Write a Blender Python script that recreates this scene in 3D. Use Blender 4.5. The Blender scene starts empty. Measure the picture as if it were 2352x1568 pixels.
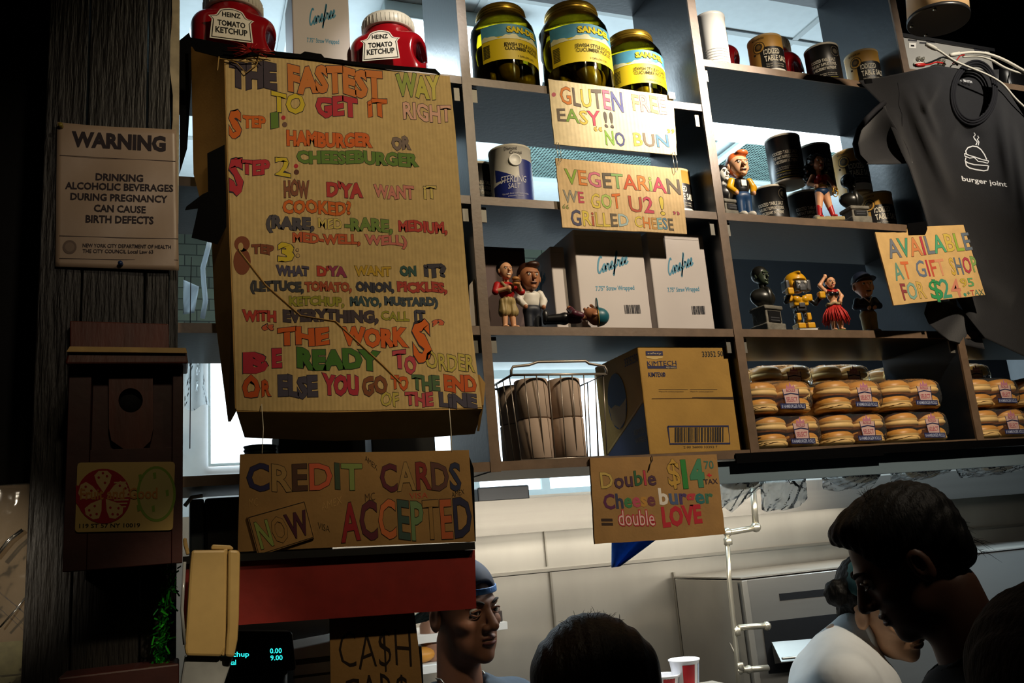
import bpy, bmesh, math, random
import numpy as np
from mathutils import Vector, Matrix
random.seed(7); rng = np.random.default_rng(7)
SC = bpy.context.scene; COL = SC.collection
A_ = np.array
# ------------------------------------------------------------------ camera
FPX = 2000.0
def _n(v): v = A_(v, float); return v/np.linalg.norm(v)
CX = _n((5274, 24, FPX)); CZ = _n((-719, -8720, FPX)); CZ = _n(CZ-CX*np.dot(CX, CZ)); CY = np.cross(CZ, CX)
CAM = A_((0, 0, 1.75))
cam_d = bpy.data.cameras.new('camera'); cam = bpy.data.objects.new('camera', cam_d); COL.objects.link(cam)
cam_d.sensor_width = 36.0; cam_d.lens = FPX/2352*36; cam_d.clip_start = .02
_m = Matrix.Identity(4)
for r, ax in enumerate((CX, CY, CZ)):
    _m[r][0] = ax[0]; _m[r][1] = -ax[1]; _m[r][2] = -ax[2]; _m[r][3] = CAM[r]
cam.matrix_world = _m; SC.camera = cam
# ------------------------------------------------------------------ world, view, lights
SC.view_settings.view_transform = 'Standard'; SC.view_settings.look = 'None'
SC.view_settings.exposure = 0.0; SC.view_settings.gamma = 1.0
w = bpy.data.worlds.new('world'); SC.world = w; w.use_nodes = True
w.node_tree.nodes['Background'].inputs[0].default_value = (.5, .42, .34, 1)
w.node_tree.nodes['Background'].inputs[1].default_value = .006
def light(name, kind, loc, target, power, color, size=.1, size_y=None, angle=60, blend=.5):
    d = bpy.data.lights.new(name, kind); d.energy = power; d.color = color
    if kind == 'AREA':
        d.shape = 'RECTANGLE'; d.size = size; d.size_y = size_y or size
    else: d.shadow_soft_size = size
    if kind == 'SPOT': d.spot_size = math.radians(angle); d.spot_blend = blend
    o = bpy.data.objects.new(name, d); COL.objects.link(o); o.location = loc
    o.rotation_euler = (Vector(target)-Vector(loc)).to_track_quat('-Z', 'Y').to_euler()
    return o
WARM = (1.0, .70, .38); NEUT = (1.0, .93, .82); COLD = (.72, .90, 1.0)
light('track_spot_light', 'SPOT', (1.75, .60, 3.38), (1.22, 1.76, 2.88), 350, (1, .92, .80), .03, angle=28, blend=1)
light('track_wide_light', 'SPOT', (1.75, .40, 3.38), (1.52, 1.75, 2.34), 150, (1, .84, .64), .03, angle=62, blend=.8)
light('jug_spot_light', 'SPOT', (.95, .55, 3.55), (.50, 1.80, 2.92), 90, (1, .95, .88), .02, angle=13, blend=1)
light('end_bay_fill_light', 'SPOT', (2.25, .45, 3.55), (2.30, 1.75, 3.0), 120, (1, .92, .80), .03, angle=34, blend=.9)  # added spot that brightens the receiver and shirt, no lamp of the room
light('menu_lamp_light', 'SPOT', (1.0, .25, 3.45), (.53, 1.62, 2.70), 74, (1, .82, .55), .04, angle=50, blend=1)
light('sign_fill_light', 'SPOT', (.95, .25, 3.30), (.45, 1.58, 1.86), 46, (1, .80, .52), .04, angle=25, blend=1)  # extra spot, added only to lift the credit card sign
light('post_fill_light', 'SPOT', (.20, .15, 2.75), (-.10, 1.58, 2.38), 9, (1, .82, .62), .04, angle=34, blend=1)  # added dim fill for the post and its notice
light('birdhouse_fill_light', 'SPOT', (.05, .20, 2.75), (-.12, 1.46, 1.92), 6, (1, .80, .52), .04, angle=24, blend=1)  # weak fill spot added so the birdhouse is not too dark
light('housing_fill_light', 'SPOT', (.42, .30, 2.70), (.035, 1.47, 1.60), 46, (1, .82, .55), .03, angle=15, blend=.9)  # tight spot added to brighten the beige housing
light('pouch_fill_light', 'SPOT', (-.80, .62, 2.25), (-0.285, 1.66, 1.755), 60, (1, .86, .66), .03, angle=15, blend=1)  # narrow fill added for the pouch alone
light('kitchen_tube_light', 'AREA', (.75, 2.75, 3.40), (.75, 2.75, 2), 22, COLD, 1.6, .3)
light('kitchen_tube_light', 'AREA', (2.8, 2.85, 3.40), (2.8, 2.85, 2), 16, COLD, 1.4, .3)
light('ceiling_fill_light', 'AREA', (1.7, 3.15, 2.72), (1.7, 3.16, 3.5), 44, COLD, 3.6, .6)  # added upward fill without a fixture, brightens the kitchen ceiling
light('hood_lamp_light', 'AREA', (1.75, 3.28, 1.77), (1.75, 3.42, 1.2), 4, NEUT, 2.6, .10)
light('kitchen_end_fill_light', 'AREA', (3.2, 2.25, 2.45), (3.9, 3.42, 1.5), 50, (.62, .82, 1), 1.0, .3)  # added cold fill for the steel wall at the right end
light('white_shirt_fill_light', 'SPOT', (1.75, 2.24, 2.12), (1.60, 2.10, 1.40), 60, (.92, .97, 1), .06, angle=75, blend=.6)  # spot added from above to whiten the bowed cook's shirt
light('cook_spot_light', 'SPOT', (1.15, 2.22, 2.05), (.66, 2.0, 1.60), 7, (1, .96, .86), .05, angle=60, blend=.8)
light('hood_wall_fill_light', 'AREA', (1.75, 2.10, 1.86), (1.8, 3.2, 1.15), 17, NEUT, 2.7, .08)  # unseen strip of fill added to light the hood and steel wall
# ------------------------------------------------------------------ pixel -> place on a real plane
def ray(px, py):
    r = A_((px-1176, py-784, FPX)); return A_((r@CX, r@CY, r@CZ))
def P(px, py, Y):
    d = ray(px, py); return CAM+d*(Y/d[1])
def PZ(px, py, z):
    d = ray(px, py); return CAM+d*((z-CAM[2])/d[2])
def PP(px, py, p0, nn):
    d = ray(px, py); return CAM+d*(np.dot(A_(p0)-CAM, nn)/np.dot(d, nn))
# ------------------------------------------------------------------ materials
def lin(h):
    h = h.lstrip('#'); c = [int(h[i:i+2], 16)/255 for i in (0, 2, 4)]
    return tuple(x/12.92 if x <= .04045 else ((x+.055)/1.055)**2.4 for x in c)+(1,)
MATS = {}
def M(name, col, rough=.55, metal=0., spec=.5, emit=0., noise=None, bump=None, coat=0., stretch=None, sheen=0.):
    if name in MATS: return MATS[name]
    m = bpy.data.materials.new(name); MATS[name] = m; m.use_nodes = True
    nt = m.node_tree; b = nt.nodes['Principled BSDF']; I = b.inputs; c = lin(col)
    I['Base Color'].default_value = c; I['Roughness'].default_value = rough; I['Metallic'].default_value = metal
    I['Specular IOR Level'].default_value = spec; I['Coat Weight'].default_value = coat; I['Sheen Weight'].default_value = sheen
    if emit: I['Emission Color'].default_value = c; I['Emission Strength'].default_value = emit
    if noise or bump:
        tc = nt.nodes.new('ShaderNodeTexCoord'); mp = nt.nodes.new('ShaderNodeMapping')
        nt.links.new(tc.outputs['Object'], mp.inputs[0])
        if stretch: mp.inputs['Scale'].default_value = stretch
    if noise:
        sc, amt = noise
        nz = nt.nodes.new('ShaderNodeTexNoise'); nz.inputs['Scale'].default_value = sc; nz.inputs['Detail'].default_value = 5
        nt.links.new(mp.outputs[0], nz.inputs[0])
        cr = nt.nodes.new('ShaderNodeValToRGB'); e = cr.color_ramp.elements
        e[0].position = .3; e[1].position = .7
        e[0].color = tuple(x*(1-amt) for x in c[:3])+(1,); e[1].color = tuple(min(1, x*(1+amt*.5)) for x in c[:3])+(1,)
        nt.links.new(nz.outputs[0], cr.inputs[0]); nt.links.new(cr.outputs[0], I['Base Color'])
    if bump:
        sc, st = bump
        nz = nt.nodes.new('ShaderNodeTexNoise'); nz.inputs['Scale'].default_value = sc; nz.inputs['Detail'].default_value = 4
        nt.links.new(mp.outputs[0], nz.inputs[0])
        bp = nt.nodes.new('ShaderNodeBump'); bp.inputs['Strength'].default_value = st; bp.inputs['Distance'].default_value = .004
        nt.links.new(nz.outputs[0], bp.inputs['Height']); nt.links.new(bp.outputs[0], I['Normal'])
    return m
def ribbed(name, col, freq, strength=.4, rough=.8, axis='X', cvar=.06):
    if name in MATS: return MATS[name]
    m = M(name, col, rough, spec=.2, noise=(60, .10)); nt = m.node_tree; b = nt.nodes['Principled BSDF']
    tc = nt.nodes.new('ShaderNodeTexCoord'); wv = nt.nodes.new('ShaderNodeTexWave')
    wv.bands_direction = axis; wv.inputs['Scale'].default_value = freq; wv.inputs['Distortion'].default_value = .8; wv.inputs['Detail Scale'].default_value = 2
    nt.links.new(tc.outputs['Object'], wv.inputs[0])
    bp = nt.nodes.new('ShaderNodeBump'); bp.inputs['Strength'].default_value = strength; bp.inputs['Distance'].default_value = .002
    nt.links.new(wv.outputs['Fac'], bp.inputs['Height']); nt.links.new(bp.outputs[0], b.inputs['Normal'])
    return m
def film(name, tint, gloss=.25, rough=.08, bump=None, body=0., bodycol='#dfe9f2'):
    """thin clear sheet: transparent, a fresnel gloss and a little milky diffuse"""
    if name in MATS: return MATS[name]
    m = bpy.data.materials.new(name); MATS[name] = m; m.use_nodes = True; nt = m.node_tree; nt.nodes.clear()
    out = nt.nodes.new('ShaderNodeOutputMaterial'); tr = nt.nodes.new('ShaderNodeBsdfTransparent'); gl = nt.nodes.new('ShaderNodeBsdfGlossy')
    tr.inputs[0].default_value = lin(tint); gl.inputs['Roughness'].default_value = rough
    lw = nt.nodes.new('ShaderNodeLayerWeight'); lw.inputs[0].default_value = gloss
    mx = nt.nodes.new('ShaderNodeMixShader'); nt.links.new(lw.outputs['Fresnel'], mx.inputs[0])
    src = tr.outputs[0]
    if body:
        df = nt.nodes.new('ShaderNodeBsdfTranslucent' if body > .3 else 'ShaderNodeBsdfDiffuse'); df.inputs[0].default_value = lin(bodycol)
        m2 = nt.nodes.new('ShaderNodeMixShader'); m2.inputs[0].default_value = body
        nt.links.new(tr.outputs[0], m2.inputs[1]); nt.links.new(df.outputs[0], m2.inputs[2]); src = m2.outputs[0]
    nt.links.new(src, mx.inputs[1]); nt.links.new(gl.outputs[0], mx.inputs[2])
    if bump:
        tc = nt.nodes.new('ShaderNodeTexCoord'); nz = nt.nodes.new('ShaderNodeTexNoise'); nz.inputs['Scale'].default_value = bump[0]
        nt.links.new(tc.outputs['Object'], nz.inputs[0])
        bp = nt.nodes.new('ShaderNodeBump'); bp.inputs['Strength'].default_value = bump[1]; bp.inputs['Distance'].default_value = .01
        nt.links.new(nz.outputs[0], bp.inputs['Height'])
        for k in (gl, lw): nt.links.new(bp.outputs[0], k.inputs['Normal'])
    nt.links.new(mx.outputs[0], out.inputs[0]); return m
def cloth_thru(name, col, mix=.5, noise=None):
    """cloth or film that lets light from behind glow through"""
    m = M(name, col, .8, spec=.2, noise=noise); nt = m.node_tree; b = nt.nodes['Principled BSDF']; out = [n for n in nt.nodes if n.type == 'OUTPUT_MATERIAL'][0]
    tl = nt.nodes.new('ShaderNodeBsdfTranslucent'); tl.inputs[0].default_value = lin(col); mx = nt.nodes.new('ShaderNodeMixShader'); mx.inputs[0].default_value = mix
    nt.links.new(b.outputs[0], mx.inputs[1]); nt.links.new(tl.outputs[0], mx.inputs[2]); nt.links.new(mx.outputs[0], out.inputs[0]); return m
# ------------------------------------------------------------------ text
_tc = {}; _CAP = []
def txt(s, off=0., shear=0., mi=None):
    key = (s, off, shear, tuple(mi) if mi else None)
    if key in _tc: return _tc[key]
    cu = bpy.data.curves.new('t', 'FONT'); cu.body = s; cu.offset = off; cu.shear = shear; cu.resolution_u = 2; cu.fill_mode = 'FRONT'
    if mi:
        for k in range(max(mi)+1): cu.materials.append(None)
        for i, k in enumerate(mi): cu.body_format[i].material_index = k
    o = bpy.data.objects.new('t', cu); me = bpy.data.meshes.new_from_object(o)
    v = A_([tuple(x.co)[:2] for x in me.vertices]) if len(me.vertices) else np.zeros((0, 2))
    f = [tuple(p.vertices) for p in me.polygons]; ms = [p.material_index for p in me.polygons]
    bpy.data.objects.remove(o); bpy.data.curves.remove(cu); bpy.data.meshes.remove(me)
    _tc[key] = (v, f, ms); return _tc[key]
def cap_h():
    if not _CAP:
        v = txt('H')[0]; _CAP.append(float(v[:, 1].max()))
    return _CAP[0]
# ------------------------------------------------------------------ mesh builder
class B:
    def __init__(s): s.v = []; s.f = []; s.m = []; s.s = []; s.n = 0
    def add(s, v, f, m=0, smooth=False):
        v = np.asarray(v, float).reshape(-1, 3); k = s.n; s.v.append(v); s.n += len(v)
        s.f += [tuple(int(i)+k for i in q) for q in f]
        s.m += list(m) if isinstance(m, (list, tuple)) else [m]*len(f); s.s += [smooth]*len(f); return s
    def box(s, lo, hi, m=0):
        x0, y0, z0 = lo; x1, y1, z1 = hi
        return s.hexa([(x0, y0, z0), (x1, y0, z0), (x1, y1, z0), (x0, y1, z0), (x0, y0, z1), (x1, y0, z1), (x1, y1, z1), (x0, y1, z1)], m)
    def hexa(s, v, m=0):
        return s.add(v, [(3, 2, 1, 0), (4, 5, 6, 7), (0, 1, 5, 4), (1, 2, 6, 5), (2, 3, 7, 6), (3, 0, 4, 7)], m)
    def prism(s, pts, off, m=0):
        """pts: outline in 3D seen from the front (any winding); off: vector to the back"""
        p = A_(pts, float); n = len(p); q = p+A_(off)
        nr = sum((np.cross(p[i]-p[0], p[(i+1) % n]-p[0]) for i in range(n)), np.zeros(3))
        if np.dot(nr, off) > 0: p = p[::-1]; q = q[::-1]
        fs = [tuple(range(n)), tuple(range(2*n-1, n-1, -1))]+[(i+1 if i+1 < n else 0, i, n+i, n+(i+1) % n) for i in range(n)]
        fs = fs[:2]+[tuple(reversed(x)) for x in fs[2:]]
        fs[2:] = [tuple(reversed(x)) for x in fs[2:]]
        return s.add(np.vstack([p, q]), fs, m)
    def quad(s, a, b, c, d, m=0): return s.add([a, b, c, d], [(0, 1, 2, 3)], m)
    def tube(s, pts, r, m=0, n=8, closed=False):
        p = A_(pts, float); k = len(p); rr = np.broadcast_to(A_(r, float), (k,))
        t = np.gradient(p, axis=0) if not closed else np.roll(p, -1, 0)-np.roll(p, 1, 0)
        t /= np.linalg.norm(t, axis=1)[:, None]+1e-12
        u = np.cross(t[0], (0, 0, 1.)); u = u if np.linalg.norm(u) > .1 else np.cross(t[0], (1., 0, 0)); u /= np.linalg.norm(u)
        vs = []
        for i in range(k):
            u = u-t[i]*np.dot(u, t[i]); u /= np.linalg.norm(u)+1e-12; w_ = np.cross(t[i], u)
            for j in range(n):
                a = 2*math.pi*j/n; vs.append(p[i]+rr[i]*(math.cos(a)*u+math.sin(a)*w_))
        fs = []
        for i in range(k if closed else k-1):
            for j in range(n):
                a = i*n+j; b = i*n+(j+1) % n; c = ((i+1) % k)*n+(j+1) % n; d = ((i+1) % k)*n+j; fs.append((a, b, c, d))
        if not closed: fs += [tuple(range(n-1, -1, -1)), tuple(range((k-1)*n, k*n))]
        return s.add(vs, fs, m, True)
    def lathe(s, prof, c, m=0, n=32, ax=(0, 0, 1), mb=None, smooth=True):
        """prof: (radius, height) from bottom to top; mb: a material per band"""
        ax = _n(ax); u = np.cross(ax, (0, 1., 0)) if abs(ax[1]) < .9 else np.cross(ax, (1., 0, 0)); u /= np.linalg.norm(u); w_ = np.cross(ax, u)
        c = A_(c, float); vs = []; k = len(prof)
        for r, h in prof:
            for j in range(n):
                a = 2*math.pi*j/n; vs.append(c+ax*h+max(r, 1e-5)*(math.cos(a)*u+math.sin(a)*w_))
        fs = []; ms = []
        for i in range(k-1):
            for j in range(n):
                fs.append((i*n+j, i*n+(j+1) % n, (i+1)*n+(j+1) % n, (i+1)*n+j)); ms.append(mb[i] if mb else m)
        fs += [tuple(range(n-1, -1, -1)), tuple(range((k-1)*n, k*n))]; ms += [mb[0] if mb else m, mb[-1] if mb else m]
        s.add(vs, fs, ms, smooth); return s
    def ball(s, c, r, m=0, n=14):
        r = np.broadcast_to(A_(r, float), (3,)); vs = [(0, 0, -1)]; k = n//2
        for i in range(1, k):
            a = -math.pi/2+math.pi*i/k
            vs += [(math.cos(a)*math.cos(2*math.pi*j/n), math.cos(a)*math.sin(2*math.pi*j/n), math.sin(a)) for j in range(n)]
        vs.append((0, 0, 1)); fs = [(0, 1+(j+1) % n, 1+j) for j in range(n)]
        for i in range(k-2):
            for j in range(n): fs.append((1+i*n+j, 1+i*n+(j+1) % n, 1+(i+1)*n+(j+1) % n, 1+(i+1)*n+j))
        t = len(vs)-1; o = 1+(k-2)*n; fs += [(o+j, o+(j+1) % n, t) for j in range(n)]
        return s.add(A_(vs)*r+A_(c), fs, m, True)
    def grid(s, fn, nu, nv, m=0, smooth=True, keep=None, flip=False):
        U, V = np.meshgrid(np.linspace(0, 1, nu+1), np.linspace(0, 1, nv+1)); vs = A_([fn(a, b) for a, b in zip(U.ravel(), V.ravel())])
        fs = []
        for j in range(nv):
            for i in range(nu):
                if keep and not keep((i+.5)/nu, (j+.5)/nv): continue
                a = j*(nu+1)+i; q = (a, a+1, a+nu+2, a+nu+1); fs.append(q[::-1] if flip else q)
        return s.add(vs, fs, m, smooth)
    def mesh(s, name, mats, org):
        me = bpy.data.meshes.new(name); v = np.vstack(s.v)-A_(org)
        me.from_pydata(v.tolist(), [], s.f)
        for x in (mats if isinstance(mats, (list, tuple)) else [mats]): me.materials.append(x)
        me.polygons.foreach_set('material_index', s.m); me.polygons.foreach_set('use_smooth', s.s); me.update(); return me
WL = {}
def tag(o, label=None, cat=None, group=None, kind=None):
    for k, x in (('label', label), ('category', cat), ('group', group), ('kind', kind)):
        if x: o[k] = x
    return o
def root(name, label, cat, loc, group=None):
    o = bpy.data.objects.new(name, None); COL.objects.link(o); o.location = tuple(loc); o.empty_display_size = .05
    WL[o.name] = A_(loc, float); return tag(o, label, cat, group)
def part(b, name, mats, parent=None, label=None, cat=None, group=None, kind=None, org=None, bevel=0., fix=True, solid=0.):
    allv = np.vstack(b.v)
    if parent is not None: og = WL[parent.name]
    else: og = A_(org) if org is not None else A_((allv[:, 0].mean(), allv[:, 1].mean(), allv[:, 2].min()))
    me = b.mesh(name, mats, og)
    if fix or bevel:
        bm = bmesh.new(); bm.from_mesh(me)
        if bevel:
            bmesh.ops.remove_doubles(bm, verts=bm.verts, dist=1e-6)
        if fix: bmesh.ops.recalc_face_normals(bm, faces=bm.faces)
        if bevel:
            es = [e for e in bm.edges if len(e.link_faces) == 2 and e.calc_face_angle(0) > .5]
            bmesh.ops.bevel(bm, geom=es, offset=bevel, segments=2, affect='EDGES', profile=.5)
        bm.to_mesh(me); bm.free()
    o = bpy.data.objects.new(name, me); COL.objects.link(o)
    if parent is not None: o.parent = parent
    else: o.location = tuple(og)
    if solid:
        md = o.modifiers.new('thickness', 'SOLIDIFY'); md.thickness = solid; md.offset = 0
    WL[o.name] = og; return tag(o, label, cat, group, kind)
def copy_tree(o, loc=None, rotz=None, label=None, scale=None, parent=None):
    c = o.copy(); COL.objects.link(c); WL[c.name] = WL[o.name]
    if parent is not None: c.parent = parent
    if loc is not None: c.location = tuple(loc)
    if rotz is not None: c.rotation_euler.z = rotz
    if scale is not None: c.scale = (scale,)*3
    if label: c['label'] = label
    for ch in list(o.children): copy_tree(ch, parent=c)
    return c
# ------------------------------------------------------------------ lettering on surfaces
class Ink:
    """lettering lying on a surface: a mesh with one material slot per colour; mp(px, py, lift) gives the point on the surface"""
    def __init__(s, mp): s.b = B(); s.mp = mp; s.mats = []; s.k = 0
    def mi(s, col):
        m = col if not isinstance(col, str) else M('ink '+col, col, .7, spec=.25)
        if m not in s.mats: s.mats.append(m)
        return s.mats.index(m)
    def word(s, t, x0, y0, x1, y1, h0, h1=None, col='#222222', off=.0, out=None, ow=.03, shear=0., wob=.0, lean=None, lift=.0004):
        """cap top runs from (x0,y0) to (x1,y1); h0,h1: cap height at each end, downwards"""
        h1 = h1 or h0; cols = [col]*len(t) if isinstance(col, str) or not isinstance(col, (list, tuple)) else [col[i % len(col)] for i in range(len(t))]
        ids = [s.mi(c) for c in cols]; loc = sorted(set(ids)); mi = [loc.index(i) for i in ids]
        s.k += 1; ph = s.k*1.7; C = cap_h(); base = None
        for lay, (o_, mm) in enumerate(([(off+ow, None)] if out else [])+[(off, mi)]):
            v, f, ms = txt(t, o_, shear, mm)
            if not len(v): continue
            if base is None: base = (v[:, 0].min(), v[:, 0].max())
            u = (v[:, 0]-base[0])/(base[1]-base[0]); q = v[:, 1]/C
            if wob: q = q+wob*np.sin(9*u+ph)+wob*.6*np.sin(23*u+ph*2.1)
            tx = x0+(x1-x0)*u; ty = y0+(y1-y0)*u; h = h0+(h1-h0)*u
            ln = (tx-457)/(ty+7936) if lean is None else lean
            d = (1-q)*h; px = tx+d*ln; py = ty+d
            L = lift+(.0003 if out and lay else 0)
            pts = A_([s.mp(a, b_, L) for a, b_ in zip(px, py)])
            s.b.add(pts, f, [s.mi(out)]*len(f) if (out and lay == 0) else [loc[k] for k in ms])
        return s
    def poly(s, pts, col, lift=.0004):
        s.b.add([s.mp(a, b_, lift) for a, b_ in pts], [tuple(range(len(pts)))], s.mi(col)); return s
    def strip(s, pts, wd, col, lift=.0005, closed=False):
        p = A_(pts, float); p = np.vstack([p, p[:1]]) if closed else p
        t = np.gradient(p, axis=0); t /= np.linalg.norm(t, axis=1)[:, None]+1e-9; nn = np.stack([-t[:, 1], t[:, 0]], 1)*wd/2
        a = p+nn; c = p-nn; k = len(p)
        s.b.add([s.mp(x, y, lift) for x, y in np.vstack([a, c])], [(i, i+1, k+i+1, k+i) for i in range(k-1)], s.mi(col)); return s
    def disc(s, x, y, r, col, lift=.0004, ry=None, n=18):
        return s.poly([(x+r*math.cos(a), y+(ry or r)*math.sin(a)) for a in np.linspace(0, 2*math.pi, n, endpoint=False)], col, lift)
    def bars(s, x0, y0, x1, y1, h, col, n=26, lift=.0005):
        r = random.Random(n); x = 0.
        while x < 1:
            w_ = r.choice((.4, .7, 1.2))/n; 
            if x+w_ < 1:
                ya = y0+(y1-y0)*x; s.poly([(x0+(x1-x0)*x, ya), (x0+(x1-x0)*(x+w_), ya), (x0+(x1-x0)*(x+w_), ya+h), (x0+(x1-x0)*x, ya+h)], col, lift)
            x += w_+r.choice((.4, .6, .9))/n
        return s
    def done(s, parent, name='lettering', label=None):
        return part(s.b, name, s.mats, parent, label=label, fix=False)
def on_plane(Y):
    return lambda px, py, L=0: P(px, py, Y-L)
def on_gen(p0, nn):
    nn = _n(nn)
    return lambda px, py, L=0: PP(px, py, A_(p0)+nn*L, nn)
# ------------------------------------------------------------------ smooth solids: signed distances meshed by surface nets
def ell(p, c, r):
    q = (p-A_(c))/A_(r, float); k0 = np.linalg.norm(q, axis=1); k1 = np.linalg.norm(q/A_(r, float), axis=1)+1e-9
    return k0*(k0-1)/k1
def cap(p, a, b, ra, rb=None):
    a = A_(a, float); b = A_(b, float); rb = ra if rb is None else rb; ab = b-a
    t = np.clip(((p-a)@ab)/(ab@ab+1e-12), 0, 1); return np.linalg.norm(p-a-t[:, None]*ab, axis=1)-(ra+(rb-ra)*t)
def rbox(p, c, h, r):
    q = np.abs(p-A_(c))-(A_(h)-r); return np.linalg.norm(np.maximum(q, 0), axis=1)+np.minimum(q.max(1), 0)-r
def su(a, b, k=.01):
    h = np.clip(.5+.5*(b-a)/k, 0, 1); return b+(a-b)*h-k*h*(1-h)
def sd(a, b, k=.01): return -su(-a, b, k)          # a minus b
def net(f, lo, hi, h):
    lo = A_(lo, float); hi = A_(hi, float); n = np.ceil((hi-lo)/h).astype(int)+1
    ax = [lo[i]+h*np.arange(n[i]) for i in range(3)]
    G = np.stack(np.meshgrid(*ax, indexing='ij'), -1); V = np.concatenate([f(c) for c in np.array_split(G.reshape(-1, 3), max(1, G.size//1500000))]).reshape(n)
    S = V < 0; nc = n-1; pos = np.zeros(tuple(nc)+(3,)); cnt = np.zeros(nc)
    off = [(a, b, c) for a in (0, 1) for b in (0, 1) for c in (0, 1)]
    sl = lambda o: tuple(slice(o[i], o[i]+nc[i]) for i in range(3))
    for o in off:
        for a in range(3):
            if o[a]: continue
            o2 = list(o); o2[a] = 1; m = S[sl(o)] != S[sl(o2)]
            if not m.any(): continue
            va = V[sl(o)][m]; vb = V[sl(o2)][m]; t = va/(va-vb); q = A_(o, float)+np.zeros((len(t), 3)); q[:, a] += t; pos[m] += q; cnt[m] += 1
    act = cnt > 0; idx = -np.ones(nc, int); idx[act] = np.arange(act.sum()); ij = np.argwhere(act)
    vs = lo+h*(ij+pos[act]/cnt[act][:, None]); fs = []
    for a in range(3):
        b, c = (a+1) % 3, (a+2) % 3; s0 = [slice(1, n[i]-1) for i in range(3)]; s1 = list(s0); s0[a] = slice(0, n[a]-1); s1[a] = slice(1, n[a])
        d = S[tuple(s0)].astype(int)-S[tuple(s1)].astype(int); e = np.argwhere(d != 0)
        if not len(e): continue
        sg = d[d != 0]; base = e.copy(); base[:, b] += 1; base[:, c] += 1
        def cell(db, dc):
            q = base.copy(); q[:, b] += db; q[:, c] += dc; return idx[q[:, 0], q[:, 1], q[:, 2]]
        Q = np.stack([cell(-1, -1), cell(0, -1), cell(0, 0), cell(-1, 0)], 1); Q[sg < 0] = Q[sg < 0][:, ::-1]
        Q = Q[(Q >= 0).all(1)]; fs += Q.tolist()
    return vs, fs
def solid(b, f, lo, hi, h, m=0, xf=None):
    v, fs = net(f, lo, hi, h)
    if xf is not None: v = xf(v)
    return b.add(v, fs, m, True)
def frame(c, fwd, pitch=0., roll=0.):
    """local x right, y forward, z up -> world"""
    fy = _n((fwd[0], fwd[1], 0)); x = A_((fy[1], -fy[0], 0)); z = A_((0, 0, 1.))
    y2 = fy*math.cos(pitch)+z*math.sin(pitch); z2 = z*math.cos(pitch)-fy*math.sin(pitch)
    x2 = x*math.cos(roll)+z2*math.sin(roll); z2 = z2*math.cos(roll)-x*math.sin(roll)
    R = np.stack([x2, y2, z2]); return lambda v: np.asarray(v)@R+A_(c)
# ================================================================== the room
D = 1.75; DB = 2.03
m_dark = M('painted shelf board', '#121b24', .34, spec=.5, noise=(14, .2), bump=(90, .08))
m_edge = M('brown shelf edge', '#6a5644', .42, spec=.5, noise=(40, .18), bump=(120, .06))
m_ceil = M('white ceiling tile', '#dfe8ea', .9, noise=(30, .04))
m_white = M('white plaster', '#d5d8d6', .8, noise=(12, .06))
m_black = M('black paint', '#08090b', .6, spec=.2, noise=(20, .3))
m_steel = M('stainless steel', '#6f6b63', .30, metal=.9, noise=(6, .10), bump=(180, .05), stretch=(.15, 1, 6))
m_steel2 = M('brushed steel sheet', '#a29d92', .40, metal=.75, noise=(5, .12), bump=(60, .06), stretch=(1, 1, .3))
m_seam = M('dark seam', '#2b2925', .6)
m_lamp = M('cold lit diffuser', '#e6f6ff', .5, emit=5.0)
m_pane = M('lit window pane', '#eaf6ff', .5, emit=1.7)
m_frame = M('white window frame', '#c9d6d4', .5, noise=(20, .05))
def brick_mat():
    m = M('painted brick', '#4a5046', .8); nt = m.node_tree; b = nt.nodes['Principled BSDF']
    tc = nt.nodes.new('ShaderNodeTexCoord'); mp = nt.nodes.new('ShaderNodeMapping'); mp.inputs['Rotation'].default_value = (math.pi/2, 0, 0)
    br = nt.nodes.new('ShaderNodeTexBrick'); br.inputs['Scale'].default_value = 4.2; br.inputs['Mortar Size'].default_value = .012
    br.inputs['Color1'].default_value = lin('#59604f'); br.inputs['Color2'].default_value = lin('#454b40'); br.inputs['Mortar'].default_value = lin('#23271f')
    nt.links.new(tc.outputs['Object'], mp.inputs[0]); nt.links.new(mp.outputs[0], br.inputs[0]); nt.links.new(br.outputs[0], b.inputs['Base Color'])
    bp = nt.nodes.new('ShaderNodeBump'); bp.inputs['Strength'].default_value = .5; bp.invert = True; nt.links.new(br.outputs['Fac'], bp.inputs['Height']); nt.links.new(bp.outputs[0], b.inputs['Normal'])
    return m
def perf_mat():
    m = M('perforated metal', '#7d9590', .5, metal=.3); nt = m.node_tree; b = nt.nodes['Principled BSDF']
    tc = nt.nodes.new('ShaderNodeTexCoord'); vo = nt.nodes.new('ShaderNodeTexVoronoi'); vo.inputs['Scale'].default_value = 62; vo.inputs['Randomness'].default_value = 0
    cr = nt.nodes.new('ShaderNodeValToRGB'); cr.color_ramp.elements[0].position = .34; cr.color_ramp.elements[1].position = .40
    cr.color_ramp.elements[0].color = lin('#12201f'); cr.color_ramp.elements[1].color = lin('#84a09a')
    nt.links.new(tc.outputs['Object'], vo.inputs[0]); nt.links.new(vo.outputs['Distance'], cr.inputs[0]); nt.links.new(cr.outputs[0], b.inputs['Base Color'])
    return m
def struct(name, b, m, **k): return part(b, name, m, kind='structure', **k)
struct('floor', B().box((-3, -1.5, -.05), (7, 5, 0)), M('dark floor', '#2a2622', .6, noise=(8, .3)))
b = B().box((-1.5, 2.05, 3.5), (7, 4.7, 3.56))
struct('ceiling', b, [m_ceil, M('ceiling grid', '#b5bdbd', .6)])
g = B()
for x in np.arange(-.9, 6.5, .61): g.box((x-.012, 2.06, 3.494), (x+.012, 4.6, 3.4995))
for y in np.arange(2.35, 4.6, .61): g.box((-1.4, y-.012, 3.493), (6.8, y+.012, 3.4994))
struct('trim_1', g, M('ceiling grid', '#b5bdbd', .6))
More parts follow.
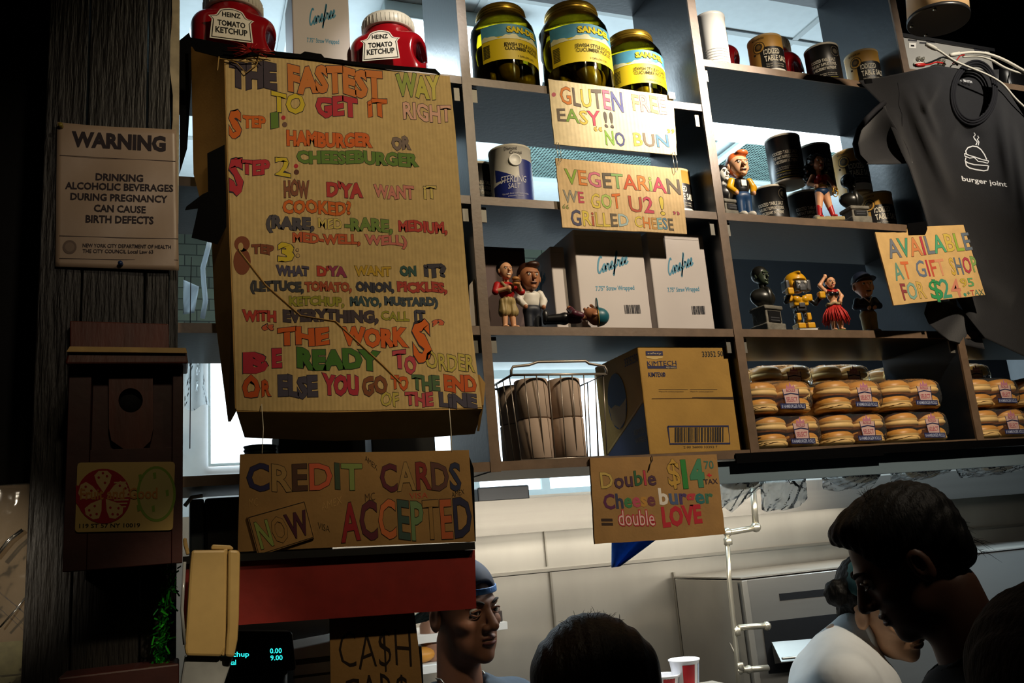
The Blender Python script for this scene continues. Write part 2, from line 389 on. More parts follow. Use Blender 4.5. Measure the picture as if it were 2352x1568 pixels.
struct('ceiling_front', B().box((-3, -1.5, 3.75), (7, 2.05, 3.8)), m_black)
struct('wall_back', B().box((-1.5, 4.6, 2.80), (7, 4.7, 3.5)), brick_mat())
struct('wall_back_lower', B().box((-1.5, 4.6, 1.0), (7, 4.7, 2.80)), m_white)
struct('wall_dark_backdrop', B().box((3.05, 4.25, 1.9), (5.25, 4.55, 3.49)), m_black)  # black block added to keep the background dark behind the right bays
struct('wall_right', B().box((7, -1.5, 0), (7.1, 4.7, 3.8)), M('dark side wall', '#181614', .8))
struct('wall_front', B().box((-3, -1.6, 0), (7, -1.5, 3.8)), M('dark side wall', '#181614', .8))
def window(n, p0, p1, nx, frame_w=.035):
    """lit pane in a frame on the back wall between two points (x, z)"""
    (x0, z0), (x1, z1) = p0, p1; w_ = root('window_%d' % n, None, None, ((x0+x1)/2, 4.56, z0)); w_['kind'] = 'structure'
    part(B().box((x0, 4.575, z0), (x1, 4.592, z1)), 'window_pane', m_pane, w_)
    f = B(); f.box((x0, 4.55, z0), (x1, 4.574, z0+frame_w)).box((x0, 4.55, z1-frame_w), (x1, 4.574, z1))
    for x in np.linspace(x0, x1-frame_w, nx+1): f.box((x, 4.55, z0+frame_w), (x+frame_w, 4.574, z1-frame_w))
    part(f, 'window_frame', m_frame, w_)
q0 = P(478, 1072, 4.58); q1 = P(478, 826, 4.58); window(1, (q0[0], q0[2]), (1.40, q1[2]), 2, .012)
q0 = P(1100, 1160, 4.58); q1 = P(1140, 836, 4.58); window(2, (1.47, 1.97), (2.35, 2.70), 2, .05)
# ceiling lights: long tube fixtures with diffusers
def tube_light(loc, L, W, label):
    r = root('ceiling_light', label, 'ceiling light', loc, None)
    x, y, z = loc
    part(B().box((x-L/2, y-W/2, z+.02), (x+L/2, y+W/2, z+.075)), 'housing', m_frame, r, bevel=.004)
    part(B().box((x-L/2+.01, y-W/2+.01, z), (x+L/2-.01, y+W/2-.01, z+.019)), 'diffuser', m_lamp, r, bevel=.004)
    return r
tube_light((.86, 2.60, 3.42), .50, .30, 'square bright ceiling light above the menu board end of the shelves')
tube_light((2.62, 2.95, 3.42), 1.0, .15, 'long bright tube light over the salt cans on the tall right shelf')
def grille(c, sx, sy, label):
    r = root('air_grille', label, 'air vent', c); x, y, z = c
    part(B().box((x-sx/2, y-sy/2, z), (x+sx/2, y+sy/2, z+.01)), 'perforated_sheet', perf_mat(), r)
    f = B()
    for s in (-1, 1): f.box((x+s*sx/2-.02, y-sy/2, z-.006), (x+s*sx/2+.02, y+sy/2, z+.008)); f.box((x-sx/2, y+s*sy/2-.02, z-.005), (x+sx/2, y+s*sy/2+.02, z+.0085))
    part(f, 'grille_frame', m_frame, r)
grille((1.85, 3.30, 3.47), .95, .70, 'square perforated ceiling vent seen above the blue and white salt can')
grille((2.75, 3.28, 3.47), .62, .42, 'perforated ceiling vent beyond the bright tube light')
# ------------------------------------------------------------------ shelving unit
shelf_unit = root('shelving_unit', 'dark open shelving unit with brown front edges filled with jars, cans and boxes', 'shelving', (1.3, 1.89, 1.9))
def board(name, x0, x1, z1, t=.02, y0=D, y1=DB):
    b = B(); b.box((x0, y0+.004, z1-t), (x1, y1, z1)); b.box((x0, y0, z1-t), (x1, y0+.0038, z1), 1)
    return part(b, name, [m_dark, m_edge], shelf_unit)
U = [(-.035, -.012), (.611, .634), (1.268, 1.293), (1.992, 2.017), (2.72, 2.745)]
TOPS = [3.28, 3.28, 3.42, 3.42]
for k, (a, c) in enumerate(U):
    b = B(); zt = 3.28 if k < 2 else 3.42
    b.box((a, D+.004, 1.895), (c, DB, zt)); b.box((a, D-.002, 1.895), (c, D+.0038, zt), 1)
    part(b, 'upright', [m_dark, m_edge], shelf_unit)
for k in range(4):
    a = U[k][1]+.0005; c = U[k+1][0]-.0005
    for z in (TOPS[k], (2.82, 2.82, 2.955, 3.02)[k], 2.52, 2.214, 1.917): board('shelf', a, c, z)
m_brk = M('grey metal bracket', '#6f6c64', .5, metal=.4)
for k, (a, c) in enumerate(U[1:4], 1):
    for z in ((2.82 if k < 2 else 2.955), 2.82, 2.52, 2.214)[(1 if k != 2 else 0):]:
        for sx, x in ((-1, a), (1, c)):
            if k == 2 and abs(z-2.82) < .01 and sx > 0: continue
            if k == 2 and z > 2.9 and sx < 0: continue
            if k == 3: z2 = z

            xx = x+sx*.009
            part(B().box((min(x+sx*.0004, xx+sx*.008), D+.012, z-.058), (max(x+sx*.0004, xx+sx*.008), D+.016, z-.0215)), 'bracket', m_brk, shelf_unit)
# black lining that hangs over the front of the lowest shelf on the bread side
b = B(); pts = [(1690, 1041), (1850, 1033), (2050, 1020), (2352, 1006), (2560, 996), (2560, 1014), (2352, 1022), (2140, 1035), (2030, 1040), (2030, 1046), (1867, 1055), (1692, 1064)]
p = [P(x, y, D-.006) for x, y in pts]; b.prism(p, (0, .004, 0))
part(b, 'shelf_lining', M('black tape', '#020203', .75, spec=.06, bump=(50, .2)), shelf_unit, label='black tape lining along the bottom shelf')
# ------------------------------------------------------------------ steel rail under the bread
b = B(); a0 = P(1400, 1062, 1.77); z1 = 1.893; b.box((a0[0], 1.765, 1.842), (3.2, 1.790, z1)); b
part(b, 'steel_rail', M('bluish steel rail', '#93aab8', .42, metal=.55, noise=(7, .15), bump=(80, .05), stretch=(.3, 1, 1)), None, 'wide bluish steel rail running under the black-lined bread shelf', 'rail')
b = B().box((.635, 1.77, 1.8925), (a0[0]-.01, 2.02, 1.8965)); 
# ------------------------------------------------------------------ kitchen: hood, steel wall
struct('wall_kitchen', B().box((-1.5, 3.42, 0), (5.5, 3.5, 1.93)), m_steel2)
b = B()
for px in (1275, 1562): 
    q = P(px, 1450, 3.415); b.box((q[0]-.004, 3.405, .6), (q[0]+.004, 3.419, P(px, 1312, 3.415)[2]))
q = P(1255, 1280, 3.415); b.box((q[0]-.003, 3.409, P(1255, 1312, 3.415)[2]+.02), (q[0]+.003, 3.419, 1.9))
zs = P(1300, 1308, 3.415)[2]; b.box((.3, 3.398, zs), (5.4, 3.419, zs+.012))
struct('trim_2', b, M('steel seam strip', '#8c877c', .35, metal=.8))
hood = root('range_hood', 'long stainless steel range hood under the shelves above the kitchen wall', 'range hood', (2.4, 3.2, 1.79))
h0 = P(1090, 1233, 3.0)[2]; h1 = P(1090, 1152, 3.0)[2]
b = B(); b.box((.35, 3.0, h0), (5.0, 3.012, h1)); b.box((.35, 3.0125, h1-.012), (5.0, 3.419, h1)); b.box((.35, 3.0125, h0), (5.0, 3.035, h0+.004))
part(b, 'hood_canopy', m_steel, hood)
b = B().box((.45, 3.10, h0+.02), (4.9, 3.40, h0+.03))
part(b, 'hood_filter', M('hood filter', '#55534d', .5, metal=.6, noise=(30, .3)), hood)
# things on the hood in front of the lit window
b = B(); q = P(1090, 1155, 3.15); q2 = P(1205, 1126, 3.15)
b.box((q[0], 3.1, h1+.001), (q2[0], 3.25, h1+.056)); 
part(b, 'storage_box', M('black plastic', '#0b0d0e', .35), None, 'black plastic box on top of the hood beside the lit window', 'box', bevel=.006)
# ================================================================== signs
m_card = ribbed('ribbed cardboard', '#c2a670', 42, .2)
m_card2 = M('brown cardboard', '#a5824c', .85, spec=.15, noise=(18, .14), bump=(200, .08))
m_cardedge = M('cardboard edge', '#8a6a3c', .9, noise=(200, .4))
m_tape = M('black tape', '#020203', .75, spec=.06, bump=(50, .2))
m_string = M('white string', '#cfc8b4', .8)
INKD = '#2c2730'
PUR, ORA, GRN, YEL, RED, BRN, PNK, NAV, OLV = '#40363f', '#c8601a', '#5c7a2c', '#c9b02a', '#b02a34', '#7c4327', '#c77474', '#2e2d44', '#8f8a2a'
# ------------------------------------------------------------------ big menu board
YM = 1.62
menu = root('menu_board', 'large cardboard carton board hand-lettered in colours, "The fastest way to get it right"', 'menu board', P(820, 940, YM+.05))
out = [(517, 130), (600, 122), (690, 130), (800, 145), (905, 162), (1033, 175), (1046, 300), (1060, 480), (1080, 720), (1097, 860), (1107, 935), (1000, 938), (760, 943), (600, 944), (543, 941), (536, 700), (525, 400)]
b = B(); b.prism([P(x, y, YM) for x, y in out], (0, .006, 0))
part(b, 'front_panel', [m_card], menu)
# side flap and bottom flap bend back from the front edges
def flap(front, back, yb, name='flap', mat=None, lab=None):
    f = [P(x, y, YM+.001) for x, y in front]; k = [P(x, y, YM+yb) for x, y in back]; n = len(f); b = B()
    b.add(f+k, [(i, i+1, n+i+1, n+i) for i in range(n-1)]); return part(b, name, mat or m_card2, menu, solid=.005, label=lab)
flap([(517, 131), (525, 400), (530, 560), (536, 700), (543, 938)], [(441, 108), (447, 400), (489, 560), (497, 730), (527, 968)], .085)
flap([(543, 942), (760, 944), (1000, 939), (1107, 936)], [(562, 1002), (770, 1010), (985, 1002), (1090, 994)], .10)
flap([(1108, 930), (1098, 860)], [(1098, 990), (1112, 880)], .03)
def tape(pts, Y, dy=.002, name='tape_strip', parent=None, lab='black tape'):
    b = B(); b.prism([P(x, y, Y) for x, y in pts], (0, dy, 0)); return part(b, name, m_tape, parent or menu)
tape([(516, 332), (520, 460), (520, 520), (500, 560), (440, 545), (455, 478), (425, 482), (428, 474), (465, 446), (478, 440), (476, 352)], YM-.004)
tape([(452, 88), (520, 101), (600, 114), (690, 124), (700, 118), (738, 124), (745, 132), (820, 142), (900, 150), (1000, 158), (1012, 170), (960, 163), (905, 160), (800, 147), (690, 133), (600, 126), (517, 134), (448, 116), (428, 85)], YM-.004)
tape([(412, 93), (434, 75), (448, 110), (442, 150), (430, 340), (412, 400)], YM+.10)
M_ = on_plane(YM); k = Ink(M_)
def mw(t, x0, y0, x1, y1, h0, h1=None, col=ORA, off=.035, out=INKD, **kw): k.word(t, x0, y0, x1, y1, h0, h1, col, off, out, kw.pop('ow', .022), wob=kw.pop('wob', .06), **kw)
mw('THE', 526, 145, 636, 151, 50, 52, PUR, .06); mw('FASTEST', 659, 151, 879, 166, 54, 54, '#c07030', .06); mw('WAY', 907, 170, 1012, 178, 48, 48, ['#8f9a45', '#b5ac4a', '#c2b455'], .045)
mw('TO', 622, 213, 701, 220, 42, 40, YEL, .04); mw('GET', 723, 223, 822, 228, 40, 38, RED, .055); mw('iT', 842, 229, 890, 231, 36, 36, ORA, .05); mw('RIGHT', 924, 236, 1036, 245, 35, 37, '#d0a08a', .03)
mw('S', 524, 259, 556, 259, 53, 53, ORA, .05); mw('TEP', 557, 267, 611, 268, 24, 24, [ORA, ORA, ORA], .05); mw('1', 620, 260, 641, 260, 31, 31, GRN, .06)
k.disc(651, 270, 5, RED).disc(654, 286, 6, '#6d5040')
mw('HAMBURGER', 657, 302, 856, 310, 31, 27, '#cc5f1e', .06); mw('OR', 898, 316, 944, 316, 26, 25, '#77655a', .06); mw('CHEESEBURGER', 680, 346, 962, 353, 25, 27, GRN, .055)
mw('S', 524, 366, 560, 366, 74, 74, RED, .05); mw('TEP', 553, 369, 621, 370, 30, 30, RED, .055); mw('2', 630, 361, 668, 361, 42, 42, YEL, .02); k.disc(680, 381, 5, RED).disc(681, 395, 6, '#5a3324')
mw('HOW', 651, 416, 711, 418, 33, 33, '#7e4a30', .055); mw("D'YA", 749, 420, 834, 424, 29, 29, ['#b03430'], .055); mw('WANT', 857, 426, 951, 429, 26, 28, '#c47a6a', .045); mw('iT', 971, 426, 1003, 427, 30, 29, '#c7b060', .03)
mw('COOKED?', 648, 460, 807, 465, 27, 27, ORA, .045)
mw('(RARE,', 610, 497, 722, 503, 26, 24, '#4a454a', .06); mw('MED', 730, 502, 786, 504, 21, 22, '#c6ae58', .02); mw('-RARE,', 790, 501, 902, 506, 25, 26, '#6c8238', .055); mw('MEDIUM,', 914, 507, 1027, 512, 22, 23, '#b23a30', .05)
mw('MED-WELL,', 671, 535, 828, 541, 20, 20, '#b8552c', .05); mw('WELL)', 836, 540, 935, 543, 19, 20, '#c06a5c', .05)
k.disc(556, 560, 18, '#7b4126', ry=18).disc(556, 600, 20, '#7b4126', ry=31).disc(553, 566, 6, '#b99b63', .0006, ry=9)
mw('TEP', 577, 562, 630, 564, 18, 19, '#7b4126', .06); mw('3', 636, 561, 677, 562, 37, 37, YEL, .05); k.disc(683, 574, 4, INKD).disc(684, 587, 5, INKD).disc(683, 574, 3, '#b99b63', .0006).disc(684, 587, 4, '#b99b63', .0006)
mw('WHAT', 633, 611, 710, 613, 20, 20, '#4b4557', .06); mw("D'YA", 727, 612, 797, 614, 20, 20, ['#b03a2a', '#b03a2a', '#8e3350', '#8e3350'], .06); mw('WANT', 813, 611, 899, 613, 20, 20, '#b7922a', .05); mw('ON', 917, 612, 956, 613, 20, 20, '#2f5048', .06); mw('iT?', 972, 609, 1025, 610, 25, 25, '#3a3740', .06)
mw('(LETTUCE,', 574, 646, 698, 648, 20, 20, '#3a3a3c', .06); mw('TOMATO,', 699, 648, 808, 649, 19, 19, '#a34a2a', .06); mw('ONION,', 816, 649, 905, 650, 19, 19, '#34343f', .06); mw('PICKLES,', 911, 648, 1027, 650, 20, 20, '#a3382c', .06)
mw('KETCHUP,', 663, 681, 791, 683, 19, 18, OLV, .055); mw('MAYO,', 803, 682, 876, 684, 18, 18, '#32494a', .06); mw('MUSTARD)', 882, 683, 1006, 685, 17, 17, '#37434a', .06)
mw('WiTH', 555, 713, 635, 715, 22, 22, '#b0392a', .06); mw('EVERYTHING,', 649, 712, 869, 714, 24, 24, '#413539', .06); mw('CALL', 874, 715, 940, 717, 19, 20, OLV, .03); mw('iT', 950, 714, 977, 715, 22, 22, '#3b3a48', .06)
mw('“', 600, 747, 630, 747, 26, 26, '#c05a3a', .04); mw('THE', 636, 754, 757, 756, 36, 34, '#c85a1c', .06); mw('WORK', 783, 754, 939, 757, 36, 38, '#c85a1c', .06); mw('S', 943, 743, 990, 743, 80, 80, '#cd601c', .04); mw('”', 991, 736, 1021, 736, 26, 26, '#c05a3a', .04)
mw('B', 556, 812, 618, 812, 40, 40, '#b02838', .07); mw('E', 623, 804, 648, 804, 38, 38, '#b02838', .06); mw('READY', 680, 803, 876, 808, 40, 40, '#3f6b24', .065); mw('T', 900, 806, 933, 806, 38, 38, '#b03f4a', .05); mw('O', 927, 820, 956, 820, 36, 36, '#b03f4a', .05); mw('ORDER', 976, 808, 1090, 818, 38, 36, '#b3a24a', .02)
mw('O', 555, 868, 598, 868, 44, 44, '#c0501c', .06); mw('R', 600, 876, 624, 876, 32, 32, '#c0501c', .05); mw('ELSE', 637, 864, 730, 868, 42, 42, '#45404e', .06); mw('YOU', 738, 862, 824, 866, 40, 40, '#a92a3a', .06); mw('GO', 830, 866, 890, 866, 40, 34, '#7a4526', .05); mw('TO', 897, 863, 938, 865, 28, 28, '#c0521e', .055); mw('THE', 945, 862, 1010, 866, 32, 30, '#4a6440', .05); mw('END', 1018, 864, 1094, 866, 32, 33, '#b9521f', .055)
mw('OF', 873, 902, 916, 902, 30, 29, '#b3a24a', .02); mw('THE', 929, 901, 995, 904, 28, 28, '#b0444a', .05); mw('LiNE', 1007, 904, 1095, 906, 29, 28, '#45404e', .055)
k.done(menu)
# creases in the board: a torn fold running down to the right, and two string knots
b = B()
for a, c in (((548, 575), (610, 655)), ((610, 655), (690, 725)), ((690, 725), (770, 738)), ((770, 738), (880, 840)), ((880, 840), (920, 880))):
    p0 = P(*a, YM-.0002); p1 = P(*c, YM-.0002); dn = A_((.0035, 0, .0035))*.5; mid = A_((0, -.0022, 0))
    b.add([p0-dn, p1-dn, p1+mid, p0+mid, p1+dn, p0+dn], [(0, 1, 2, 3), (3, 2, 4, 5)])
part(b, 'fold', [m_card2], menu)
# red wire bow and strings on the top edge
b = B(); c0 = P(578, 118, YM-.015)
for i in range(26):
    a = rng.uniform(0, 2*math.pi); L = rng.uniform(.02, .05); d = A_((math.cos(a)*L, rng.uniform(-.012, .006), math.sin(a)*L*.45)); b.tube([c0, c0+d*.5+rng.normal(0, .003, 3), c0+d], .0007, 0, 5)
part(b, 'wire_bow', M('red wire', '#a3231c', .35, metal=.4), None, 'frayed bow of thin red wire on the top edge of the large menu board', 'wire bow')
b = B()
for pts in ([(503, 130), (500, 162), (504, 134), (560, 142), (600, 140), (575, 128)], [(520, 136), (545, 146), (565, 168), (590, 148), (598, 120)]):
    b.tube([P(x, y, YM-.006) for x, y in pts], .0012, 0, 6)
part(b, 'tie_string', M('tan twine', '#9a7a3e', .8), menu)
for q in ([P(601, 928, YM-.003), P(605, 985, YM-.02), P(602, 1041, 1.58)], [P(1032, 938, YM-.003), P(1036, 990, YM-.02), P(1038, 1036, 1.58)]): part(B().tube(q, .0008, 0, 5), 'hanging_string', m_string, menu)
# ------------------------------------------------------------------ flat cardboard signs
def sign(name, label, pts, Y, mat, th=.004, cat='sign', bevel=0.):
    if callable(Y): mp = Y
    else: mp = on_plane(Y)
    p = [mp(x, y, 0) for x, y in pts]; r = root(name, label, cat, np.mean(p, 0)*A_((1, 1, 0))+A_((0, 0, min(q[2] for q in p))))
    nn = _n(np.cross(p[1]-p[0], p[2]-p[0])); nn = nn if np.dot(nn, p[0]-CAM) > 0 else -nn
    b = B(); b.prism(p, nn*th); part(b, 'card', mat, r); return r, Ink(mp)
m_pale = ribbed('pale ribbed cardboard', '#e0cda4', 30, .25); m_pale2 = ribbed('tan ribbed cardboard', '#cdb083', 34, .22)
def edgy(pts, n=14, a=1.2):
    o = []
    for i in range(len(pts)):
        (x0, y0), (x1, y1) = pts[i], pts[(i+1) % len(pts)]
        for j in range(n): t = j/n; o.append((x0+(x1-x0)*t+rng.normal(0, a*.3)*(j > 0), y0+(y1-y0)*t+rng.normal(0, a*.3)*(j > 0)))
    return o
r, k = sign('cardboard_sign', 'pale hand-lettered card hung on the pickle jar shelf, "Gluten free easy no bun"', edgy([(1259, 181), (1546, 220), (1555, 356), (1274, 331)]), 1.738, m_pale)
G1 = '#4b4238'; kw = dict(off=.01, out='#3b332c', ow=.014, wob=.03)
k.word('GLUTEN', 1284, 199, 1428, 213, 38, 44, ['#c9793a', '#6b5f52', '#c9b24a', '#6b5f52', '#c2697c', '#5a5a86'], **kw)
k.word('FREE', 1450, 217, 1527, 224, 36, 38, ['#cfa56c', '#b98a8a', '#c5b56a', '#c5a0a0'], **kw)
k.word('EASY', 1278, 249, 1378, 257, 27, 33, ['#6b5f52', '#7a9a40', '#c9b24a', '#b94a5a'], **kw); k.word('!!', 1385, 258, 1407, 260, 34, 34, '#5a5046', **kw)
k.disc(1272, 217, 5, '#b9606a'); k.word('“', 1363, 291, 1383, 293, 26, 26, '#c9a24a', **kw); k.word('NO', 1388, 299, 1434, 306, 32, 30, ['#7aa03c', '#4a4a70'], **kw)
k.word('BUN', 1453, 305, 1534, 311, 29, 27, ['#c9b24a', '#7a6a58', '#5a7f96'], **kw); k.word('”', 1532, 297, 1549, 298, 22, 22, '#c9a24a', **kw)
k.done(r)
part(B().box(P(1546, 222, 1.733)+A_((-.012, -.0005, -.006)), P(1546, 222, 1.733)+A_((.006, .002, .012))), 'fixing_tape', M('clear tape', '#e8e2d0', .2), r)
r, k = sign('cardboard_sign', 'tan hand-lettered card hung on wire hooks under the paler card, "Vegetarian we got u 2"', edgy([(1276, 363), (1563, 387), (1578, 537), (1292, 522)]), 1.736, m_pale2)
C5 = ['#84a03a', '#c9793a', '#c2697c', '#5f5648', '#7fa060', '#b9532e', '#c9793a', '#9db35a', '#b9485a', '#6b5f52']
k.word('VEGETARiAN', 1295, 388, 1560, 413, 33, 33, C5, **kw); k.word('WE', 1292, 436, 1340, 441, 28, 24, ['#8a8678', '#b9485a'], **kw); k.word('GOT', 1355, 446, 1424, 446, 32, 32, ['#c9b24a', '#9db35a', '#c96a2e'], **kw)
k.word('U2', 1442, 451, 1499, 454, 35, 35, ['#a9503a', '#b9485a'], **kw); k.word('!', 1512, 452, 1524, 453, 40, 40, '#c9b24a', **kw)
k.word('“', 1291, 470, 1306, 471, 24, 24, '#8a8a50', **kw); k.word('GRiLLED', 1309, 482, 1443, 494, 36, 26, ['#4a4a62', '#c9b24a', '#a9503a', '#b9a24a', '#c9b24a', '#5f5648', '#9ab0b0'], **kw)
k.word('CHEESE', 1456, 497, 1545, 503, 24, 26, ['#c9b24a', '#c9793a', '#b98a4a', '#7aa0a0', '#5a7f96', '#5f5648'], **kw); k.word('”', 1545, 485, 1561, 487, 22, 22, '#a9505a', **kw)
k.done(r)
def hook(px, py0, py1, label):
    b = B(); 
    for s in (-3, 3): b.tube([P(px+s, py0, 1.731), P(px+s*1.3+4, (py0+py1)/2, 1.729), P(px+s+6, py1, 1.729)], .0008, 0, 6)
    b.tube([P(px-3, py0, 1.731), P(px, py0-5, 1.731), P(px+3, py0, 1.731)], .0008, 0, 6); b.tube([P(px+3, py1, 1.729), P(px+6, py1+6, 1.729), P(px+9, py1, 1.729)], .0008, 0, 6)
    part(b, 'wire_hook', M('bright wire', '#b8b4a6', .3, metal=.8), None, label, 'hook', 'wire hooks between the two hanging cards')
hook(1280, 330, 368, 'thin wire hook joining the two hanging cards near the blue and white salt can'); hook(1547, 352, 390, 'thin wire hook joining the two hanging cards near the tan salt can')
YG = 1.672
r, k = sign('cardboard_sign', 'tan tilted card taped over the black shirt, "Available at gift shop"', edgy([(2010, 533), (2083, 534), (2084, 522), (2213, 516), (2263, 677), (2053, 701)], 10, .8), YG, M('plain tan card', '#c9a468', .85, noise=(30, .12), bump=(160, .08)))
kw2 = dict(off=.012, wob=.02, lean=.28)
k.word('AVAILABLE', 2032, 551, 2224, 534, 42, 38, ['#6b7078', '#4a9070', '#c47a4a', '#b03a44', '#6b7078', '#4a9a70', '#c2a84a', '#8aa43c', '#5f6b78'], out='#4f4638', ow=.012, **kw2)
k.word('AT', 2047, 605, 2085, 600, 39, 38, ['#5f8a78', '#c9683a'], **kw2); k.word('GIFT', 2099, 600, 2166, 595, 37, 36, ['#5f6b7c', '#a9303c', '#b9503a', '#c98a64'], **kw2); k.word('SHOP', 2177, 594, 2239, 589, 38, 34, ['#c2a040', '#5f6b78', '#a93a4a', '#7a9a50'], out='#4f4638', ow=.012, **kw2)
k.word('FOR', 2066, 652, 2120, 646, 37, 37, ['#8a3a3c', '#7aa090', '#c0a050'], out='#4f4638', ow=.012, **kw2); k.word('$', 2129, 644, 2158, 642, 42, 42, '#2f8a50', out='#3f4638', ow=.012, **kw2); k.word('24.', 2155, 642, 2210, 640, 42, 40, ['#3f8a70', '#c07a60', '#3f8a70'], **kw2)
k.word('95', 2203, 640, 2234, 638, 19, 19, ['#b9a040', '#5a9a60'], out='#4f4638', ow=.012, **kw2); k.word('+TAX', 2219, 667, 2258, 664, 12, 13, ['#4a6a50', '#b04a3a', '#4a7a60', '#4a5a40'], **kw2)
k.done(r)
b = B(); b.prism([P(x, y, YG-.003) for x, y in [(2084, 513), (2128, 508), (2130, 526), (2126, 537), (2088, 538)]], (0, .003, 0)); part(b, 'tape_strip', m_tape, r, label='black tape')
r, k = sign('cardboard_sign', 'brown carton flap on the bottom shelf edge, "Double cheeseburger = double love"', edgy([(1355, 1052), (1500, 1048), (1646, 1043), (1655, 1130), (1666, 1226), (1540, 1238), (1367, 1249), (1361, 1150)], 6), 1.742, M('brown carton', '#9a7440', .85, noise=(22, .14), bump=(150, .12)), .006)
kd = dict(off=.012, wob=.04)
k.word('Double', 1377, 1086, 1505, 1080, 36, 32, ['#b59a50', '#4a3040', '#4a3040', '#2f5a38', '#b03a44', '#4a3040'], out='#3a2c20', ow=.012, **kd); k.word('$', 1529, 1058, 1559, 1056, 56, 56, '#b08a3a', out='#3a2c20', ow=.012, **kd)
k.word('14', 1562, 1060, 1614, 1058, 58, 56, ['#2f7a34', '#3f7a58'], off=.05, out='#2a4a2a', ow=.01); k.word('70', 1616, 1059, 1638, 1058, 18, 18, '#3f6a5a', **kd); k.word('+', 1623, 1086, 1634, 1086, 10, 10, '#c02a30', off=.05); k.word('TAX', 1616, 1101, 1648, 1099, 11, 11, '#3a2c30', off=.02)
k.word('Cheese', 1384, 1136, 1503, 1130, 33, 30, ['#5a2a4a', '#3a3c50', '#3f7a48', '#b04a5a', '#b0803a', '#6a3a40'], off=.03); k.word('burger', 1511, 1122, 1636, 1124, 36, 30, ['#d8cfc0', '#4a5a78', '#4a3a60', '#b03a40', '#2f6a68', '#3f6a50'], off=.03)
k.word('=', 1380, 1184, 1406, 1184, 30, 30, '#3a2a20', off=.03); k.word('double', 1417, 1172, 1503, 1172, 34, 34, '#d8b8ac', off=.0, out='#b02a38', ow=.05); k.word('LOVE', 1518, 1167, 1609, 1160, 42, 38, '#b02a34', off=.05)
k.done(r)
b = B().tube([P(1497, 1046, 1.739), P(1499, 1056, 1.738), P(1494, 1064, 1.739), P(1490, 1080, 1.739)], .0012, 0, 6); part(b, 'tie_string', M('dark twine', '#3a2a1a', .8), r)
# ------------------------------------------------------------------ red beam, ledge, credit card sign, cash sign
YR = 1.585
beam = root('fascia_board', 'dark red painted fascia board under the credit card sign', 'board', P(820, 1430, YR+.03))
b = B(); b.prism([P(x, y, YR) for x, y in [(420, 1288), (1091, 1262), (1094, 1397), (420, 1444)]], (0, .06, 0))
part(b, 'face_board', M('dark red paint', '#8a1f17', .55, noise=(30, .15), bump=(60, .06)), beam)
lz0, lz1 = P(546, 1267.5, YR-.004)[2], P(1091, 1243.5, YR-.004)[2]; lx = P(1091, 1250, YR-.012)[0]; lx0 = P(420, 1280, YR-.012)[0]; lz0 = lz0-.0004; b = B(); b.hexa([(lx0, YR-.012, lz0-.012), (lx, YR-.012, lz1-.014), (lx, YR+.063, lz1-.014), (lx0, YR+.063, lz0-.012), (lx0, YR-.012, lz0), (lx, YR-.012, lz1-.0004), (lx, YR+.063, lz1-.0004), (lx0, YR+.063, lz0)])
part(b, 'ledge', M('black ledge', '#0c0b0b', .5), beam)
r, k = sign('cardboard_sign', 'wide brown carton standing on the black ledge of the red board, "Credit cards now accepted"', [(552, 1043), (700, 1040), (900, 1037), (1077, 1033), (1091, 1243), (800, 1255), (546, 1267)], YR-.004, M('dark brown carton', '#94703e', .85, noise=(16, .16), bump=(140, .12)), .012)
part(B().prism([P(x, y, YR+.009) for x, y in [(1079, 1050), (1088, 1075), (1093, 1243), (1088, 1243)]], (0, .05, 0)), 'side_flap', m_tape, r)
kc = dict(off=.02, out='#2a2118', ow=.014, wob=.03)
k.word('CREDIT', 565, 1067, 832, 1066, 60, 56, ['#28264a', '#9a7a48', '#4a3024', '#c0583a', '#3a4a38', '#7a8a4a'], **kc); k.word('CARDS', 871, 1065, 1057, 1063, 60, 60, ['#5a2430', '#9a7a48', '#7a2a26', '#5a3a34', '#2c3048'], **kc)
k.word('ACCEPTED', 780, 1156, 1081, 1146, 84, 86, ['#8e2228', '#5a2430', '#c0683a', '#3a5048', '#6a8458', '#94703e', '#b05a34', '#2c2c44'], **kc)
k.word('AMEX', 838, 1044, 866, 1068, 13, 13, '#3a2c1c', off=-.01); k.word('MC', 838, 1134, 861, 1130, 18, 18, '#4a341c', off=-.01); k.word('VISA', 940, 1132, 982, 1130, 13, 13, '#b04a34', off=-.005); k.word('AMEX', 1037, 1130, 1066, 1122, 13, 12, '#2e2418', off=-.01); k.word('AMEX', 738, 1155, 785, 1138, 18, 18, '#b08a54', off=-.01); k.word('VISA', 730, 1198, 757, 1208, 16, 14, '#3e2e1a', off=-.01); k.word('MC', 572, 1145, 592, 1143, 18, 18, '#b08a54', off=-.01)
k.done(r)
YN = YR-.009
b = B().prism([P(x, y, YN) for x, y in [(568, 1186), (700, 1149), (723, 1234), (593, 1277)]], (0, .004, 0)); nw = part(b, 'pasted_card', M('brown carton', '#9a7440'), r, label='small tilted card reading NOW')
k2 = Ink(on_plane(YN)); k2.word('NOW', 583, 1202, 702, 1172, 58, 50, ['#8a9a50', '#9a7440', '#4a2030'], off=.02, out='#2a2118', ow=.014, lean=-.27+.55)
k2.strip([(571, 1188), (699, 1152), (720, 1233), (595, 1273)], 1.6, '#2a2118', closed=True); k2.done(nw)
r, k = sign('cardboard_sign', 'brown card hanging below the red board with thin marker letters, "Ca$h"', [(757, 1420), (952, 1406), (962, 1490), (972, 1600), (760, 1600)], YR+.03, M('brown carton', '#9a7440'), .004)
k.word('CA$H', 777, 1452, 942, 1444, 82, 86, '#241a14', off=-.012, wob=.05); k.word('CAR$', 788, 1554, 935, 1546, 70, 76, '#241a14', off=-.005, wob=.05); k.done(r)
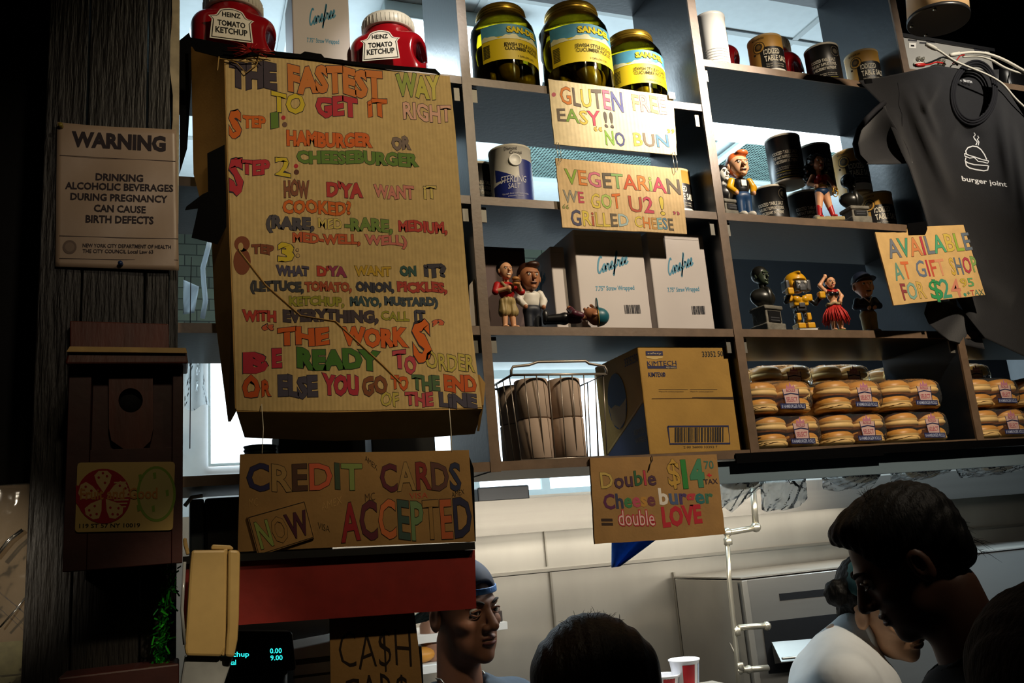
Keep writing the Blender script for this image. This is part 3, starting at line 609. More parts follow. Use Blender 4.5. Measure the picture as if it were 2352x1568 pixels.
# ================================================================== timber post and what hangs on it
YP = 1.60
m_wood = M('dark weathered timber', '#120e0b', .5, spec=.45, noise=(10, .55), bump=(26, .9), stretch=(6, 6, .5))
post = root('timber_post', 'dark weathered plank-clad timber post beside the shelves', 'post', (-.12, 1.66, 0)); post['kind'] = 'structure'
xs = [P(92, 500, YP)[0], P(192, 500, YP)[0], P(334, 500, YP)[0], P(390, 500, YP)[0]]
for i in range(3):
    part(B().box((xs[i]+.0012, YP, 0), (xs[i+1]-.0012, YP+.11, 3.7)), 'plank', m_wood, post, bevel=.002)
x3 = xs[3]; zt = 2.05
b = B(); n = 24; L = []; 
for i in range(n+1):
    z = 2.36+(3.6-2.36)*i/n; L.append((x3+.001+.003*math.sin(i*1.7)+.002*math.sin(i*.6), z))
for i in range(n): b.hexa([(L[i][0], YP+.001, L[i][1]), (x3+.0145, YP+.001, L[i][1]), (x3+.0145, YP+.10, L[i][1]), (L[i][0], YP+.10, L[i][1]), (L[i+1][0], YP+.001, L[i+1][1]), (x3+.0145, YP+.001, L[i+1][1]), (x3+.0145, YP+.10, L[i+1][1]), (L[i+1][0], YP+.10, L[i+1][1])])
part(b, 'pale_edge', M('pale split wood', '#b5a78a', .8, noise=(30, .3)), post)
part(B().box((x3+.0, YP+.02, 0), (x3+.0145, YP+.10, 2.355)), 'edge_strip', m_wood, post)
struct('wall_left', B().box((-3, 1.86, 0), (-.215, 1.95, 3.8)), M('black side wall', '#0b0a0a', .8, noise=(9, .4)))
# warning notice
b = B(); YW = YP-.004
C4 = [(131, 280), (405, 298), (411, 621), (127, 612)]
def wp(u, v):
    x = (C4[0][0]*(1-u)+C4[1][0]*u)*(1-v)+(C4[3][0]*(1-u)+C4[2][0]*u)*v; y = (C4[0][1]*(1-u)+C4[1][1]*u)*(1-v)+(C4[3][1]*(1-u)+C4[2][1]*u)*v
    y += 5*math.sin(u*math.pi)*(1-v)*(1-u); dz = .0022*math.sin(7*u+2*v)*math.cos(4*v+3*u)+.0018*math.sin(11*v+5*u)
    return x, y, YW-.002-dz*.6-.0022
def wpm(px, py, L=0):
    u = (px-131)/275; v = (py-289)/325
    return P(px, py, wp(min(max(u, 0), 1), min(max(v, 0), 1))[2]-L)
notice = root('warning_notice', 'wrinkled laminated warning notice about drinking in pregnancy, pinned to the timber post', 'notice', P(270, 615, YW))
b.grid(lambda u, v: P(*wp(u, v)), 24, 28); part(b, 'sheet', M('laminated grey paper', '#a08a76', .42, spec=.6, noise=(9, .12), bump=(14, .25)), notice, solid=.0008)
k = Ink(wpm); kk = dict(col='#2a2228', lift=.0012)
k.word('WARNING', 165, 303, 381, 315, 31, 31, off=.05, **kk)
for t, x0, y0, x1, y1, h in (('DRINKING', 220, 398, 329, 402, 15), ('ALCOHOLIC BEVERAGES', 150, 418, 398, 425, 15), ('DURING PREGNANCY', 162, 443, 385, 450, 15), ('CAN CAUSE', 216, 470, 335, 474, 15), ('BIRTH DEFECTS', 197, 494, 353, 498, 16), ('NEW YORK CITY DEPARTMENT OF HEALTH', 190, 559, 393, 563, 8), ('THE CITY COUNCIL Local Law 63', 190, 572, 352, 574, 8)):
    k.word(t, x0, y0, x1, y1, h, off=.03 if h > 10 else .015, **kk)
for a, c in (((137, 356), (404, 370)), ((136, 541), (409, 548)), ((136, 593), (409, 597))): k.strip([a, ((a[0]+c[0])/2, (a[1]+c[1])/2+1), c], 1.3, '#4a3e3c', .0012)
k.disc(160, 567, 16, '#6a5a52', .0012).disc(160, 567, 11, '#7d6c60', .0014); k.done(notice)
def pin(px, py, col, label):
    c = P(px, py, YW-.006); r = root('push_pin', label, 'pin', c, None)
    part(B().lathe([(.004, 0), (.0045, .001), (.003, .003), (.0025, .007), (.004, .008), (.004, .0095)], c, 0, 12, (0, -1, 0)), 'pin_head', M('pin '+col, col, .3), r); part(B().tube([c, c+A_((0, .011, 0))], .0006, 0, 6), 'needle', M('bright wire', '#b8b4a6', .3, metal=.8), r)
pin(277, 607, '#20345e', 'dark blue push pin at the bottom edge of the warning notice'); pin(140, 291, '#8a7a30', 'brass push pin in the top corner of the warning notice')
# birdhouse
YB = 1.46
m_red = M('stained red wood', '#54200f', .5, noise=(16, .3), bump=(40, .15), stretch=(3, 3, .6)); m_red2 = M('dark red wood', '#3c1410', .55, noise=(18, .3), bump=(40, .12))
bh = root('birdhouse', 'dark red wooden birdhouse with a round hole on the timber post', 'birdhouse', P(290, 1300, YB+.06))
part(B().prism([P(x, y, YP-.026) for x, y in [(160, 736), (387, 743), (390, 860), (160, 860)]], (0, .022, 0)), 'back_board', m_red, bh, bevel=.002)
b = B(); x0, x1 = P(152, 1050, YB)[0], P(420, 1050, YB)[0]; z0 = P(290, 1302, YB)[2]; z1 = P(290, 836, YB)[2]
xa, xb = P(208, 950, YB)[0], P(396, 950, YB)[0]
for a, c in ((x0, xa), (xb, x1)): b.box((a, YB, z0), (c, YP-.027, z1))
b.box((xa+.0003, YB+.018, z0), (xb-.0003, YP-.027, z1)); b.box((xa+.0003, YB, z0), (xb-.0003, YB+.0178, P(290, 1030, YB)[2]))
part(b, 'body', m_red2, bh, bevel=.001)
rf = B(); a0 = P(150, 800, YB-.03); a1 = P(433, 812, YB-.03); zb = P(290, 835, YB-.03)[2]; zt = P(290, 797, YB-.03)[2]
rf.hexa([(a0[0], YB-.03, zb), (a1[0], YB-.03, zb), (a1[0], YP-.03, zb+.012), (a0[0], YP-.03, zb+.012), (a0[0]+.004, YB-.024, zt), (a1[0]-.004, YB-.024, zt-.002), (a1[0]-.004, YP-.03, zt+.02), (a0[0]+.004, YP-.03, zt+.02)])
part(rf, 'roof', m_red, bh, bevel=.003)
b = B(); b.hexa([(a0[0]+.002, YB-.0335, zt-.008), (a1[0]-.002, YB-.0335, zt-.010), (a1[0]-.002, YB-.029, zt-.010), (a0[0]+.002, YB-.029, zt-.008), (a0[0]+.006, YB-.0300, zt+.001), (a1[0]-.004, YB-.0300, zt-.001), (a1[0]-.004, YB-.024, zt-.001), (a0[0]+.006, YB-.024, zt+.001)]); part(b, 'roof_edge_highlight', M('lit roof edge tone', '#c2a062', .6, noise=(30, .2)), bh, label='pale worn front edge of the roof')  # pale strip added as the lamplit highlight along the roof front
yq = YB+.004; hp = B(); o = [(250, 852), (351, 852), (352, 1006), (309, 1048), (250, 1007)]
pts = [P(x, y, yq) for x, y in o]; hc = (300, 919); ring = [P(hc[0]+28*math.cos(a), hc[1]+28*math.sin(a), yq) for a in np.linspace(0, 2*math.pi, 28, endpoint=False)]
# plaque with a real hole: fan between outline samples and the ring
oo = []
for i in range(28):
    a = 2*math.pi*i/28; d = A_((math.cos(a), math.sin(a))); best = 1e9
    for j in range(5):
        p0 = A_(o[j], float); p1 = A_(o[(j+1) % 5], float); e = p1-p0; M2 = A_([[d[0], -e[0]], [d[1], -e[1]]])
        if abs(np.linalg.det(M2)) > 1e-6:
            t, s_ = np.linalg.solve(M2, p0-A_(hc))
            if t > 0 and -1e-6 <= s_ <= 1+1e-6: best = min(best, t)
    oo.append(P(hc[0]+d[0]*best, hc[1]+d[1]*best, yq))
th = A_((0, .0135, 0)); V = oo+ring+[p+th for p in oo]+[p+th for p in ring]; n = 28; F_ = []
for i in range(n):
    j = (i+1) % n; F_ += [(i, j, n+j, n+i), (n+i, n+j, 3*n+j, 3*n+i), (j, i, 2*n+i, 2*n+j), (2*n+j, 2*n+i, 3*n+i, 3*n+j)]
hp.add(V, F_); part(hp, 'hole_plaque', m_red, bh)
c = P(300, 919, YB+.0176); part(B().lathe([(.021, 0), (.021, .0006)], c+A_((0, .0002, 0)), 0, 28, (0, -1, 0)), 'entry_hole', M('black hollow', '#020202', .9), bh)
# plastic card stuck on the birdhouse
YC = YB-.003
def rr(pts, r=9, n=5):
    o = []
    for i in range(4):
        p = A_(pts[i], float); a = _n(A_(pts[i-1])-p); c = _n(A_(pts[(i+1) % 4])-p)
        for t in np.linspace(0, 1, n): o.append(tuple((p+a*r)*(1-t)**2+2*p*t*(1-t)+(p+c*r)*t*t))
    return o
r, k = sign('plastic_card', 'cream plastic card with a tomato slice and a cucumber slice on the birdhouse', rr([(178, 1062), (402, 1060), (397, 1217), (172, 1222)]), YC, M('cream plastic', '#b59a5a', .4, noise=(20, .06)), .002, 'card')
k.disc(359, 1134, 45, '#6f8a34', ry=64, n=30); k.disc(359, 1134, 39, '#a39860', .0006, ry=58, n=30)
k.poly([(173+1, 1134+q) for q in (20, -20)]+[(238+62*math.cos(a), 1139+63*math.sin(a)) for a in np.linspace(-2.75, 2.75, 30)], '#8e1424', .0008)
for a in np.linspace(0, 2*math.pi, 5, endpoint=False):
    a = a-1.6; cx, cy = 238+36*math.cos(a), 1139+37*math.sin(a); u = A_((math.cos(a), math.sin(a))); v = A_((-u[1], u[0]))
    k.poly([tuple(A_((238, 1139))+u*(8+t[0]*50)+v*t[1]*20) for t in ((0, 0), (.45, .75), (.8, 1), (1, .5), (1, -.5), (.8, -1), (.45, -.75))], '#b59a6a', .0010)
    for s, t in ((.45, .2), (.7, -.5), (.75, .45), (.9, 0)): 
        q = A_((238, 1139))+u*(8+s*50)+v*t*20; k.disc(q[0], q[1], 3, '#8e1424', .0012, n=8)
for i in range(8): k.strip([(262, 1108+i*8), (300-abs(i-3.5)*3, 1107+i*8)], 3.2, '#b59a6a', .0011)
for x, y in ((322, 1096), (355, 1092), (318, 1166), (352, 1168), (384, 1132)): k.poly([(x-4, y-6), (x+3, y-8), (x+4, y+6), (x-2, y+8)], '#6f8a34', .0008)
k.word('Fruit and Good', 184, 1123, 362, 1120, 24, 24, '#a8743a', off=.02, lift=.0014)
k.word('119 ST 57 NY 10019', 182, 1203, 322, 1201, 9, 9, '#2a2018', off=.02); k.done(r)
# dark shelf board below the birdhouse
part(B().box((P(140, 1400, 1.50)[0], 1.49, P(250, 1542, 1.49)[2]-.10), (P(412, 1400, 1.5)[0], 1.585, P(250, 1542, 1.49)[2])), 'wooden_ledge', m_red2, None, 'dark red wooden ledge low on the post under the birdhouse', 'ledge', bevel=.003)
# green tinsel garland
b = B(); m_g = M('green foil', '#1f8a26', .18, metal=.7); m_g2 = M('bright green foil', '#3fd03a', .15, metal=.6)
for i in range(260):
    t = rng.uniform(0, 1); px = 392-30*t+rng.normal(0, 10); py = 1300+235*t+rng.normal(0, 6); c = P(min(px, 414), py, 1.535+rng.normal(0, .008)); a = rng.normal(0, 1, 3); a /= np.linalg.norm(a); e = np.cross(a, rng.normal(0, 1, 3)); e /= np.linalg.norm(e)
    a *= rng.uniform(.004, .009); e *= .0013; b.add([c-a-e, c+a-e, c+a+e, c-a+e], [(0, 1, 2, 3)], int(rng.random() < .3))
b.tube([P(395, 1296, 1.535), P(385, 1350, 1.535), P(372, 1440, 1.535), P(362, 1535, 1.535)], .0012, 0, 5)
part(b, 'tinsel_garland', [m_g, m_g2], None, 'green foil tinsel garland hanging in the dark below the birdhouse', 'garland', fix=False)
# clear bag with papers, left of the post
YL = 1.66
bag = root('plastic_pouch', 'clear plastic pouch with printed paper and banknotes inside, hung on the dark wall', 'pouch', P(20, 1568, YL))
x0 = P(-160, 1300, YL)[0]; x1 = P(88, 1300, YL)[0]; zt = P(40, 1112, YL)[2]; zb = P(40, 1640, YL)[2]
b = B(); b.grid(lambda u, v: A_((x0+(x1-x0)*u, YL-.006-.006*math.sin(9*u+4*v)*math.sin(5*v+2*u), zt+(zb-zt)*v)), 24, 30)
part(b, 'clear_sleeve', film('clear pouch film', '#d8d8d0', .30, .12, (22, .8), .10, '#b8b0a0'), bag)
part(B().box((x0, YL+.010, zb), (x1-.002, YL+.012, zt)), 'paper', M('tan paper', '#7a6450', .8, noise=(12, .2)), bag)
k = Ink(on_plane(YL+.0095)); k.word('SAM', 20, 1400, 45, 1424, 16, 16, '#22264a', off=.02, lean=.9)
k.word('ADAMS', -34, 1330, 50, 1400, 24, 26, '#22264a', off=.01, lean=1.0); k.word('SAMUEL', -30, 1370, 40, 1432, 24, 26, '#22264a', off=.01, lean=1.0); k.done(bag)
def note(pts, dy, col):
    nb = B().prism([P(x, y, YL+dy) for x, y in pts], (0, .0008, 0)); return part(nb, 'banknote', M(col, col, .8, noise=(50, .35)), bag)
note([(-40, 1478), (82, 1468), (84, 1552), (-40, 1560)], .006, '#7d7a58'); note([(-40, 1560), (84, 1546), (82, 1640), (-40, 1640)], .004, '#8a8768')
k = Ink(on_plane(YL+.0035)); k.word('100', 20, 1566, 78, 1560, 30, 30, '#2a2c20', off=.0); k.strip([(0, 1552), (84, 1544)], 3, '#3a3a2a'); k.done(bag)
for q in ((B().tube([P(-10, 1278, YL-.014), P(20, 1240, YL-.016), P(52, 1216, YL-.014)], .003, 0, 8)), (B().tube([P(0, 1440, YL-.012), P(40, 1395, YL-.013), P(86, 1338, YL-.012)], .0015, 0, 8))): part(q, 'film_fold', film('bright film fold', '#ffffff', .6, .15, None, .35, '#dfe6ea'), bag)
# ------------------------------------------------------------------ beige dispenser
m_bg = M('beige plastic', '#c2a368', .45, spec=.5, noise=(60, .05)); m_bgs = M('beige dark seam', '#5f4a26', .6)
disp = root('terminal_housing', 'beige plastic terminal housing seen from the side beside the birdhouse', 'terminal', P(490, 1568, 1.50))
yd = 1.47
b = B(); b.prism([P(x, y, yd) for x, y in [(440, 1263), (520, 1262), (522, 1300), (519, 1490), (508, 1508), (427, 1506), (424, 1490), (436, 1300)]], (0, .055, 0)); part(b, 'body_shell', m_bg, disp, bevel=.004)
b = B(); b.prism([P(x, y, yd-.006) for x, y in [(524, 1262), (549, 1263), (552, 1272), (549, 1420), (546, 1470), (538, 1510), (517, 1508), (522, 1440)]], (0, .065, 0)); part(b, 'front_cover', m_bg, disp, bevel=.004)
b = B(); b.prism([P(x, y, yd+.002) for x, y in [(511, 1262), (523, 1259), (523, 1330), (518, 1506), (509, 1506)]], (0, .05, 0)); part(b, 'rib', m_bg, disp, bevel=.002)
b = B(); b.prism([P(x, y, yd+.01) for x, y in [(485, 1257), (488, 1250), (530, 1252), (537, 1259), (534, 1262), (486, 1261)]], (0, .03, 0)); part(b, 'latch', m_bg, disp, bevel=.0015)
b = B(); b.prism([P(x, y, yd+.02) for x, y in [(420, 1236), (428, 1234), (434, 1262), (436, 1272), (428, 1275), (421, 1250)]], (0, .02, 0)); part(b, 'hook', m_bg, disp, bevel=.002)
b = B(); b.prism([P(x, y, yd+.012) for x, y in [(425, 1507), (536, 1509), (525, 1540), (505, 1600), (412, 1600), (416, 1560)]], (0, .045, 0)); part(b, 'clear_hood', M('grey glossy plastic', '#a9adb0', .15, spec=.7, noise=(9, .5)), disp, bevel=.003)
b = B(); b.tube([P(424, 1290, yd-.002), P(418, 1400, yd-.002), P(424, 1480, yd-.002)], .0025, 0, 8); part(b, 'side_clip', M('grey glossy plastic', '#a9adb0'), disp)
# ================================================================== goods on the shelves
m_red_k = M('ketchup red plastic', '#8f0d16', .16, spec=.7, coat=.4); m_wcap = M('white plastic cap', '#cfc9ba', .4); m_lab = M('white label', '#e6e0d2', .5, spec=.3)
def face_a(loc, d): return d-math.atan2(loc[0], loc[1])
def cyl_map(c, r, a0, z0=0.):
    """u: metres along the surface, v: metres up from z0"""
    return lambda u, v, L=0: A_((c[0]+(r+L)*math.sin(u/r+a0), c[1]-(r+L)*math.cos(u/r+a0), z0+v))
class CInk(Ink):
    def word(s, t, u0, v0, u1, v1, h0, h1=None, **kw):           # v: baseline height in metres
        kw['lean'] = 0.; return Ink.word(s, t, u0, -(v0+h0), u1, -(v1+(h1 or h0)), h0, h1, **kw)
def cink(c, r, a0, z0):
    f = cyl_map(c, r, a0, z0); return CInk(lambda x, y, L=0: f(x, -y, L))
def patch(b, c, r, a0, z0, u0, u1, v0, v1, m=0, n=14, top=None):
    f = cyl_map(c, r, a0, z0); t = top or (lambda s: 1.)
    b.add([f(u0+(u1-u0)*i/n, v0) for i in range(n+1)]+[f(u0+(u1-u0)*i/n, v0+(v1-v0)*t(i/n)) for i in range(n+1)], [(i, i+1, n+2+i, n+1+i) for i in range(n)], m, True); return b
# ---------------------------------------------------------------- ketchup jugs
def jug(loc, s, face, label, group):
    """wide jug with a handle hollow; face: angle of the label side"""
    r = root('ketchup_jug', label, 'jug', loc, group); c = A_(loc)
    ca, sa = math.cos(face), math.sin(face); R = lambda v: np.stack([v[:, 0]*ca-v[:, 1]*sa, v[:, 0]*sa+v[:, 1]*ca, v[:, 2]], 1)*s+c
    def f(p):
        d = rbox(p, (0, 0, .062), (.086, .058, .062), .032)
        d = su(d, ell(p, (0, 0, .112), (.080, .056, .030)), .02); d = su(d, cap(p, (0, 0, .10), (0, 0, .150), .054), .010)
        d = sd(d, ell(p, (.082, -.055, .075), (.020, .035, .036)), .010); return sd(d, ell(p, (.072, -.012, .075), (.012, .08, .026)), .006)
    b = B(); solid(b, f, (-.1, -.075, -.006), (.1, .075, .165), .0042, xf=R); part(b, 'jug_body', m_red_k, r)
    b = B(); b.lathe([(.058*s, 0), (.061*s, .002*s), (.061*s, .026*s), (.058*s, .031*s), (.001, .0315*s)], c+A_((0, 0, .144*s)), n=36)
    for j in range(40):
        a = 2*math.pi*j/40; q = c+A_((math.cos(a)*.061*s, math.sin(a)*.061*s, .147*s)); b.tube([q, q+A_((0, 0, .020*s))], .0012*s, 0, 4)
    part(b, 'cap', m_wcap, r)
    gx = np.linspace(-.075, .075, 51); gz = np.linspace(.02, .13, 56); gy = np.linspace(-.075, 0, 76); G = np.stack(np.meshgrid(gx, gz, gy, indexing='ij'), -1); V = f(G.reshape(-1, 3)).reshape(51, 56, 76) < 0; hm = gy[np.argmax(V, 2)]
    for _ in range(3): hm[1:-1, 1:-1] = (hm[1:-1, 1:-1]*2+hm[:-2, 1:-1]+hm[2:, 1:-1]+hm[1:-1, :-2]+hm[1:-1, 2:])/6
    def sy(x, z):
        i = min(max((x+.075)/.003, 0), 49.99); j = min(max((z-.02)/.002, 0), 54.99); i0, j0 = int(i), int(j); u, v = i-i0, j-j0
        return hm[i0, j0]*(1-u)*(1-v)+hm[i0+1, j0]*u*(1-v)+hm[i0, j0+1]*(1-u)*v+hm[i0+1, j0+1]*u*v
    k = Ink(lambda x, y, L=0: R(A_([(x-.010, sy(x-.010, y+.018)-.0006-L/s, y+.018)]))[0])
    hw = [(.020, .042), (.064, .038), (.072, .046), (.0735, .030), (.088, .022), (.092, .012), (.0935, .004)]; zz = np.linspace(.020, .0935, 30)
    for sc_, col, lf in ((1., '#e6e0d2', .0004), (.93, '#2a241c', .0008), (.88, '#e6e0d2', .0012)):
        w_ = [np.interp(z, [q[0] for q in hw], [q[1] for q in hw])*sc_ for z in zz]; zs_ = .056+(zz-.056)*sc_; vs = [k.mp(-w0+2*w0*i/10, z, lf) for w0, z in zip(w_, zs_) for i in range(11)]
        k.b.add(vs, [(j*11+i, j*11+i+1, j*11+i+12, j*11+i+11) for j in range(29) for i in range(10)], k.mi(col))
    kk = Ink(lambda x, y, L=0: k.mp(x, -y, L))
    for t, x0, z, x1, h in (('HEINZ', -.018, .072, .018, .010), ('TOMATO', -.027, .051, .027, .0115), ('KETCHUP', -.031, .034, .031, .0125)): kk.word(t, x0, -z-h, x1, -z-h, h, col='#1c1a18', off=.03, lift=.0017, lean=0)
    lb = k.done(r, 'label'); kk.done(lb)
    return r
def toward(x, y): return math.atan2(x, y)*-1.          # turn so the label faces the camera
jug((.108, 1.865, 2.8202), 1.08, toward(.11, 1.86)+.08, 'big ketchup jug on top of the menu board end, beside the white straw carton', 'big ketchup jugs above the menu board')
jug((.468, 1.855, 2.8202), 1.04, toward(.47, 1.85)-.12, 'big ketchup jug in white glare near the upright above the menu board', 'big ketchup jugs above the menu board')
J1 = jug((1.460, 1.946, 2.9552), .98, toward(1.45, 1.9)+.25, 'ketchup jug on the top right shelf, between the white canister and the tan salt can', 'ketchup jugs behind the salt cans')
J2 = jug((1.688, 1.946, 2.9552), .98, toward(1.67, 1.92)-.2, 'ketchup jug on the top right shelf, behind the tan and the black salt can', 'ketchup jugs behind the salt cans')
J1.scale = (1, 1, 1.26); J2.scale = (1, 1, 1.24)
# ---------------------------------------------------------------- pickle jars
m_glass = film('jar glass', '#e2ead0', .22, .05); m_brine = film('pickle brine', '#cdbd58', .08, .1); m_gold = M('gold tin lid', '#a8862c', .35, metal=.8, noise=(20, .2))
m_pick = M('olive pickle', '#8c7a20', .35, spec=.5, noise=(22, .45), bump=(60, .3))
def jar(loc, s, a0, label, seed):
    a0 = face_a(loc, .42)
    r = root('pickle_jar', label, 'jar', loc, 'pickle jars on the shelf'); c = A_(loc); S = lambda pr: [(a*s, h*s) for a, h in pr]
    out = [(.060, 0), (.072, .004), (.076, .014), (.076, .150), (.073, .168), (.062, .188), (.054, .196), (.052, .214)]
    b = B(); b.lathe(S(out), c, n=40); part(b, 'jar_glass', m_glass, r, fix=False)
    b = B(); b.lathe(S([(.058, .004), (.072, .010), (.0735, .016), (.0735, .149), (.070, .166), (.060, .182), (.001, .183)]), c, n=36); part(b, 'brine', m_brine, r, fix=False)
    b = B(); b.lathe(S([(.054, .196), (.0565, .197), (.0565, .214), (.054, .218), (.050, .2185), (.047, .2165), (.001, .2165)]), c, n=40)
    for h in (.201, .207): b.tube([c+s*A_((.0568*math.cos(t), .0568*math.sin(t), h)) for t in np.linspace(0, 2*math.pi, 40, endpoint=False)], .0009*s, 0, 5, closed=True)
    part(b, 'lid', m_gold, r)
    g = random.Random(seed)
    for q in range(9):
        a = 2*math.pi*(q % 4)/4+g.uniform(-.25, .25)+.6*(q//4); rad = .041 if q < 8 else 0; z = (.050 if q < 4 else .122)+g.uniform(-.01, .01) if q < 8 else .09; tl = g.uniform(-.5, .5)
        ctr = c+s*A_((rad*math.cos(a), rad*math.sin(a), z)); d = _n(A_((-math.sin(a)*math.sin(tl), math.cos(a)*math.sin(tl), math.cos(tl))))
        pr = [(.026*math.sqrt(max(0, 1-(t*t)**1.3)), .040*t) for t in np.linspace(-1, 1, 12)]
        b = B(); b.lathe(S(pr), ctr, n=18, ax=d); part(b, 'pickle', m_pick, r)
    R = .0765*s; b = B(); w2 = .082*s
    patch(b, c, R, a0, loc[2], -w2, w2, .062*s, .142*s, 0); patch(b, c, R+.0002, a0, loc[2], -w2, w2, .118*s, .148*s, 1)
    f = cyl_map(c, R+.0005, a0, loc[2]); n = 20
    b.add([f(-w2+2*w2*i/n, .112*s) for i in range(n+1)]+[f(-w2+2*w2*i/n, (.1195+.004*math.sin(i*.9)+.0025*math.sin(i*2.1))*s) for i in range(n+1)], [(i, i+1, n+2+i, n+1+i) for i in range(n)], 2, True)
    lb = part(b, 'label', [M('yellow label', '#cdb312', .5), M('sky blue label', '#4f93ac', .5, noise=(20, .25)), M('pale label band', '#d7d3a6', .5)], r, fix=False)
    k = cink(c, R+.0009, a0, loc[2]); k.word('SAN-DEL', -.022*s, .1275*s, .060*s, .1275*s, .0125*s, col='#d8c22a', off=.05, out='#4a4012', ow=.03)
    k.word('JEWISH STYLE KOSHER', -.030*s, .094*s, .064*s, .094*s, .0078*s, col='#3a3412', off=.01); k.word('CUCUMBER PICKLES', -.028*s, .084*s, .060*s, .084*s, .0078*s, col='#3a3412', off=.01); k.word('1 GALLON 3.78 L', .0, .068*s, .045*s, .068*s, .0042*s, col='#3a3412', off=.01)
    for j in range(9): k.poly([(-.078*s, -(.072+j*.0035)*s), (-.062*s, -(.072+j*.0035)*s), (-.062*s, -(.0738+j*.0035)*s), (-.078*s, -(.0738+j*.0035)*s)], '#4a4418', .0004)
    k.done(lb); return r
jar((.762, 1.845, 2.8202), 1.12, .30, 'gold-lidded pickle jar nearest the menu board, first of the row of pickle jars', 1)
jar((.958, 1.835, 2.8202), 1.24, .42, 'tallest gold-lidded pickle jar, behind the top of the pale gluten free card', 2)
jar((1.150, 1.875, 2.8202), 1.12, .50, 'gold-lidded pickle jar with a glaring label beside the tall upright', 3)
# ---------------------------------------------------------------- salt cans
m_tan = M('tan paper can', '#b98a3a', .5, noise=(40, .06)); m_kblk = M('black printed paper', '#141313', .38, spec=.5); m_rim = M('pale can rim', '#c9c3b4', .45); m_cblue = M('blue printed paper', '#1d2a78', .42); m_cwht = M('white printed paper', '#d6d2c8', .5, noise=(12, .05))
CR, CHH = .0485, .142
def can_body(r, c, s, mats, mb_mid):
    R = CR*s; H = CHH*s; b = B(); b.lathe([(R*.96, 0), (R*1.015, .001), (R*1.015, .006*s), (R, .0065*s), (R, H-.0065*s), (R*1.015, H-.006*s), (R*1.015, H-.0006), (R*.97, H), (R*.95, H-.004*s), (.001, H-.004*s)], c, n=36, mb=[0, 0, 0, 1, 0, 0, 0, 0, 0])
    return part(b, 'can_body', mats, r)
def can_tan(loc, a0, label, s=1.):
    a0 = face_a(loc, a0)
    r = root('salt_can', label, 'salt can', loc, 'cans of salt on the shelves'); c = A_(loc); can_body(r, c, s, [M('tan can rim', '#b89a68', .5), m_tan], 1)
    R = CR*s; H = CHH*s; b = B(); patch(b, c, R+.0003, a0, c[2], -.010*s, .105*s, .030*s, .100*s, 0); patch(b, c, R+.0003, a0, c[2], -.010*s, .105*s, .008*s, .030*s, 1)
    lb = part(b, 'label', [m_kblk, m_cwht], r, fix=False); k = cink(c, R+.0006, a0, c[2])
    k.word('IODIZED', .000, .076*s, .046*s, .076*s, .0155*s, col='#dcd4c0', off=.015); k.word('TABLE SALT', .000, .054*s, .072*s, .054*s, .0165*s, col='#dcd4c0', off=.015)
    for i in range(2): k.word('This salt supplies iodide', .002, (.043-i*.007)*s, .056*s, (.043-i*.007)*s, .0042*s, col='#b8b0a0')
    # lion medallion: generic roundel with a crest
    k.disc(-.012*s, -.103*s, .018*s, '#3a2c18', .0004, n=26); k.disc(-.012*s, -.103*s, .0155*s, '#b98a3a', .0006, n=26)
    for t in np.linspace(0, 2*math.pi, 12, endpoint=False): k.disc(-.012*s+.009*s*math.cos(t), -.104*s+.009*s*math.sin(t), .0032*s, '#3a2c18', .0008, n=8)
    k.disc(-.012*s, -.104*s, .0065*s, '#6b4f24', .0009); k.poly([(-.030*s, -.088*s), (.004*s, -.086*s), (.004*s, -.080*s), (-.030*s, -.082*s)], '#2a2014', .0010)
    k.word('MONARCH', -.030*s, .126*s, .006*s, .126*s, .0055*s, col='#3a2c18', off=.01); k.done(lb); return r
def can_blk(loc, a0, label, s=1.):
    a0 = face_a(loc, a0)
    r = root('salt_can', label, 'salt can', loc, 'cans of salt on the shelves'); c = A_(loc); can_body(r, c, s, [m_rim, m_kblk], 1); R = CR*s; k = cink(c, R+.0004, a0, c[2])
    for t, v, h, w_ in (('IODIZED TABLE SALT', .080, .0095, .036), ('THIS SALT SUPPLIES IODIDE,', .067, .0085, .037), ('A NECESSARY NUTRIENT', .054, .0085, .034)): k.word(t, -w_*s, v*s, w_*s, v*s, h*s, col='#cfc8b8', off=.012)
    for i, t in enumerate(('Dist. by Reinhart Foodservice', 'Rosemont, IL 60018  Packed in USA')): k.word(t, -.034*s, (.040-i*.006)*s, .034*s, (.040-i*.006)*s, .004*s, col='#a8a294')
    u = np.linspace(-.036, .036, 8)*s
    for v in (.028, .012): k.strip([(x, -v*s) for x in u], .0009*s, '#a89a2a')
    k.word('NET WT 26 OZ (1 LB 10 OZ) 737 g', -.032*s, .0185*s, .032*s, .0185*s, .004*s, col='#b8b0a0')
    t = np.linspace(0, 2*math.pi, 24, endpoint=False); k.strip([(.040*s+.014*s*math.cos(a), -(.112*s+.016*s*math.sin(a))) for a in t], .0012*s, '#6a6050', closed=True); k.disc(.040*s, -.112*s, .008*s, '#4a4438', .0005)
    k.done(r); return r
# top shelf
b = B(); c = A_((1.375, 1.81, 2.9552)); r = root('canister', 'plain white canister in glare at the left end of the top salt shelf', 'canister', c)
b.lathe([(.040, 0), (.042, .002), (.042, .158), (.044, .160), (.044, .168), (.041, .170), (.040, .166), (.001, .166)], c, n=36); part(b, 'can_body', M('white coated paper', '#d9d6cf', .35), r)
k = cink(c, .0424, face_a(c, 0), c[2])
for i in range(6): k.strip([(x, -(.014+i*.008)) for x in np.linspace(-.03, .05, 10)], .0011, '#8f8c86')
k.done(r, 'print')
can_tan((1.575, 1.835, 2.9552), -.12, 'tan salt can on the top right shelf beside the white canister'); can_blk((1.778, 1.835, 2.9552), .05, 'black salt can showing its back text, in the middle of the top right shelf'); can_tan((1.928, 1.835, 2.9552), -.12, 'tan salt can on the top right shelf next to the black T-shirt')
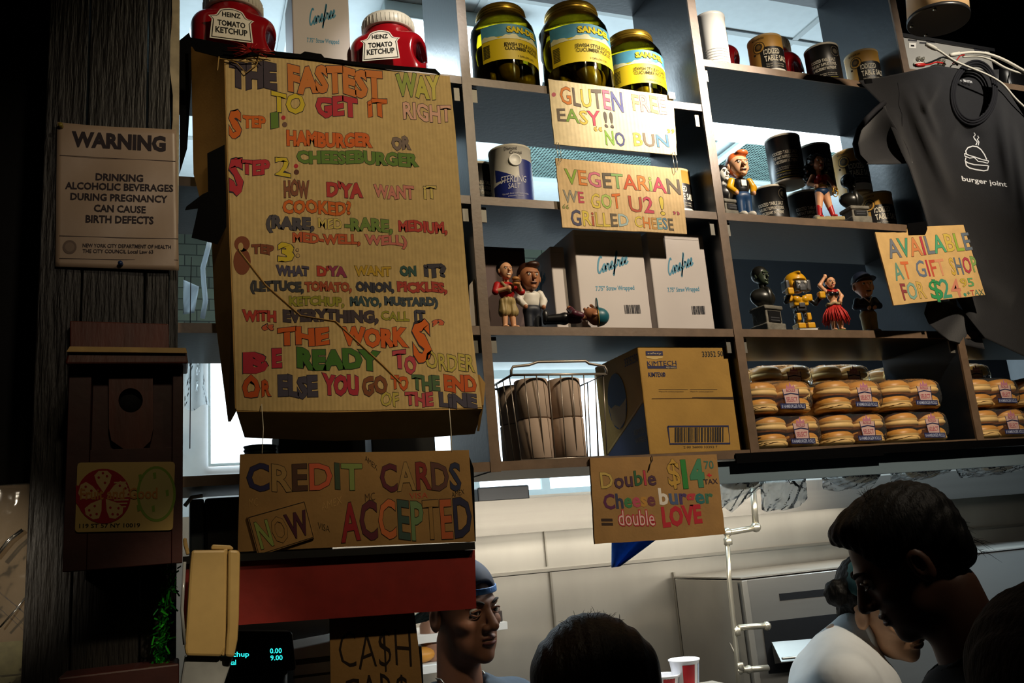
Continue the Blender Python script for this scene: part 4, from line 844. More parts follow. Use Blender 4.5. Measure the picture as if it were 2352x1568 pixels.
# second shelf, right bay: three below, three stacked on them
z1 = 2.5202; z2 = z1+CHH+.0004
can_blk((1.560, 1.90, z1), .05, 'black salt can standing behind the orange-haired figurine'); can_blk((1.690, 1.915, z1), .3, 'black salt can standing behind the long-haired figurine, lower of its stack'); can_tan((1.930, 1.885, z1), -.12, 'tan salt can on the shelf beside the dark grey bust')
can_blk((1.605, 1.862, z2), .05, 'black salt can stacked on two others beside the bright tube light'); can_blk((1.740, 1.895, z2), .35, 'black salt can stacked behind the long-haired figurine, topmost of its stack'); can_tan((1.882, 1.905, z2), -.12, 'tan salt can stacked high beside the T-shirt sleeve')
can_tan((1.216, 1.855, z1), -.12, 'tan salt can beside the vegetarian card, in front of the tall upright'); can_blk((.686, 1.908, z1), .05, 'black salt can mostly hidden behind the blue and white salt can')
# blue and white salt can
c = A_((.745, 1.822, z1)); r = root('salt_can', 'blue and white salt can with a round pour spout on the second shelf', 'salt can', c, 'cans of salt on the shelves'); can_body(r, c, 1.06, [m_rim, m_cwht], 1); R = CR*1.06; a0 = face_a(c, .16)
b = B(); patch(b, c, R+.0003, a0, z1, -.060, .060, .008, .074, 0, 20, lambda t: .62+.42*t); patch(b, c, R+.0003, a0, z1, .012, .060, .05, .112, 0); patch(b, c, R+.0002, a0, z1, -.05, .0, .06, .092, 0, 14, lambda t: 1-.8*t)
lb = part(b, 'label', m_cblue, r, fix=False); k = cink(c, R+.0007, a0, z1)
k.word('STERLING', -.036, .052, .030, .052, .017, col='#dcdce6', off=.0, shear=.25); k.word('SALT', -.018, .036, .012, .036, .013, col='#dcdce6', off=.0, shear=.2); k.word('This salt does not supply iodide', -.034, .022, .032, .022, .004, col='#c8c8da'); k.word('a necessary nutrient', -.02, .016, .018, .016, .004, col='#c8c8da')
k.word('Diamond', -.020, .134, .010, .134, .0085, col='#26262e', off=.0); k.word('Crystal', -.008, .1235, .022, .1235, .0085, col='#26262e', off=.0); k.done(lb)
f = cyl_map(c, R, a0, z1); q = f(.004, .108); dr = _n(q-A_((c[0], c[1], q[2]))); part(B().lathe([(.0155, 0), (.0155, .002), (.013, .003), (.0125, .0022), (.001, .0022)], q, n=24, ax=dr), 'pour_spout', M('white cap disc', '#efeee8', .4), r)
# ---------------------------------------------------------------- cartons
m_carton = M('white carton', '#c4bcb8', .6, spec=.3, noise=(10, .05)); m_cin = M('blue print', '#3d84a0', .6)
CURS = {'C': [(.55, .82), (.45, .95), (.28, .9), (.12, .62), (.08, .3), (.2, .06), (.4, .05), (.6, .25)], 'a': [(.42, .38), (.28, .45), (.1, .3), (.08, .1), (.2, .02), (.36, .16), (.44, .4), (.4, .12), (.48, .03), (.6, .12)],
 'r': [(0, .12), (.14, .46), (.16, .36), (.34, .38), (.30, .1), (.38, .03), (.52, .12)], 'e': [(0, .12), (.2, .2), (.36, .36), (.26, .46), (.12, .36), (.1, .12), (.24, .02), (.44, .1), (.5, .16)], 'f': [(0, .12), (.2, .3), (.42, .8), (.38, .96), (.28, .8), (.16, .1), (.06, -.38), (.0, -.3), (.16, 0), (.34, .12), (.46, .14)]}
def cursive(k, x0, y0, x1, y1, h, col, wd):
    """'Carefree' in brush script from (x0,y0) to (x1,y1): baseline, y down"""
    adv = {'C': .58, 'a': .52, 'r': .44, 'e': .42, 'f': .42}; T = sum(adv[q] for q in 'Carefree'); x = 0
    for q in 'Carefree':
        p = A_(CURS[q]); t = np.linspace(0, len(p)-1, len(p)*4); s = np.stack([np.interp(t, range(len(p)), p[:, i]) for i in (0, 1)], 1)
        for _ in range(2): s[1:-1] = (s[:-2]+2*s[1:-1]+s[2:])/4
        u = (x+s[:, 0]+.22*s[:, 1])/T; k.strip([(x0+(x1-x0)*a, y0+(y1-y0)*a-h*b_) for a, b_ in zip(u, s[:, 1])], wd, col); x += adv[q]
def straw_box(label, name_px, X0, X1, z0, Y0, depth, h, text=True, side=False, grp='white straw cartons'):
    r = root('straw_carton', label, 'carton', ((X0+X1)/2, Y0+depth/2, z0), grp)
    b = B().box((X0, Y0, z0), (X1, Y0+depth, z0+h)); part(b, 'carton_body', m_carton, r, bevel=.003)
    W = X1-X0
    fr = lambda x, y, L=0: A_((X0+x*W, Y0-L, z0+h-y*h)); sd_ = lambda x, y, L=0: A_((X0-L, Y0+depth*(1-x), z0+h-y*h))
    for mp, on in ((fr, text), (sd_, side)):
        if not on: continue
        k = Ink(mp); cursive(k, .28, .44, .74, .32, .17, m_cin, .022); k.word('7.75” Straw Wrapped', .24, .555, .80, .535, .042, col=m_cin, off=.02, lean=0)
        if mp is fr: k.bars(.62, .73, .86, .725, .085, '#2a2a30', 22)
        k.done(r, 'print')
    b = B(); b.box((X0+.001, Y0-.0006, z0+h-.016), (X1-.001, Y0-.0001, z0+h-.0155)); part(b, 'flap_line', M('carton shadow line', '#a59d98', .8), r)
    return r
q = P(1335, 752, 1.80); straw_box('white straw carton with a diagonal lamp shadow, under the vegetarian card', None, .884, 1.072, 2.2142, 1.80, .19, .258)
straw_box('white straw carton next to the tall upright, second one under the vegetarian card', None, 1.088, 1.252, 2.2142, 1.80, .19, .262, side=True)
straw_box('white straw carton standing further back with its blue print on the side', None, .835, .872, 2.2142, 1.835, .165, .225, text=False, side=True)
q0 = P(672, 60, 1.86); q1 = P(803, 60, 1.86); straw_box('white straw carton on the top shelf between the two big ketchup jugs', None, q0[0], q1[0], 2.8202, 1.86, .14, .27)
q0 = P(1000, 600, 1.79)[0]; r = straw_box('white carton standing behind the edge of the menu board', None, .40, .597, 2.2142, 1.80, .18, .235, text=False)
b = B(); b.prism([P(x, y, 1.765) for x, y in [(1078, 655), (1111, 610), (1113, 735), (1096, 748), (1080, 748)]], (0, .003, 0)); part(b, 'white_card', M('white card', '#b7ada4', .6), None, 'folded white card leaning beside the menu board edge on the third shelf', 'card')
q0 = P(1105, 600, 1.90); q1 = P(1207, 600, 1.90)
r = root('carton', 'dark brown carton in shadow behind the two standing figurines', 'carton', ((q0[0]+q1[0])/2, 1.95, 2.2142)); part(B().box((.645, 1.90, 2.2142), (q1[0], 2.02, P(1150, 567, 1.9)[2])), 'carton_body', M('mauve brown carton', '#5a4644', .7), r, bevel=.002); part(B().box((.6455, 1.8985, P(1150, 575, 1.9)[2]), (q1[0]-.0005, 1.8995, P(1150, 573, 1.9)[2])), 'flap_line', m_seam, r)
# ---------------------------------------------------------------- wiper carton on the bottom shelf
m_kraft = M('kraft carton', '#a5803f', .8, spec=.2, noise=(14, .12), bump=(120, .12)); m_navy = M('navy print', '#20264c', .7); 
KY = 1.775; x0, x1 = P(1499, 1040, KY)[0], P(1716, 1037, KY)[0]; z0 = 1.9172; z1 = P(1575, 796, KY)[2]
x0 = (x0+P(1467, 795, KY)[0])/2-.006; x1 = min((x1+P(1683, 797, KY)[0])/2-.006, 1.2655)
r = root('wiper_carton', 'large brown carton with blue printing and a barcode on the bottom shelf', 'carton', ((x0+x1)/2, KY+.13, z0))
part(B().box((x0, KY, z0), (x1, KY+.235, z1)), 'carton_body', m_kraft, r, bevel=.003)
k = Ink(on_plane(KY-.0003)); NV = '#2a2c4e'
k.poly([(1483, 806), (1522, 806), (1523, 816), (1484, 816)], NV).poly([(1484, 818), (1523, 818), (1521, 822), (1504, 825), (1486, 822)], '#c0a468'); k.word('safety', 1487, 809, 1519, 809, 4, col='#c0b088', lift=.0008)
k.word('KIMTECH', 1486, 829, 1553, 828, 11, col=NV, off=.0); k.poly([(1487, 840), (1554, 840), (1555, 846), (1488, 846)], NV); k.word('PREP WIPERS', 1530, 842, 1553, 842, 3.5, col='#c0b088', lift=.0008); k.word('KIMTEX®', 1489, 855, 1528, 855, 10, col=NV, off=.02)
k.word('33352 50', 1612, 807, 1660, 806, 12, col='#33302c', off=.01)
for a, c in ((1513, 1580), (1585, 1648)): k.strip([(a, 894), (c, 894)], .8, '#4a3c2a'); k.word('Wipers for surface preparation', a, 897, c-10, 897, 3, col='#4a3c2a')
k.strip([(1497, 915), (1688, 913)], 1.2, '#5a4020'); k.poly([(1590, 912), (1689, 911), (1690, 917), (1590, 914)], '#3a2814', .0006)
k.strip([(1534, 979), (1673, 978), (1677, 1018), (1539, 1019)], 3.5, NV, closed=True); k.bars(1550, 982, 1662, 981, 33, '#2a2626', 34); k.word('2 00 36000 33352 7', 1570, 1024, 1648, 1023, 5, col='#4a3c2a'); k.done(r, 'print')
k = Ink(lambda x, y, L=0: A_((x0-.0004-L, KY+.235*(1-x), z1-(z1-z0)*y))); 
k.poly([(0, 1), (0, .95), (1, .52), (1, 1)], m_navy); k.disc(.45, .42, .21, '#20304e', .0006, ry=.27, n=30)
k.poly([(.245, .42), (.3, .47), (.4, .45), (.5, .48), (.6, .45), (.655, .42), (.6, .62), (.45, .69), (.3, .62)], '#8a6a3c', .0008); k.strip([(0, .93), (1, .50)], .02, '#b58f4c', .0009)
k.word('3335250', .70, .06, .99, .06, .075, col='#2f3044', off=.01, lean=0); k.word('KIMTEX', .75, .74, .98, .74, .05, col='#7a6a5a', lean=0, lift=.0008); k.word('WIPERS', .75, .82, .98, .82, .05, col='#7a6a5a', lean=0, lift=.0008); k.done(r, 'print')
# ---------------------------------------------------------------- wire basket with paper rolls
m_wire = M('grey coated wire', '#8f857a', .35, metal=.6); bk = root('wire_basket', 'grey wire basket with a raised handle holding brown paper rolls', 'basket', (.79, 1.86, 1.9172))
YB0, YB1 = 1.772, 1.945
f0, f1 = P(1176, 861, YB0), P(1393, 858, YB0); zt = (f0[2]+f1[2])/2; X0, X1 = f0[0], f1[0]; zb = 1.920; iX = .012
def wire(pts, rr_=.0014, nm='wire'): part(B().tube(pts, rr_, 0, 7), nm, m_wire, bk)
wire([(X0, YB0, zt), (X1, YB0, zt), (X1, YB1, zt), (X0, YB1, zt), (X0, YB0, zt)], .0028, 'rim')
wire([(X0+iX, YB0+.01, zb), (X1-iX, YB0+.01, zb), (X1-iX, YB1-.01, zb), (X0+iX, YB1-.01, zb), (X0+iX, YB0+.01, zb)], .002, 'base_ring')
wire([P(x, y, YB0) for x, y in [(1174, 862), (1174, 850), (1178, 842), (1215, 838), (1235, 831), (1345, 829), (1353, 835), (1388, 841), (1393, 850), (1393, 858)]], .0032, 'handle')
for i in range(1, 8): x = X0+(X1-X0)*i/8; xb_ = X0+iX+(X1-X0-2*iX)*i/8; wire([(x, YB0, zt), (xb_, YB0+.01, zb)]); wire([(x, YB1, zt), (xb_, YB1-.01, zb)])
for i in range(4):
    y = YB0+(YB1-YB0)*(i+.4)/4
    for s, x, xx in ((0, X0, X0+iX), (1, X1, X1-iX)): wire([(x, y, zt), (xx, y, zb)])
m_roll = M('brown paper roll', '#b09a88', .85, noise=(14, .1)); m_core = M('dark roll core', '#3a2c24', .9)
proto = None; rw = .0385
lab = {(0, 0, 0): 'lower brown paper roll at the upright side of the wire basket', (1, 0, 0): 'lower brown paper roll at the carton side of the wire basket', (0, 0, 1): 'upper brown paper roll at the upright side of the wire basket', (1, 0, 1): 'upper brown paper roll at the carton side of the wire basket',
 (0, 1, 0): 'lower brown paper roll at the back of the wire basket, upright side', (1, 1, 0): 'lower brown paper roll at the back of the wire basket, carton side', (0, 1, 1): 'upper brown paper roll at the back of the wire basket, upright side', (1, 1, 1): 'upper brown paper roll at the back of the wire basket, carton side'}
for (i, j, kk), t in lab.items():
    c = A_((P(1226, 950, 1.815)[0]+i*.0815-j*.012, 1.8185+j*.080, 1.9225+kk*.0915))
    if proto is None:
        r = proto = root('paper_roll', t, 'paper roll', c, 'paper rolls in the wire basket'); b = B(); b.lathe([(rw-.002, 0), (rw, .002), (rw, .088), (rw-.002, .090), (.012, .090), (.012, .080)], c, n=32); part(b, 'paper', m_roll, r); part(B().lathe([(.0118, .03), (.0118, .0895), (.010, .0895), (.010, .035)], c, n=20), 'core', m_core, r)
    else: copy_tree(proto, c, label=t)
# ================================================================== figurines on the shelves (generic, no known characters)
m_skin = M('figurine skin', '#d9a27a', .4, spec=.5); m_pale = M('pale figurine face', '#c9c4b8', .4); m_bron = M('dark bronze', '#23231f', .32, spec=.6, metal=.3, noise=(40, .3)); m_stone = M('grey stone resin', '#6f6b60', .75, noise=(60, .35), bump=(90, .5))
m_hblk = M('black figurine hair', '#0d0c0c', .3, spec=.6, bump=(70, .5)); m_oran = M('orange figurine hair', '#c4602a', .4); m_yelw = M('yellow figurine paint', '#d39a12', .35); m_blue = M('blue figurine paint', '#1f3f66', .4); m_bpnt = M('black figurine paint', '#121214', .35, spec=.6); m_wpnt = M('white figurine paint', '#d8d4ca', .45); m_rpnt = M('red figurine paint', '#b01c1c', .4); m_khak = M('khaki figurine paint', '#a08a58', .55); m_navy2 = M('navy figurine paint', '#1b2233', .4); m_brnh = M('brown figurine hair', '#3a2015', .4); m_mouth = M('dark mouth paint', '#3a1614', .5); m_eyew = M('white eye paint', '#e6e2da', .4); m_gold2 = M('gold figurine paint', '#b08a2c', .3, metal=.6); m_grn = M('moss green paint', '#4f5a26', .7, bump=(80, .5)); m_teal = M('teal figurine paint', '#1c5a66', .4); m_sand = M('sand resin', '#9a8a62', .8, bump=(90, .6)); m_grey = M('grey figurine paint', '#5c5d60', .3, metal=.5)
class Fig:
    def __init__(s, label, px, Y, z, face, sc, name='figurine', tilt=None):
        x = P(px, 600, Y)[0] if px > 50 else px
        s.c = A_((x, Y, z+.0004)); s.r = root(name, label, 'figurine', s.c); a = face_a(s.c, face); s.ca, s.sa = math.cos(a), math.sin(a); s.s = sc; s.tilt = tilt
    def R(s, v):
        v = np.asarray(v, float)
        if s.tilt is not None: v = s.tilt(v)
        return np.stack([v[:, 0]*s.ca-v[:, 1]*s.sa, v[:, 0]*s.sa+v[:, 1]*s.ca, v[:, 2]], 1)*s.s+s.c
    def sol(s, name, mat, f, lo, hi, h=.0022, parent=None):
        b = B(); solid(b, f, lo, hi, h, xf=s.R); return part(b, name, mat, parent or s.r)
    def box(s, name, mat, lo, hi, bevel=.001, parent=None):
        b = B().box(lo, hi); b.v = [s.R(np.vstack(b.v))]; return part(b, name, mat, parent or s.r, bevel=bevel)
    def mesh(s, name, mat, b, parent=None):
        b.v = [s.R(np.vstack(b.v))]; return part(b, name, mat, parent or s.r)
def face_f(c, r, ear=True, nose=.2):
    """big figurine head with brow, nose, chin and ears; front is -y; r: half sizes"""
    c = A_(c); r = A_(r)
    def f(p):
        d = ell(p, c+A_((0, .08*r[1], .15*r[2])), r*A_((1, .98, .85))); d = su(d, ell(p, c+A_((0, -.25*r[1], -.45*r[2])), r*A_((.70, .66, .58))), .25*r[0])
        d = su(d, cap(p, c+r*A_((0, -.88, .12)), c+r*A_((0, -1.02-nose*.5, -.22)), .10*r[0], .19*r[0]), .08*r[0])
        d = su(d, ell(p, c+r*A_((0, -.86, .28)), r*A_((.62, .16, .10))), .06*r[0]); d = su(d, ell(p, c+r*A_((0, -.80, -.88)), r*A_((.26, .2, .16))), .1*r[0])
        d = su(d, ell(p, c+r*A_((0, -.90, -.52)), r*A_((.34, .12, .08))), .04*r[0])
        for q in (-1, 1):
            d = sd(d, ell(p, c+r*A_((q*.36, -1.0, .10)), r*A_((.2, .16, .12))), .06*r[0])
            if ear: d = su(d, ell(p, c+r*A_((q*1.0, .08, -.05)), r*A_((.16, .2, .28))), .05*r[0])
        return d
    return f
def eyes(F_, c, r, head, white=True):
    for q in (-1, 1):
        b = B(); p = A_(c)+A_(r)*A_((q*.36, -.80, .10)); b.ball(p, A_(r)*A_((.15, .1, .11)), 0, 10); b.ball(p+A_(r)*A_((0, -.07, 0)), A_(r)*A_((.07, .05, .07)), 1, 8)
        F_.mesh('eye', [m_eyew if white else m_bron, m_bpnt], b, head)
def grin(F_, c, r, head, mat=None):
    b = B(); c = A_(c); r = A_(r); b.ball(c+r*A_((0, -.92, -.56)), r*A_((.30, .10, .10)), 0, 12); F_.mesh('mouth', mat or m_mouth, b, head)
def bust(label, px, Y, z, face, sc, mh, mf, mc, ms, tall=0.):
    F_ = Fig(label, px, Y, z, face, sc); t = tall
    ped = F_.sol('pedestal', m_stone, lambda p: np.minimum(rbox(p, (0, 0, .010), (.030, .026, .010), .003), np.minimum(rbox(p, (0, 0, .028+t/2), (.025, .021, .012+t/2), .002), rbox(p, (0, 0, .044+t), (.029, .025, .005), .003))), (-.034, -.03, -.002), (.034, .03, .054+t), .0016)
    b = B().box((-.019, -.0232, .022), (.019, -.0206, .036+t)); F_.mesh('plaque', m_bpnt, b, ped); b = B()
    for i in range(2): b.box((-.014, -.0236, .025+i*.006), (.014, -.0231, .0275+i*.006))
    F_.mesh('plaque_rule', m_grey, b, ped)
    z0 = .050+t
    F_.sol('shoulders', mc, lambda p: sd(su(su(ell(p, (0, .004, z0+.024), (.036, .018, .022)), ell(p, (0, -.004, z0+.020), (.024, .018, .020)), .01), cap(p, (0, .0, z0-.002), (0, 0, z0+.01), .014), .01), ell(p, (0, -.03, z0+.050), (.012, .020, .016)), .003), (-.042, -.03, z0-.012), (.042, .03, z0+.056), .0016)
    F_.sol('shirt_front', ms, lambda p: su(ell(p, (0, -.012, z0+.022), (.011, .0125, .024)), cap(p, (0, -.002, z0+.03), (0, 0, z0+.056), .009), .004), (-.02, -.03, z0-.004), (.02, .02, z0+.064), .0014)
    c = (0, 0, z0+.073); r = (.0165, .0185, .0225); hd = F_.sol('head', mf, face_f(c, r), (-.024, -.028, z0+.044), (.024, .024, z0+.1), .0012); eyes(F_, c, r, hd, False)
    F_.sol('hair', mh, lambda p: sd(ell(p, (0, .004, z0+.079), (.0185, .0195, .0200)), ell(p, (0, -.022, z0+.066), (.016, .016, .020)), .002), (-.024, -.026, z0+.05), (.024, .03, z0+.104), .0014)
    return F_
Z2 = 2.5202; Z3 = 2.2142
bust('black-haired pale bust figurine with a red collar, first on the salt shelf beside the upright', 1688, 1.806, Z2, .75, 1.08, m_hblk, m_pale, m_bpnt, m_wpnt)
F_ = Fig('orange-haired big-headed boy figurine with yellow sleeves and blue trousers', 1727, 1.783, Z2, .55, 1.05)
def kid(F_, hair, skin, top, sleeve, trous, shoe, arms='down', hr=(.026, .027, .031), jacket=None):
    for q in (-1, 1): F_.sol('shoe', shoe, lambda p, q=q: np.maximum(ell(p, (q*.012, -.008, .006), (.011, .019, .010)), -(p[:, 2])), (-.03, -.03, -.002), (.03, .02, .02), .0016)
    F_.sol('trousers', trous, lambda p: su(su(cap(p, (-.011, 0, .012), (-.010, 0, .055), .0105, .013), cap(p, (.011, 0, .012), (.010, 0, .055), .0105, .013), .004), ell(p, (0, 0, .060), (.021, .016, .014)), .008), (-.03, -.02, .004), (.03, .02, .08), .002)
    F_.sol('torso', top, lambda p: su(ell(p, (0, 0, .082), (.021, .015, .024)), ell(p, (0, 0, .096), (.024, .014, .012)), .008), (-.03, -.02, .055), (.03, .02, .115), .002)
    for q in (-1, 1):
        if arms == 'down': a = [(q*.025, 0, .100), (q*.033, -.002, .082), (q*.024, -.013, .066)]
        else: a = [(q*.025, 0, .100), (q*.034, -.004, .082), (q*.008, -.024, .076)]
        F_.sol('sleeve', sleeve, lambda p, a=a: su(cap(p, a[0], a[1], .0095, .0085), cap(p, a[1], a[2], .0085, .0075), .004), (-.045, -.035, .05), (.045, .02, .115), .0018)
        b = B(); b.ball(A_(a[2])+A_((0, -.003, -.003)), (.006, .006, .007), 0, 10); F_.mesh('hand', skin, b)
    c = (0, -.002, .140); hd = F_.sol('head', skin, face_f(c, hr, nose=.3), (-.04, -.045, .095), (.04, .04, .18), .0016); eyes(F_, c, hr, hd); grin(F_, c, hr, hd)
    F_.sol('neck', skin, lambda p: cap(p, (0, 0, .098), (0, 0, .118), .009), (-.012, -.012, .085), (.012, .012, .13), .002)
    if hair is not None: F_.sol('hair', hair, lambda p: sd(su(ell(p, (0, .006, .147), A_(hr)*1.06), ell(p, (.006, -.016, .170), (.017, .014, .009)), .006), ell(p, (0, -.033, .133), (.026, .026, .030)), .003), (-.04, -.04, .1), (.04, .045, .19), .0018)
kid(F_, m_oran, m_skin, m_bpnt, m_yelw, m_blue, m_wpnt)
b = B(); F_.mesh('chest_patch', m_wpnt, B().box((-.007, -.0172, .082), (.007, -.0158, .098)))
F_ = Fig('long-haired woman figurine in a red top and blue shorts on a sandy base', 1915, 1.778, Z2, .55, 1.06)
F_.sol('base', m_sand, lambda p: np.maximum(rbox(p, (0, 0, .006), (.040, .022, .006), .003), -99), (-.044, -.026, -.002), (.044, .026, .016), .002)
for i, (x, y) in enumerate(((-.028, -.004), (.004, .004), (-.014, .010), (.030, .008))): b = B(); b.ball((x, y, .014), (.012, .010, .008), 0, 9); F_.mesh('rock', m_stone, b)
for q, k in ((-1, (-.018, 0)), (1, (.018, -.004))):
    F_.sol('boot', m_rpnt, lambda p, q=q, k=k: su(cap(p, (k[0], k[1], .018), (q*.015, 0, .046), .0058, .0078), ell(p, (k[0], k[1]-.006, .015), (.006, .011, .005)), .003), (-.04, -.03, .006), (.04, .02, .06), .0015)
    F_.sol('leg', m_skin, lambda p, q=q: cap(p, (q*.015, 0, .042), (q*.008, 0, .082), .0075, .0115), (-.035, -.02, .03), (.035, .02, .1), .0016)
F_.sol('shorts', m_blue, lambda p: ell(p, (0, 0, .086), (.019, .0145, .013)), (-.025, -.02, .07), (.025, .02, .105), .0016)
F_.sol('waist', m_skin, lambda p: cap(p, (0, 0, .094), (0, 0, .108), .0125, .0125), (-.02, -.02, .08), (.02, .02, .125), .002)
F_.sol('top', m_rpnt, lambda p: su(ell(p, (0, 0, .115), (.017, .0135, .016)), su(ell(p, (-.007, -.010, .122), (.0085,)*3), ell(p, (.007, -.010, .122), (.0085,)*3), .003), .004), (-.025, -.025, .09), (.025, .02, .14), .0015)
F_.mesh('belt', m_gold2, B().tube([(.0165*math.cos(t), .0135*math.sin(t), .0995) for t in np.linspace(0, 2*math.pi, 24, endpoint=False)], .002, 0, 6, closed=True))
for q, a in ((-1, [(-.019, 0, .130), (-.030, .004, .112), (-.020, -.012, .098)]), (1, [(.019, 0, .130), (.031, -.002, .112), (.026, -.014, .092)])):
    F_.sol('arm', m_skin, lambda p, a=a: su(cap(p, a[0], a[1], .0065, .0052), cap(p, a[1], a[2], .0052, .0045), .003), (-.045, -.03, .08), (.045, .02, .145), .0015); b = B(); b.ball(a[2], .006, 0, 8); F_.mesh('hand', m_skin, b)
hr = (.0175, .0185, .0215); c = (0, -.002, .165); hd = F_.sol('head', m_skin, face_f(c, hr), (-.03, -.03, .135), (.03, .03, .195), .0013); eyes(F_, c, hr, hd); grin(F_, c, hr, hd, m_rpnt)
F_.sol('neck', m_skin, lambda p: cap(p, (0, 0, .13), (0, 0, .15), .006), (-.01, -.01, .12), (.01, .01, .16), .002)
def hairf(p):
    d = ell(p, (0, .006, .172), (.024, .023, .023))
    for k, (x, y, z, r_) in enumerate(((-.02, .012, .155, .014), (.02, .012, .155, .014), (0, .022, .150, .016), (-.022, .016, .135, .013), (.018, .018, .135, .012), (-.004, .024, .128, .013), (-.026, .012, .118, .009), (.012, .022, .116, .008))): d = su(d, ell(p, (x, y, z), (r_,)*3), .006)
    d = d+.0014*np.sin(p[:, 0]*420)*np.sin(p[:, 2]*380); return sd(d, ell(p, (0, -.026, .160), (.017, .022, .024)), .003)
F_.sol('hair', m_hblk, hairf, (-.045, -.03, .1), (.04, .045, .2), .0016)
F_.mesh('rope_coil', m_gold2, B().tube([(.028+.007*math.cos(t), -.016+.003*math.sin(t*.5), .075+.011*math.sin(t)+.0008*t) for t in np.linspace(0, 14, 50)], .0013, 0, 5))
bust('dark bronze man bust on a grey stone pedestal, last figure on the salt shelf', 1983, 1.785, Z2, .70, 1.06, m_bron, m_bron, m_bron, m_bron)
# third shelf, right bay
bust('black bronze bust with a squared head on a tall stone pedestal, first on its shelf', 1742, 1.800, Z3, .85, 1.14, m_bron, M('dark green bronze', '#3f4a3a', .35, metal=.3), m_bron, m_bron, .012)
F_ = Fig('yellow and black toy robot figurine with one fist raised', 1820, 1.795, Z3, .55, .98)
F_.box('base', m_bpnt, (-.032, -.026, 0), (.032, .022, .010)); F_.mesh('base_plate', m_wpnt, B().box((-.026, -.0268, .002), (.026, -.0262, .008)))
for q in (-1, 1):
    F_.sol('foot', m_yelw, lambda p, q=q: rbox(p, (q*.014, -.006, .018), (.011, .017, .008), .003), (-.03, -.03, .005), (.03, .02, .03), .0015)
    F_.sol('leg', m_grey, lambda p, q=q: su(cap(p, (q*.014, 0, .022), (q*.011, 0, .062), .008, .007), ell(p, (q*.015, -.006, .040), (.010, .009, .011)), .003), (-.03, -.025, .015), (.03, .02, .075), .0016)
    F_.sol('knee_plate', m_yelw, lambda p, q=q: rbox(p, (q*.015, -.012, .044), (.006, .005, .010), .002), (-.03, -.025, .03), (.03, .01, .06), .0014)
F_.sol('hips', m_bpnt, lambda p: rbox(p, (0, 0, .066), (.016, .012, .008), .003), (-.02, -.02, .054), (.02, .02, .08), .0016)
F_.sol('chest', m_yelw, lambda p: su(su(rbox(p, (0, 0, .088), (.022, .014, .014), .005), ell(p, (-.012, -.012, .093), (.011, .008, .010)), .003), ell(p, (.012, -.012, .093), (.011, .008, .010)), .003), (-.03, -.028, .07), (.03, .02, .11), .0015)
F_.sol('belly', m_grey, lambda p: rbox(p, (0, -.006, .076), (.009, .010, .007), .002), (-.014, -.02, .066), (.014, .01, .088), .0014)
for q, a in ((-1, [(-.028, 0, .098), (-.040, -.004, .088), (-.034, -.020, .112)]), (1, [(.028, 0, .098), (.044, -.006, .080), (.058, -.018, .100)])):
    F_.sol('shoulder', m_yelw, lambda p, a=a: rbox(p, a[0], (.010, .010, .010), .004), (-.045, -.02, .08), (.045, .02, .115), .0016); F_.sol('arm', m_bpnt, lambda p, a=a: su(cap(p, a[0], a[1], .006), cap(p, a[1], a[2], .006, .007), .003), (-.07, -.035, .065), (.07, .02, .13), .0016)
    F_.sol('fist', m_yelw, lambda p, a=a: rbox(p, a[2], (.009, .009, .010), .004), (-.075, -.04, .08), (.075, .02, .14), .0015)
hd = F_.sol('head', m_yelw, lambda p: sd(su(ell(p, (0, .004, .142), (.031, .030, .030)), ell(p, (0, -.002, .164), (.008, .026, .008)), .004), rbox(p, (0, -.034, .130), (.022, .018, .016), .004), .002), (-.04, -.04, .1), (.04, .04, .18), .0016)
F_.sol('face_guard', m_grey, lambda p: su(rbox(p, (0, -.018, .128), (.018, .012, .013), .004), rbox(p, (0, -.027, .118), (.010, .006, .008), .003), .003), (-.025, -.04, .1), (.025, .0, .15), .0014, hd)
for q in (-1, 1):
    b = B(); b.ball((q*.009, -.030, .134), (.005, .003, .005), 0, 10); F_.mesh('eye', m_pale, b, hd); F_.sol('ear_disc', m_grey, lambda p, q=q: rbox(p, (q*.031, .002, .132), (.006, .014, .016), .004), (-.042, -.018, .11), (.042, .022, .155), .0016, hd)
F_ = Fig('dancing hula figurine with a raised arm and a red grass skirt', 1898, 1.800, Z3, .5, .94)
F_.sol('base', m_grn, lambda p: np.maximum(ell(p, (0, 0, .0), (.034, .026, .014)), -p[:, 2]), (-.04, -.03, -.002), (.04, .03, .02), .002)
for q in (-1, 1): F_.sol('leg', m_skin, lambda p, q=q: su(cap(p, (q*.011, 0, .012), (q*.009, 0, .070), .0065, .010), ell(p, (q*.012, -.006, .013), (.006, .012, .004)), .003), (-.025, -.025, .004), (.025, .02, .09), .0016)
b = B()
for i in range(90):
    a = 2*math.pi*i/90+rng.normal(0, .03); r1 = .017; r2 = .034+rng.normal(0, .003); z_ = .036+rng.normal(0, .004); b.tube([(r1*math.cos(a), r1*.8*math.sin(a), .083), (r2*.86*math.cos(a), r2*.7*math.sin(a), .060), (r2*math.cos(a+.05), r2*.85*math.sin(a+.05), z_)], .0016, 0, 4)
F_.mesh('grass_skirt', M('red raffia', '#b8241c', .6), b)
F_.sol('torso', m_skin, lambda p: su(su(ell(p, (.002, 0, .084), (.0165, .013, .014)), ell(p, (0, 0, .115), (.016, .012, .017)), .012), su(ell(p, (-.007, -.010, .118), (.008,)*3), ell(p, (.007, -.010, .118), (.008,)*3), .003), .003), (-.03, -.025, .065), (.03, .02, .14), .0016)
F_.mesh('flower_belt', m_sand, B().tube([(.0195*math.cos(t), .0155*math.sin(t), .088+.002*math.sin(6*t)) for t in np.linspace(0, 2*math.pi, 26, endpoint=False)], .004, 0, 6, closed=True))
